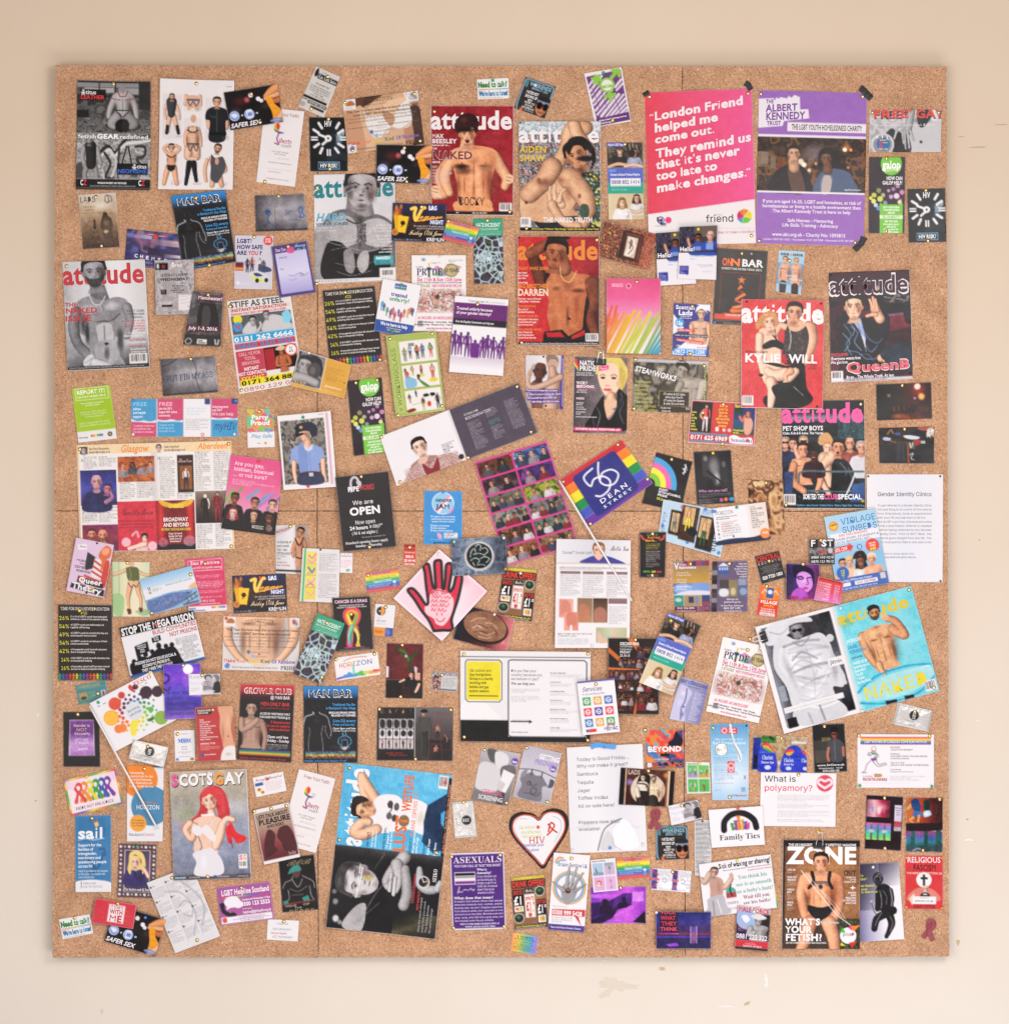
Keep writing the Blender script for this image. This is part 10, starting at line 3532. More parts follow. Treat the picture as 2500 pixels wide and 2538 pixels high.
build(r'''
@D1|card|210,695 450,655 474,808 242,850|teal guesthouse card|small teal guesthouse card with gold lettering, left side|c=1|b68,60
R 0 0 100 100 3f8088
T 6 7 80 20 c0b050 r LAWRENCE HOUSE
L 1 c0b050 4,26 96,26
R 6 42 34 80 a89060
E 20 70 10 8 2a3a38
R 80 46 94 80 e4e4e4
R 83 50 91 76 8a3a50
Z 38 42 62 80 4 c0b050:80
Z 6 90 96 97 1 c0b050:80
@D1|photograph|115,902 400,900 410,1335 120,1335|black framed gender sign photo|dark photograph of a glowing purple gender sign|c=1.2|b41,5
R 0 0 100 100 1e1a1d
P b8a8b8 18,15 84,15 86,80 14,80
G 19 16.5 83 79 v 7a4a90 6a3a80 b890c8 9a6aa8
T 28 23 74 27.6 dcccdc r Gender is
T 36 30 66 35.6 c89878 b NOT
T 30 37.6 74 42 dcccdc r Sexuality
T 31 49 70 53 e0d0e4 b LET'S GET
T 32 54.6 72 58.6 e0d0e4 b IT RIGHT!
T 38 65 66 69 e0d0e4 ki Sparkle
Z 32 70 70 72 1 d8c8dc:80
@D1|flag|325,835 815,580 1010,962 528,1215|white fruit and vegetable flag|white hand flag printed with a rainbow ring of fruit and vegetables|c=2|y97,1 g12,6
R 0 0 100 100 e7e4e8
R 0 0 6 100 e2dfe4
T 68 3 96 11 c85a60 s TESCO
S 70 14 90 15.4 h c8485a e7e4e8 d8c840 e7e4e8 4a78c0 e7e4e8
S 8 12 26 13.4 h 4a78c0 e7e4e8 4a78c0 e7e4e8
'''+'\n'.join(f'E {50+math.cos(a)*r:.1f} {52+math.sin(a)*r*1.1:.1f} {z} = {c}' for k,(a,r,z,c) in enumerate([(i*.52+j*.25,17+j*4.2,2.6-j*.3,['5ab04a','8ac048','d8d040','e8b838','e89038','e8703a','d8483a','a82a38','5a2a48','3a3a68','4a6aa8','3a8a5a'][i]) for i in range(12) for j in range(5)]))+r'''
E 32 22 9 = d8503a
E 46 14 5 = c8403a
C c83a38 60,6 64,4 66,14 63,18 60,12
E 69 12 4 = 4a1c28
E 79 30 9 = 3a1c30
E 94 38 8 = 3a2030
E 18 42 11 = f0a830
E 18 42 9 = f4b840
E 20 66 6 8 e87838
E 26 68 6 8 e88040
C e8d848 32,86 40,66 52,64 50,72 38,90
E 82 84 10 = 8ab04a
E 68 78 5 3 3a6a30
E 74 62 4 = 5ab050
E 52 50 13 = d4d8e0
T 43 44 61 48.6 6a6a78 r Bursting
T 43 52 61 56.6 6a6a78 r with Pride
@D1|photograph|908,528 1200,518 1216,950 922,962|purple neon notice photo|purple-lit photograph of a door notice and round lamp|c=1.3|b53,3
G 0 0 100 100 v 5a3ab0 8a50d0 5a4ab8 4a3a98 8a6ac0
G 50 20 100 60 h b070e0:0 c080e8
E 66 11 19 12 e8a0f0:80 70
E 66 10 15 10 fdf4fc 25
K 6 3a2a80 4,18 14,22 12,30 2,34
K 5 3a2a80 0,44 10,48 16,42
'''+'\n'.join(f'T 6 {y} {x} {y+4.6} 2e2a60 s {t}' for y,x,t in ((50,70,'IF YOU ARE'),(60,50,'RACIST,'),(69.6,88,'HOMOPHOBIC'),(79,98,'OR AN ASSHOLE'),(88,94,"...DON'T COME IN")))+r'''
@D1|card|1106,602 1354,600 1358,760 1112,770|upper kissing couple card|small kissing couple card with blue lettering, over purple notice photo|c=1|b44,7
=lovesex
@D1|card|988,1050 1150,1044 1156,1290 996,1295|white blue-logo card|small white card with blurred blue capital logo|c=1|b17,12
R 0 0 100 100 e7e4e8
T 30 10 68 14 9a98a0 r HORIZON
E 48 34 38 12 8ab0e8:80 80
T 16 27 82 40 3a68b8 s MSM
TC 48 50 5 8a8890 r60 Blackpool City|Drop-in Clinic|Sexual Health
TC 48 68 5 8a8890 r60 Last Wednesday of each month|5pm - 7pm||No Appointment Necessary
E 12 93 7 = 5a7ac0
C b06a3a 74,96 82,88 92,90 94,96
@D1|leaflet|1160,865 1455,850 1480,1275 1185,1290|red sauna complex leaflet|red leaflet listing facilities beside a bare torso|c=1.3|b46,6
R 0 0 100 100 b83a3c
P 2a2022 4,4 46,4 40,14 4,14
T 6 5 42 8 e4dcdc k ENGLAND'S LARGEST
T 6 9.4 34 12.4 e4dcdc k SAUNA COMPLEX
TL 8 22 4 ecdcdc b56 • Cafe Bar|• Full Restaurant Menu|• Large TV Lounge|• Sauna, Steam Room, Health Spa|• 24 Plus Private Cabins|• Video Cruising Zone|• Fantasia Chillout Lounges|• Free Sunbed|• Treatment Room offering Massage|& Beauty Treatments
T 8 66 48 69 ecdcdc b OPENING TIMES
Z 8 70 58 80 4 ecdcdc:80
R 8 85 16 91 3a5aa8
T 18 86 48 89 ecdcdc b Join us on Facebook
C d8a080 62,0 100,0 98,20 92,40 96,60 98,80 72,80 66,60 62,40 64,20
E 84 30 10 20 e8b898:70 90
E 96 40 5 30 b87858:70 80
E 70 50 5 26 b07050:70 80
E 83 56 2 1.4 6a3a28
C e4dcdc 70,78 100,76 104,104 62,104
Z 74 86 94 92 3 8a888c:80
@D1|flyer|1512,682 1938,695 1912,1302 1484,1278|red club night flyer|red and black club flyer with a bare-chested man|c=1.6|r46,3
G 0 0 100 24 v c8343a b02c32 3a161a 1c181b
R 0 23 100 100 1c181b
T 7 5 95 12 f0e8ea h GROWLR CLUB
T 8 5.6 94 11.4 b02c32 b GROWLR CLUB
T 56 14.6 92 18.6 e8e0e2 b @ MAN BAR
T 38 23 92 27.6 d8343a b MEN ONLY BAR
T 38 29.6 92 31.4 a82c30 b with an attitude free cruisy feel
T 38 36.6 94 39.4 e8e4e6 b ACCESS BY WRISTBAND ONLY
T 38 41 94 43.8 e8e4e6 b PURCHASED FROM THE BAR @ £2
TR 94 47 4.7 d8343a b84 5 themed areas|for you to explore|well stocked bar
T 54 66 92 69.4 e8e4e6 b Open until late
T 54 71 94 74.4 e8e4e6 b Friday - Sunday
Z 54 77 92 85 4 d0ccce:90
W 24 44 23 84 16 b08c7c
A b08c7c 4,48,7 8,60,6 26,52,6 34,46,4
A a07c6c 44,52,6 50,68,5 48,84,4.6
F 22 32 8.6 b89484 1c1618 s
G 3 84 97 94 v 2a2c6a:0 4a50b0:80 38a070:80 d8cc40:90 e06a30:90 8a2420:30
T 4 96 90 98 c8343a b GROWLR - 22 Dickson Road - Blackpool - FY1 2AT
@D2|flyer|165,700 594,700 592,1302 166,1305|upright silhouette bar flyer|upright black and blue bar flyer with male silhouette in lower half|c=1.4|l51,2
=manbar
@E1|card|115,235 532,140 592,420 178,520|rainbow ribbons card|rainbow-bordered laminated card of six coloured ribbons|c=1.6|y44,6
G 0 0 100 100 d 8a4ab0 e8d040 e8803a 5ab04a e8d040 d8504a 5a5ac0 e8d040 e8803a 5a9a4a 8a4ab0
R 0 30 4 50 5ab04a
R 96 20 100 40 e8803a
R 4 6 96 94 eedce6
G 4 6 96 30 h e8c0d8:80 eedce6:0 e8c0d8:70
'''+'\n'.join(f'C {c} {x-3},24 {x+2},16 {x+8},18 {x+10},30 {x+6},44 {x+14},66 {x+8},72 {x+1},50 {x-4},70 {x-10},66 {x-3},44 {x-6},32\nC eedce6 {x-1},28 {x+3},24 {x+6},30 {x+2},38' for c,x in (('7a3a98',76),('3a58a8',65),('3a9a3a',54),('e0d040',43),('e88a4a',32),('d84a40',22)))+r'''
T 12 80 84 88 5a4a54 r PRIDE NOT PREJUDICE
@E1|leaflet|616,118 908,124 900,716 618,716|orange and blue circles leaflet|white leaflet with large orange and blue circles, under flag stick|c=1.6|b48,4
R 0 0 100 100 e4e2e7
R 0 0 100 2 243454
E 34 18 50 = e8842c
E 66 53 54 = 4884ac
E 31 76 23 = eaa040
TL 7 8 4.4 f0e0d4 b80 Volunteering|opportunities for the|Assertive Outreach,|Harm Reduction and|Sexual Health Service
T 26 52 90 57.6 e8eef2 r HORIZON
K 2 d87050 36,50 60,48 82,50
TC 31 71 3.4 7a5a34 r74 Do Something|New and Reach|Your Potential!
T 6 89 46 92.6 5a5a64 r Blackpool
T 46.5 89 76 92.6 c05a78 r Council
@E1|leaflet|210,515 494,508 496,1114 214,1116|blue sail leaflet|blue leaflet with white sail lettering, under the ribbons card|c=1.3|b46,4
R 0 0 100 100 3c7cb0
C e6e4e8 0,87 30,84 60,84 100,88 100,100 0,100
R 10 4 85 34 3474a8
T 8 16 79 30 e8ecf2 k sail
K 3 a8c4dc 10,32 30,30 50,32 80,30
P e8c078 52,10 62,8 66,12 58,17
L 2 d8603a 50,6 54,9
L 2 d8603a 60,5 60,8
C 2a5c8c 28,56 34,52 46,60 58,68 46,70 40,62
K 5 2c5f90 36,72 46,76 66,66 78,50
K 5 2c5f90 68,44 80,44 82,52
TL 8 36.6 5.5 ecf0f6 b86 Support for the|families of|transgender,|non-binary and|questioning people|across NI
TL 8 71 4 d0e0ee ri80 Help & guidance for people|of all ages, no matter the|circumstances
T 14 87 58 89.6 7a7880 r ◔ sailni.com
T 14 91.4 76 94 8a8890 r ☎ 028 95 320 023
@E1|flyer|553,730 854,740 842,1165 540,1155|glamour frame flyer|dark flyer of a blonde performer framed in white bulbs|c=1.2|g49,5
R 0 0 100 100 5a4248
R 16 12 84 90 d8ccd0
G 18 13 82 89 v 4a4060 6a5068 3a3450
U 44 34 10 ecc0b0 e4c878 lw 3a3068
C e8cc80 28,34 30,18 48,12 66,20 72,40 66,56 60,44 60,30 44,20 36,30 34,56 26,50
A ecc0b0 80,60,5 72,50,5 66,44,4
K 3 2a2448 42,50 52,66 62,50
T 18 82 82 87 ece4ea s The hostess and dj Zoe
'''+'\n'.join(f'E {6+i*10.9:.1f} {6 if 1 else 0} {3.4 if i%2==0 else 2} = e8e2e4\nE {6+i*10.9:.1f} 94 {3.4 if i%2==0 else 2} = e8e2e4' for i in range(9))+'\n'+'\n'.join(f'E 7 {14+i*8} {3.4 if i%2 else 2} = e8e2e4\nE 93 {14+i*8} {3.4 if i%2 else 2} = e8e2e4' for i in range(10))+r'''
@E1|notice|775,1040 1129,905 1354,1460 1000,1595|closely printed text sheet|white sheet of faint printed columns, under the red-haired woman's magazine|c=2 m=matte|b52,6 b52,94
R 0 0 100 100 dedbde
K 5 a8a8b0:60 66,14 86,34 92,56 74,78
K 4 a8a8b0:60 30,20 60,30 70,60 50,86
K 3 9a9aa2:60 44,44 60,40 70,50 60,62 48,56
L 1 c0a8b0 35,8 35,92
L 1 c0a8b0 68,8 68,92
'''+'\n'.join(f'E {4+c*33} {8+r*21} 2 = 3a3a40\nZ {8+c*33} {7+r*21} {14+c*33} {9+r*21} 1 6a6a70\nZ {3+c*33} {11+r*21} {31+c*33} {25+r*21} 7 8a8a92:55' for r in range(4) for c in range(3))+r'''
@E1|magazine|956,168 1560,142 1596,1000 990,1020|red-haired woman cover|magazine with red-haired woman in white holding red heels|c=1.6 pages=3|w51,2 b44,97.5
G 0 0 100 100 v b0a494 a09a90 9498a8 8a90a4 6a6c7c
E 20 40 30 12 a0a078:60 100
E 80 34 26 10 c8c4cc:60 100
E 16 50 14 6 c08a80:50 100
R 0 95.6 100 100 5a585e
T 2.6 4 12 14 403c40 h S
T 2 3 11 13 e05a98 h S
T 12.6 4 57 14 403c40 h COTS
T 12 3 56 13 ece8ea h COTS
T 58 4 71 14 403c40 h G
T 57.4 3 70.4 13 e89a40 h G
T 72 4 97 14 403c40 h AY
T 71.4 3 96 13 ece8ea h AY
C b83a40 38,24 44,17 56,14 68,18 74,28 76,40 72,48 62,44 58,34 48,44 34,48 24,46 34,40 38,32
A e8bca8 52,38,5 53,44,7
C e8bca8 28,46 40,42 54,42 66,46 66,54 56,58 54,66 58,76 30,76 28,64 22,56
A e4b49e 24,48,5 18,54,4.6 26,62,4.6 30,50,4
A e8bca8 66,50,5 62,62,5 56,70,5 58,62,4 70,46,4 80,46,3.6
C e4dce0 26,52 34,50 40,56 34,60 28,57
C e4dce0 38,54 46,50 56,60 54,66 44,60
K 3 d8d0d4 54,46 50,52
L 5 ece6e8 40,41 54,40.6
N 30 58 46 74 5 5 3a4a5a:0 5a6a78 8a7a78
K 2 4a5a68 34,60 38,70 34,74
C dcd8e0 26,76 42,72 52,72 64,84 62,96 28,96 30,84
E 40 84 6 10 ece8f0:70 80
F 50 27.6 8.6 e8bca8 b83a40 wn -12
C c8444a 40,25 42,18 54,15 66,20 70,32 68,40 62,30 52,22 46,24
C d83a40 70,54 78,50 84,58 96,62 94,66 84,68 78,62 76,68 72,66
K 3 d83a40 74,54 76,48 80,54
L 2 8a2a30 76,64 78,72
R 85 78 96 91 e4e0e2
T 86 79 90.4 83 e05a98 k S
T 90.6 79 95 83 e89a40 k G
H 85.6 84 95.4 90
T 2 96.6 16 98.6 9ad0e8 k twitter
T 20 97 34 98.4 c8c4c8 r @scotsgaymag
R 52 96.4 55 98.8 3a5aa0
T 56 97 72 98.4 c8c4c8 r ScotsGay Magazine
T 83 97 97 98.4 c8c4c8 r scotsgay.co.uk
@E1|card|1604,215 1844,165 1874,318 1634,370|white sunflower card|small white card with sunflower and maroon script|c=1|r47,22
R 0 0 100 100 e7e4e7
T 6 10 94 24 8a2a4a ci Lovingly Lindafied
R 4 32 30 48 3a5aa0
Z 36 36 92 84 6 d8a8b0:80
E 14 66 7 10 e8a83a
E 14 66 3 4 5a3a20
E 24 82 6 9 e8a83a
E 24 82 2.6 4 5a3a20
@E2|leaflet|130,145 418,222 262,808 -26,731|tilted church leaflet with rainbow bird|white church leaflet with rainbow bird, tilted right in lower half|c=1.6 m=matte|w58,28
=liberty
@E2|flyer|-32,850 248,818 288,1252 0,1277|black bear drawing flyer|black flyer with a chalk drawing of a burly man in teal cap|c=1.2|
G 0 0 100 100 v 1c181a 221e20
T 20 6 86 16 8a7a60 ci BOB
K 2 9a9294 6,56 14,46 30,42 36,36
K 2 9a9294 94,60 90,48 72,40 62,36
K 2 9a9294 20,60 22,74 16,80
K 2 9a9294 80,56 82,72 88,80
K 2 9a9294 34,42 48,56 62,42
K 1.6 8a8284 26,58 48,64 72,56
K 1.6 8a8284 30,70 60,70
E 46 30 11 9 5a3a38
C 3a8a80 26,26 36,18 54,16 60,26 40,28 24,31
N 34 40 62 56 4 5 221e20:0 5a4a4a 221e20
P 3a8a80 56,76 74,72 78,82 62,84
P 3a8a80 4,80 18,78 18,86 6,88
L 3 8a3a34 4,86 90,82
T 10 87 40 91 a89a80 b HOME
T 58 86 76 90 a89a80 b OF
T 34 92 54 95 a89a80 b THE
T 18 96.6 88 102 8a7a60 b BEARS
@E1|flyer|1608,472 1890,407 1982,835 1698,898|kissing silhouettes flyer|maroon flyer with two kissing silhouettes, tilted left|c=1.4|b3,2 b50,4 b92,5
R 0 0 100 100 e4e0e2
G 2 7 98 94 v a89080 a88878 8a3a40 5a2028
T 7 12 92 18 1f1a1c k LETS TALK ABOUT
T 9 20.6 96 29.6 1f1a1c h PLEASURE
T 28 32 76 37 1f1a1c k AND RISKS
C 4a1c22 20,50 30,40 42,44 46,54 38,70 44,80 10,88 12,64
C 4a1c22 84,40 64,40 54,48 50,56 58,68 64,84 96,84 94,56
T 72 86 92 92 a88a8c b bdp
@E1|flyer|526,1208 928,1330 842,1620 440,1498|lower dark lights flyer|dark condom flyer with glowing lights, under the red starts card|c=1.3|l62,10
=safersex
@E1|card|378,1158 698,1210 672,1400 346,1350|red slogan card|red folded card with white slogan, over dark condom flyer|c=3 t=1|b54,9
R 0 0 100 100 d03a4a
'''+'\n'.join(f'L 2.4 e0503a {52+math.cos(a)*28:.1f},{52+math.sin(a)*42:.1f} {52+math.cos(a)*33:.1f},{52+math.sin(a)*49:.1f}' for a in [i*.45 for i in range(14)])+r'''
R 35 14 74 86 ece4e6
T 39 18 70 30 c8303c b IT STARTS
T 39 34 70 52 c8303c k WITH
T 39 57 70 82 c8303c h ME
@D1|sachet|672,1118 952,1178 912,1338 632,1270|beige foil sachet|beige foil sachet with round black logo, under the flag|c=1 m=foil p=3 t=.4|b43,19
=sachet
@D4|sachet|1282,828 1558,895 1525,1060 1243,1000|silver foil sachet by the open magazine|silver foil sachet with round black logo, below the turquoise cover|c=1 m=foil p=3 t=.4|b52,22
=sachet
@E2|sachet|1498,395 1530,680 1355,695 1332,408|upright silver foil sachet|silver foil sachet turned on end beside the sideways magazine|c=1 m=foil p=3 t=.4|b3,45
=sachet
@E3|condom_packet|1122,924 1440,950 1428,1122 1112,1096|union flag foil packets|pair of joined silver packets printed with union flags|c=1 m=foil p=2 t=.4|b53,10
R 0 0 100 100 d8d6dc
P 3a3a80 2,4 16,4 16,94 2,94
L 5 ece8ee 0,50 20,50
L 4 c8303a 0,50 20,50
L 3 c8303a 0,4 18,30
L 3 c8303a 0,96 18,66
P 3a3a80 54,4 66,4 66,94 54,94
L 5 ece8ee 53,50 68,50
L 4 c8303a 53,50 68,50
L 3 c8303a 54,8 66,30
L 3 c8303a 54,92 66,66
L 3 ece8ee 51,0 51,100
E 34 50 10 = e6e4ea
E 80 50 10 = e6e4ea
J 34 52 5 1.4 6a6a90
J 80 52 5 1.4 6a6a90
@E1|card|82,1330 326,1288 354,1440 112,1490|lower need to talk card|small white card with green and blue slogans, bottom left corner|c=1 m=matte|b50,6
=need
@E1|flyer|1320,1080 1742,1032 1778,1325 1354,1380|purple telephone helpline flyer|purple helpline flyer with telephone and white speech bubbles|c=1.4|b46,8
R 0 0 100 100 a85a98
T 8 10 97 24 f0e6f0 k/-1 LGBT Helpline Scotland
G 6 28 96 31 h d84a48 e8a040 d8d840 5ab0a0 5a6ac0 a05a90 d84a48
T 44 37 97 42 f0e0ee k Tuesdays and Wednesdays 12-9pm
T 42 46 96 56 f4ecf4 k 0300 123 2523
T 44 62 62 65 f0e0ee b Email Support
T 44 69 96 76 f4ecf4 b helpline@lgbthealth.org.uk
E 26 42 15 15 ece6ee
E 37 50 9 10 ece6ee
P ece6ee 16,52 24,56 14,62
K 10 26222a 7,48 9,64 20,76 28,78
C 26222a 3,44 10,42 12,52 5,54
C 26222a 22,70 30,72 30,84 21,82
R 3 80 97 97 ece6ee
C d8503a 5,84 12,82 13,92 7,94
Z 24 83 94 95 3 6a586a:80 c
@E1|card|1725,1328 1972,1340 1960,1505 1715,1490|white word cloud card|small white card with red sexual health word cloud|c=1|b52,8
R 0 0 100 100 e7e4e7
T 30 14 66 24 9a98a0 r HORIZON
T 12 60 64 70 c8485a r Sexual Health
T 18 78 32 88 c8485a r STI
Z 36 78 84 88 2 5a6a98:80
Z 18 40 80 52 2 8a8a90:80
@E2|magazine|490,95 1338,195 1200,1480 342,1388|open sideways magazine|magazine opened sideways, blue cover above and watch advert below|c=6 pages=6|b5,3 b3,47 r94,5 b93,48
R 0 0 100 50 5aa8d4
R 0 50 100 100 1a181b
G 0 50 100 56 v 4a484c 1a181b
G 0 0 100 20 v 70b4dc:60 5aa8d4:0
T 4 2 23 49.5 ece8ec ku^ attitude
A dcac90 32,20,5 22,12,5 17,7,4 20,16,4 26,22,4
C e4e0e4 34,18 50,16 60,20 66,17 80,20 84,30 80,38 66,36 52,38 40,40 30,38 28,28
A dcac90 36,38,5 24,42,5.4 16,41,5 22,35,5 28,34,4
F 23 26.5 7 d8a888 261f1e n -80
C 261f1e 10,26 12,20 20,19 26,21 20,23 15,26 16,31 12,31
K 3 5a5a60 44,22 48,24 45,28
E 46 22 2.6 2.4 4a484c
E 52 23 2.4 2.4 5a585c
E 46 29 2.6 2.2 6a686c
E 51 30 2.4 2.2 4a484c
P 203a58 80,20 100,10 104,40 96,47 80,42 78,30
P 5aa8d4 93,24 104,18 104,38 94,30
P 24405e 80,34 98,44 92,50 78,42
T 57 3 65 25 e0703a k^ WESTLIFE
T 53 28 63 50 e0703a k^ LUST
E 60 31 5 3.6 8a7a60
T 67 13 70.6 40 e07840 r^ SHANE OPENS UP
E 75 28 5 6 c8bca4:70 80
T 28 40 30.4 49 1c3a58 b^ MAX IMPACT
T 32 39 34 49 e8f0f6 b^ my nomad
T 35 39 37 49 e8f0f6 b^ more NAKED
T 43 36 45 50 1c3a58 b^ DRESSED TO THRILL
T 46 38 48 49 e8f0f6 b^ 14 pages of
T 49 37 51 49 e8f0f6 b^ mind up fashion
T 67 41 69.4 50 1c3a58 b^ HEAVEN HITS 21
T 70 37 72 50 e8f0f6 b^ the gay superclub
T 73 40 75 50 e8f0f6 b^ comes of age
T 80 42 82.4 50 1c3a58 b^ PEOPLE WITH
T 84 40 86 50 e8f0f6 b^ Davina Cooper
T 90 42 92 50 e8f0f6 b^ Joan Rivers
H 88 1 97 9
R 97 2 100 50 1c1a1e
T 97.6 6 99.4 48 e08a5a b^ Jackie Collins • Kathy Burke • Jones Disease
F 25 70 12 c0bcbe 4a4648 n -82
C 141215 42,56 50,66 50,84 34,92 30,88 40,82 45,74 40,62
K 5 d8d8dc:80 27,62 26,72 24,80
K 2 e8e8ea 25,60 24,76
E 33 68 5 2 a89a50:90 60
E 16 62 9 4 2a282c:80 90
E 12 72 5 8 3a383c:70 90
C a8a4a6 24,86 34,84 32,100 14,98
A a8a4a6 64,53,6 56,60,5 50,68,4 52,72,3
A b0acae 58,58,6 62,68,3 60,74,2
A a09c9e 66,60,4 70,74,5 68,82,5
A b4b0b2 54,64,2 54,74,1.8
A bcb8ba 58,66,2 58,76,1.8
K 2 8a888c:80 34,88 44,74 56,66
K 2 8a888c:70 26,96 40,86 46,82
K 2 7a787c:70 38,62 46,52
E 6 84 3.4 2.6 a8a4a8:80 60
E 8 94 4 3 d8d4d8:90 60
E 4 78 3 2 a8a4a8:70 60
E 12 96 3 2 a8a4a8:80 60
G 60 86 100 100 d 1a181b:0 8a8458:50 2a2a20:40
T 75 62 77 80 c83a40 k^ IF YOU'RE GOING TO CREATE ELECTRICITY,
T 80 72 82 84 c83a40 k^ WHY WASTE IT?
Z 84 78 85 96 1 8a888c
'''+'\n'.join(f'T {83+i*3.4:.1f} {76+i*2} {84.8+i*3.4:.1f} 97 a8a4a8 r^ {t}' for i,t in enumerate(['Wear the watch charged','every time you move','The Seiko Kinetic','No need to change'])) +r'''
T 92 58 95.4 66 e4e0e4 s^ SEIKO
A a8a8ac 79,59,2.6 80,64,4 82,68,5 89,71,4.4 97,70,3.4
A a8a8ac 97,70,3.4 99,66,2.4
E 84 66.6 5.6 = c8c8cc
E 84 66.6 4.4 = 26242a
L 2 e0dce0 84,66.6 82,64
L 2 e0dce0 84,66.6 87,66
K 2 c8803a 86,64 88,67 86,69
@E2|poster|1316,812 1740,798 1758,1405 1336,1416|purple asexuals poster|purple hand-lettered poster with striped flag, right of sideways magazine|c=1.6 m=matte|b3,4 b93,4 b2,97 b96,97
R 0 0 100 100 e4dee6
R 2 2 98 98 53307c
T 6 5 96 13 d8ccdc s ASEXUALS
T 7 15.4 94 18.4 e0d8e8 b YOU CAN CALL US "ACE" FOR SHORT
R 7 25 46 41 e4e0e6
S 8 26 45 40 v 1c1a1e a09ca4 e4e0e6 7a3a88
K 2 d8d0e0 12,52 16,44 14,50 22,50
T 22 45 44 48.6 d8d0e0 ci our flag
TL 49 20.4 4.4 ece6f0 b90 What is|Asexuality?
TL 49 29.6 4.2 d8cce4 r62 It's an orientation and|just like being gay, bi,|straight, or pan it's an|innate trait. An asexual|doesn't feel sexual|attraction to others.
T 5 56.6 78 60 ece6f0 b What does that mean?
T 5 61.6 95 64.0 d8cce4 r It means that where others feel sexual
T 5 65.8 95 68.2 d8cce4 r attraction towards men, women, and/or
T 5 70.0 95 72.4 d8cce4 r anybody else, we don't. Imagine a spectrum
T 5 74.2 95 76.6 d8cce4 r from black to white: non-asexuals on one
T 5 78.4 95 80.8 d8cce4 r end and us on the other. Demisexuals and
T 5 82.6 95 85.0 d8cce4 r grey-aces, who fall into a grey area, are
T 5 86.8 78 89.2 d8cce4 r also included under the ace umbrella.
T 14 91.4 88 93.6 ece6f0 s VISIT US FOR MORE INFORMATION AT
T 24 95 80 97 ece6f0 s WWW.ASEXUALITY.ORG
@D2|leaflet|1570,1178 1872,1232 1775,1648 1486,1595|cervical screening leaflet|grey leaflet with pink and white screening title|c=1.4|b8,5 b93,94
G 0 0 100 100 v b8b4b8 9a969c 8a868c 6a6668
C 5a5658 14,4 30,0 56,8 50,20 30,24
C d8d4d8 36,6 60,4 74,14 70,30 48,34
C d0ccd0 4,30 40,28 64,44 60,76 20,80 0,70
C 6a666a 60,30 90,24 100,40 84,60 64,50
P e4e2e2 66,34 98,40 84,78 62,70
P c8c4c4 60,54 80,60 72,76 58,70
R 66 76 84 100 4a4648
E 90 16 9 = 6a4aa8
T 84 14 96 19 ece8f0 k here
R 0 88 64 100 7a7678
T 22 76 78 84 d86090 b CERVICAL
T 16 87 82 95 e4e2e4 b SCREENING
@D3|leaflet|130,1162 420,1228 322,1642 30,1572|getting pregnant leaflet|lilac-grey leaflet with baby clothes on a washing line|c=1.4|b6,5 b92,94
G 0 0 100 100 v b4b0bc c8c4d0 a8a4ae
T 44 10 98 19 ece8f0 k GETTING
T 36 21 98 30 9a84c8 b PREGNANT
E 87 32 9 = 6a4aa8
T 81 30 93 35 ece8f0 k here
K 2 4a464e 0,46 30,42 60,42 100,48
C 7a7680 22,52 36,47 46,51 62,50 74,58 82,66 70,70 76,92 64,98 14,96 16,74 8,62
C 8a8690 14,46 22,44 20,56 10,60 8,54
C 5a5660 86,52 98,54 96,66 84,68 86,60
L 3 4a464e 34,42 34,52
L 3 4a464e 62,42 62,52
K 2 4a464e 34,66 44,72 54,66
J 34 68 5 2 4a464e
J 50 80 8 2 4a464e
K 2 4a464e 26,88 40,86 60,88 68,80
@E3|heart_card|0,470 470,452 480,925 8,945|heart-shaped card|laminated heart-shaped card with black border and handwriting|clip=heart q=.45 c=1 t=.8|r49,30
R 0 0 100 100 e6e3e6
'''+"K 13 242022 {0}\nK 3 d8604a {1}".format(*(' '.join(f'{50+(x-50)*k:.1f},{46+(y-46)*k:.1f}' for x,y in HP+HP[:1]) for k in (.96,.87)))+r'''
TL 17 27 8 c0cc4a r76 34 million
TL 20 35 8 c0cc4a r76 are affected
TL 22 42 8 c0cc4a r76 not just you!
T 33 46 60 57 c84a48 r HIV
K 4 c84a38 66,38 70,24 76,28 72,36 64,44
K 4 c84a38 66,26 72,34 80,40
TL 20 57 7 4a5ab0 ri80 remember your
TL 26 65 7 4a5ab0 ri80 not alone
K 2 a8c8d0 10,22 14,16 22,15 30,16
K 2 a8c8d0 9,30 13,42 21,54
K 2 a8c8d0 74,13 84,18 88,28 84,42 75,56
@E3|notice|456,-24 1052,-54 1090,790 486,812|white sale notice|large torn white sale notice hung by blue tape|c=3.4 m=matte|w3,97 w95,94 l52,96
R 0 0 100 100 e4e2e6
G 0 0 100 100 h e0dee2 e6e4e8 dcdae0 e4e2e6
K 7 d4d2d8:60 10,76 50,72 90,78
'''+'\n'.join(f'T {x} {y} {e} {y+3.1} 6a686e r {t}' for y,x,e,t in ((10.3,12,82,'Today is Good Friday...'),(16.6,12,80,'Why not make it great?'),(24.2,12,40,'Sambuca'),(32,12,34,'Tequila'),(39.6,12,29,'Jager'),(46.8,12,52,'Toffee Vodka'),(54.3,12,60,'All on sale here!'),(69.6,12,66,'Poppers now also'),(76,12,40,'available!')))+r'''
K 2.4 5a565a 36,98 40,88 46,78 58,72 68,69
C d0ced4 40,98 42,88 50,80 58,88 60,96
C eceaee 56,84 60,76 72,70 84,80 88,96 64,98 58,94
K 1.6 a8a4a8 56,86 58,94 66,98
@E3|photograph|882,134 1308,162 1290,444 865,424|sepia drawn couple photo|photograph of a round painting of two men, over the sale notice|c=1.5|b51,4
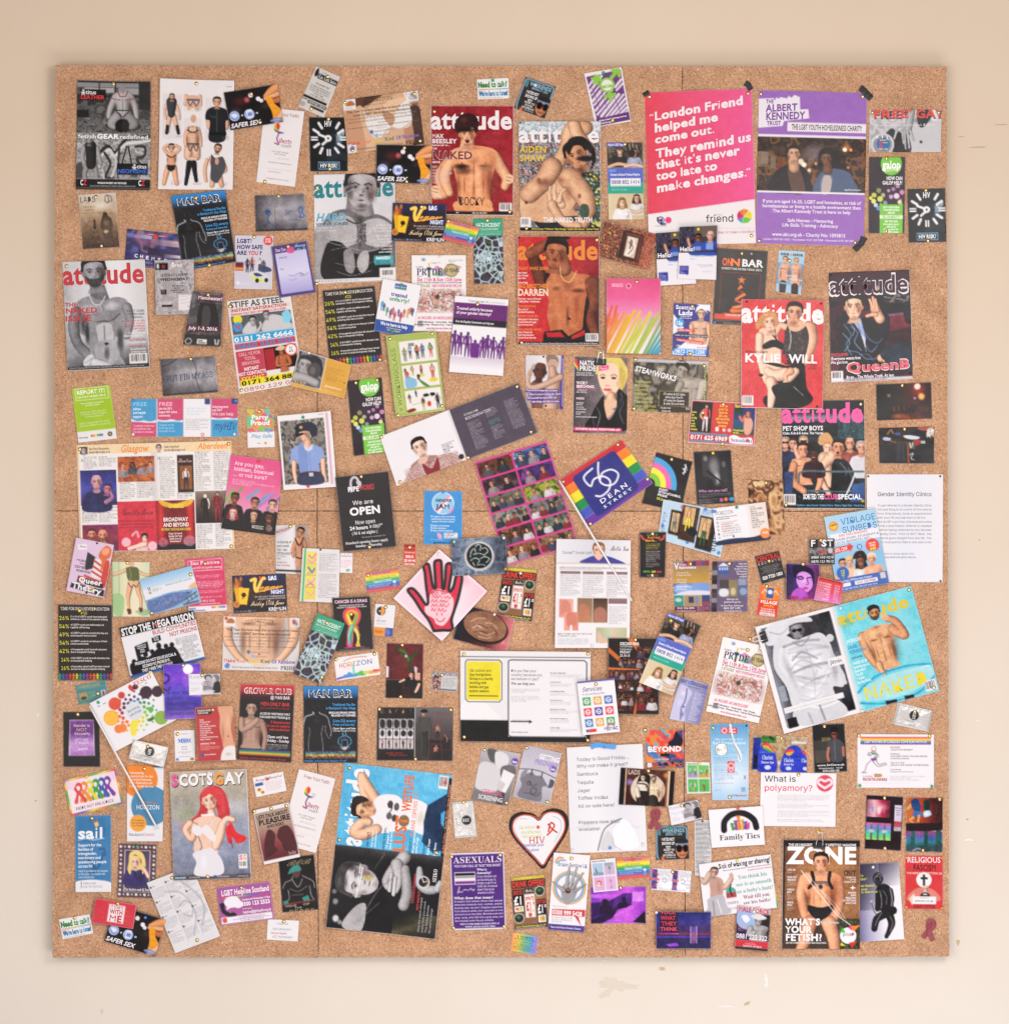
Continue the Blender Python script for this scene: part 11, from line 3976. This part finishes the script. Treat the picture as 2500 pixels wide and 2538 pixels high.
R 0 0 100 100 2a1818
R 0 0 9 100 1c181a
R 9 0 12 100 b89a80
R 84 0 90 100 8a5a40
R 88 0 92 100 d0b8a0
R 92 0 100 100 241c20
G 12 0 84 100 v 5a3430 3a2020
T 14 4 36 16 b8a898 k LADS
E 18 38 10 14 9a90d8:80 90
E 52 56 32 44 b8a090
E 52 56 30 42 d0bca8
E 84 14 8 12 d8a060:70 90
C 2a2220 34,24 46,12 56,22 54,60 60,98 36,98 30,60
U 42 24 8 c8b8a8 2a2220 s d8ccc0
U 62 26 8 b8a490 3a2a24 sB d0b89c -8
W 64 44 12 84 9 d8c4a8
A d0c0b0 32,56,5 36,76,4 42,86,4
A 3a2c28 40,88,8 44,98,8
A 3a3030 62,84,10 64,98,10
K 3 2a2220 34,40 50,44 52,70
K 2 2a2220 50,14 54,40 54,90
R 78 40 80 90 8a4a48:60
@E3|newspaper_cutting|1460,550 1594,548 1594,980 1464,985|long newsprint cutting|long narrow newsprint cutting beside the rainbow hands card|c=1.6 m=matte t=.2|d48,2
R 0 0 100 100 d6d3d4
Z 6 3 94 97 50 4a484c:80
@E3|card|1252,435 1485,385 1520,535 1278,588|lower kissing couple card|small kissing couple card with blue lettering, above lower beer mat|c=1|b45,12
=lovesex
@E3|beer_mat|1155,592 1405,590 1422,855 1158,865|upright beer mat|dark square beer mat upright with green pin|t=1.4 c=.4 m=matte|g46,6
=weekends
@E3|card|1568,467 1997,435 2013,740 1595,765|rainbow hands card|white card with colourful raised hands under black arch|c=1.6 m=matte|r54,1
R 0 0 100 100 e9e6ea
K 15 242226 26,56 28,34 40,18 54,14 68,18 82,34 86,54
'''+'\n'.join(f'A {c} {x},54,3 {x+dx},{y},2' for x,c,y,dx in ((43,'4a9a40',42,-2),(49,'8a4aa0',36,-1),(54,'e8803a',24,0),(60,'e8a83a',34,1),(66,'5a4ab0',40,1),(70,'d84a88',44,2)))+'\n'+'\n'.join(f'L 2 {c} {x+dx*.6},{y+6} {x+k},{y-3}' for x,c,y,dx in ((43,'4a9a40',42,-2),(49,'8a4aa0',36,-1),(54,'e8803a',24,0),(60,'e8a83a',34,1),(66,'5a4ab0',40,1),(70,'d84a88',44,2)) for k in (-4,-1.4,1.4,4))+r'''
T 16 68 92 82 3a383c s Family Ties
@E3|leaflet|1962,860 2042,820 2125,1230 1990,1240|rainbow-edged leaflet behind waxing flyer|red and yellow striped leaflet peeping out behind the waxing flyer|c=1|
G 0 0 100 100 v d84a38 d84a48 e8a040 e8d040 4aa070
@E3|flyer|1492,895 2059,815 2107,1235 1540,1315|white waxing flyer|white laser clinic flyer with bare-backed man in towel|c=1.8 m=matte|y53,3
R 0 0 100 100 e6e3e7
T 27 5 99 14 2a282c k/-1 Sick of waxing or shaving?
T 32 17 98 19.4 6a686c b There's a more permanent solution - that doesn't cost the crown jewels
T 66 22 99 24.6 c04a50 b Guaranteed Lowest Price in Manchester
T 52 31 92 38 4aa890 s You think his
T 48 44 97 51 4aa890 s ass is as smooth
T 48 57 98 64 4aa890 s as a baby's butt?
T 56 69 92 76 8a3a4a s Wait till you
T 55 80 93 86 8a3a4a s see his balls!
A c8a898 14,20,4 6,34,4 2,28,3
A d0b0a0 26,46,5 34,48,4 42,36,3.4
E 43 30 3 6 c8a898
C c09888 12,34 18,26 30,34 30,52 26,66 12,68 12,50
E 24 48 4 18 a07868:60 90
F 20 19 9 c8a090 4a3a34 s 14
C b8b4bc 8,66 28,62 32,82 36,98 4,100 6,80
K 3 8a8690 14,72 14,98
K 3 dcd8de 20,70 24,96
E 40 60 7 = 4aa890
R 33 60 47 70 b04a50
K 3 26242a 41,46 39,56 41,66
T 33 76 49 82 7a787e r metro
T 34 88 50 92 6a686e r 0333 1210948
Z 60 92 96 96 1 6a686c:80
@E4|flyer|20,1215 282,1248 258,1580 -2,1556|blue muscle chat flyer|chat flyer with grey man in hat and large phone number|c=1.3|w50,10
G 0 0 100 20 h c8a0a8 e0d8dc b8a8b0
T 4 2 96 13 c83a40 k MALE FORCE
R 0 15 100 78 2a1c40
E 30 28 32 = 9ab0d8
C e0e4ec 14,24 30,20 40,30 28,38
R 60 14 100 60 1c181c
W 68 40 28 80 22 a8a4a6
A a8a4a6 44,50,9 40,64,8 56,58,7
F 66 32 9 a8a4a6 2a282a s
C d8d4d4 42,22 66,14 90,22 68,28
Z 6 42 32 58 5 e8a0a8:90
T 2 64 96 75 ece8ec b 0881 222 322
R 0 78 100 94 c8303a
Z 30 82 92 88 2 e8c8cc:90
T 24 89 80 93 ece0e0 b Call 0171 447 8243
R 0 94 100 100 1c181c
@E3|postcard|10,1000 290,972 315,1390 44,1414|lower drinks offer card|drinks price list card beside the hand leaflet, bottom middle|c=1|
=drink
@E3|leaflet|355,802 642,824 595,1430 308,1408|hand and rainbow ring leaflet|white leaflet with grey hand over rainbow rings|c=1.4|b50,6
R 0 0 100 100 e7e4e7
K 3 d8705a 6,12 14,6 26,6
K 3 e8c85a 8,13 16,8 30,8
K 3 5a9ad8 10,14 18,10 34,9
T 14 12 94 17 4a4a88 r Broken Rainbow UK
J 50 44 44 3 d87a60
J 50 44 42 3 e8c060
J 50 44 40 3 8ac080
J 50 44 38 4 70a8d8
J 50 44 35.6 2 9a90c8
C 9a989c 28,46 40,38 62,38 72,46 66,58 48,66 34,60
A 9a989c 36,48,6 16,42,3.6 4,38,2
A 9a989c 42,44,5.4 44,28,4 46,18,2.6
A a4a2a6 52,42,5.4 60,28,4 66,18,2.6
A 9a989c 60,44,5 72,32,4 84,24,2.6
A 929094 66,48,4.6 82,42,3.4 94,38,2.2
E 47 48 7 = 2a262a
E 47 47 4 1.6 c86a30
Z 8 68 60 70 1 9a989e:80
P c83a40 8,73 98,71 98,80 80,80 90,92 70,80 8,81
T 10 74 90 79.4 f4ecec k 0300 999 5428
Z 8 82 66 90 3 9a989e:80
R 0 92 100 100 4a3a88
T 6 94.6 90 97 e0dcec b There is No Pride in Domestic Violence
@E3|photograph|645,1075 1080,1070 1080,1362 648,1362|magenta bar photo|magenta-lit photograph of two figures at a bar|c=1.2|b54,3
G 0 0 100 100 h 7a3ab0 a04ac0 c060d0 8a3ab0
P 3a2058 0,44 30,40 60,20 74,18 74,50 30,74 0,86
P c468d8 10,100 60,64 90,40 90,20 76,60 40,84
G 0 20 60 30 h e08ae8:60 d070e0:20
P 5a2a80 40,56 74,44 74,18 60,18 44,30
R 76 14 96 40 e0a0f0:60
E 26 42 6 9 2a1438
C 2a1438 18,52 34,50 40,66 18,74
E 60 34 4 7 2a1438
C 2a1438 50,46 62,40 68,48 66,56 50,58
P 2a1440 0,88 20,78 50,60 40,84 20,100 0,100
P 1c1020 76,96 98,66 100,100
T 44 88 54 93 d890e8 ci kiss
@E3|comic_strip|642,862 838,845 864,1100 668,1118|pink and blue comic|small four-panel comic in pink and blue, beside rainbow card|c=1 m=matte|
R 0 0 100 100 e4e0e4
T 5 3 60 8 4a484c b Gaylord Binds
R 6 12 48 50 a8c0d8
R 52 12 94 50 c8b0c8
R 6 54 48 96 d8a8d0
R 52 54 94 96 d8b0d8
R 6 40 48 50 8a9ab0
D 20 22 22 ecd8c8 8a9ac0 8a9ac0 5aa08a
D 72 22 22 ecd8c8 d890a8 8a9ac0 5aa08a
F 26 76 9 ecd8cc d84040 s
D 72 62 30 ecd8c8 d8a0c0 d8a0c0 7aa04a
P 5aa08a 56,14 60,24 66,14 70,24 76,14 80,24 86,14
@E3|card|845,850 1108,836 1114,998 860,1020|lower rainbow helpline card|rainbow striped card beside the pink and blue comic|c=1|r50,9
=rainbow
@E3|photograph|1155,1264 1590,1266 1588,1556 1158,1556|indigo glass photo|dark indigo photograph of a glass on a bar and red neon words|c=1.2|w1,2
G 0 0 100 100 v 2c2a68 3a3880 4a3060 34285a 2c2858
G 0 52 100 68 v 3a3880:0 8a3a50 3a3070:0
L 2 5a50c0 0,68 100,68
R 8 3 40 60 2a1c38
T 10 -3 36 7 c83a50 k FUCK
T 9 12 36 22 c83a50 k WHAT
T 10 27 38 37 c83a50 k THEY
T 8 42 39 52 d8486a k THINK
L 2 d868c8 8,58 40,59
R 63 40 74 86 6a5898:80
R 65 56 72 82 9a5a6a:80
L 2 a890d0 63,40 63,84
L 2 a890d0 74,40 74,84
P 9a50d0 18,88 38,84 42,92 24,94
@E3|card|32,1435 238,1465 215,1610 12,1575|small rainbow gradient card|small pastel rainbow card at the bottom edge|c=1|
G 0 0 100 100 h e8905a e8c84a 7ac08a 5aa8d0 b070c8
T 18 10 82 24 3a3438 s UTOPIA
T 10 27 88 33 3a3438 b INTRODUCTIONS
T 16 40 80 45 5a4a50 b GAY, LESBIAN, BI?
Z 10 52 88 92 5 5a4a58:80 c
''')
for a_ in (('dean street flag', 'C3', 398, 352, 968, 1298), ('white fruit and vegetable flag', 'D1', 330, 850, 862, 1818)):
 P_ = [rpt(a_[1], a_[2] + (a_[4] - a_[2]) * k / 20, a_[3] + (a_[5] - a_[3]) * k / 20) for k in range(21)]; h_ = [top(*q, 3) for q in P_]
 z0, z1 = h_[0], h_[-1]; lift = max(0, max(h_[k] - (z0 + (z1 - z0) * k / 20) for k in range(21)))
 stick(*a_, z0 + lift, z1 + lift)
# ---------------------------------------------------------------- clips, tapes, ribbons, coin
clip('B3', 722, 922, 2, 29, 'black binder clip with wire handles above the blonde woman magazine')
pin_at('B3', 722, 866, 'b', 'binder clip of the blonde woman magazine', 50, 5)
clip('E4', 664, 722, 4, 30, 'black binder clip with crossed wire handles on the brown harness magazine')
pin_at('E4', 657, 640, 'y', 'binder clip of the harness magazine', 50, 5)
clip('D4', 205, 318, -108, 27, 'binder clip with white wire handles on the edge of open magazine')
pin_at('D4', 122, 330, 'b', 'side binder clip of the open magazine', 50, 50)
T_ = M['tape']
tape('A3', [(1060, 305), (1080, 292), (1105, 278)], 11, T_, 'small black tape scrap at the top left corner of pink poster', 'tape')
tape('A3', [(1860, 205), (1885, 225), (1905, 262)], 15, T_, 'black tape scrap sticking up from pink poster top right corner', 'tape')
tape('A4', [(985, 245), (1010, 262), (1045, 300), (1075, 330)], 17, T_, 'black tape at the top right corner of purple charity poster', 'tape')
tape('A4', [(1018, 1420), (1000, 1460), (975, 1490), (940, 1520)], 16, T_, 'black tape at the bottom right corner of purple charity poster', 'tape')
tape('D3', [(645, 1178), (700, 1160), (750, 1168), (842, 1175)], 13, M['btape'], 'torn strip of blue tape holding up the white sale notice', 'tape')
pin_at('D3', 752, 1178, 'l', 'white sale notice on blue tape', 50, 5)
ribbon('D3', 1150, 1758, 1.9, 4, 'burgundy looped ribbon between sale notice and lower beer mat')
pin_at('D3', 1152, 1752, 'b', 'ribbon beside the sale notice')
ribbon('E4', 1530, 1420, 1.9, 14, 'burgundy looped ribbon in the bottom right corner of board')
pin_at('E4', 1540, 1384, 'b', 'bottom corner ribbon')
def coin():
 c = rpt('D3', 1672, 1198); z = top(*c, 14); b = MB(); r = 14.6 * S
 b.lathe([(.0001, .0012), (r * .72, .0012), (r * .76, .0018), (r * .96, .0019), (r, .0014), (r, 0)], 40)
 root = link('coin', None, None, (wx(c[0]), -BY - z * .001 - .0004, wz(c[1])), 'round silver coin stuck on the torn sky blue leaflet', 'coin')
 link('disc', b.me('disc', M['coin']), root)
 v, f, a = textmesh('1', 'b'); v = (v - (a / 2, .5)) * r * .8
 link('relief', mesh('relief', np.stack([v[:, 0], np.full(len(v), -.0014), v[:, 1]], 1), [f], M['coin'], smooth=False), root)
coin()
# ---------------------------------------------------------------- drawing pins, push pins
def pin_meshes():
 b = MB(); b.lathe([(.0001, .0034), (.0016, .0033), (.0030, .0029), (.0041, .0021), (.0047, .0011), (.0052, .0008), (.0054, .0003), (.0050, -.0003)], 20)
 q = b.me('drawing_pin', M['brass'])
 P = {'b': ('drawing_pin', 'brass drawing pin', q)}
 for k, n in dict(g='green', r='red', l='blue', y='yellow', w='white', o='orange', d='pblack', m='mint').items():
  b = MB()
  if k == 'd': b.lathe([(.0001, .0030), (.0014, .0028), (.0024, .0020), (.0028, .0008), (.0026, -.0003)], 14)
  else: b.lathe([(.0001, .0060), (.0019, .0058), (.0032, .0050), (.0040, .0036), (.0042, .0024), (.0037, .0012), (.0028, .0005), (.0012, .0000), (.0007, -.001)], 18)
  cn = 'black' if k == 'd' else n; cn = {'mint': 'pale green'}.get(cn, cn)
  P[k] = ('round_head_pin', ('small ' if k == 'd' else '') + cn + ' round-headed pin', b.me('round_head_pin', M[n]))
 return P
def place_pins():
 P = pin_meshes(); seen = {}
 for t, x, y, short, a, b, z in PINQ:
  nm, words, me = P[t]
  v = 'top' if b < 33 else 'bottom' if b > 67 else 'middle'; h = 'left' if a < 33 else 'right' if a > 67 else 'centre'
  pos = {('middle', 'centre'): 'middle'}.get((v, h), f'{v} {h}')
  o = link(nm, me, None, (wx(x), -BY - z * .001 - .0002, wz(y)), f'{words}, {pos} of {short}', 'drawing pin' if t == 'b' else 'pin', 'brass drawing pins holding papers' if t == 'b' else 'coloured round pins holding papers')
  R = random.Random(int(x * 7 + y)); o.rotation_euler = (R.uniform(-.16, .16), R.uniform(0, 6), R.uniform(-.16, .16))
place_pins()
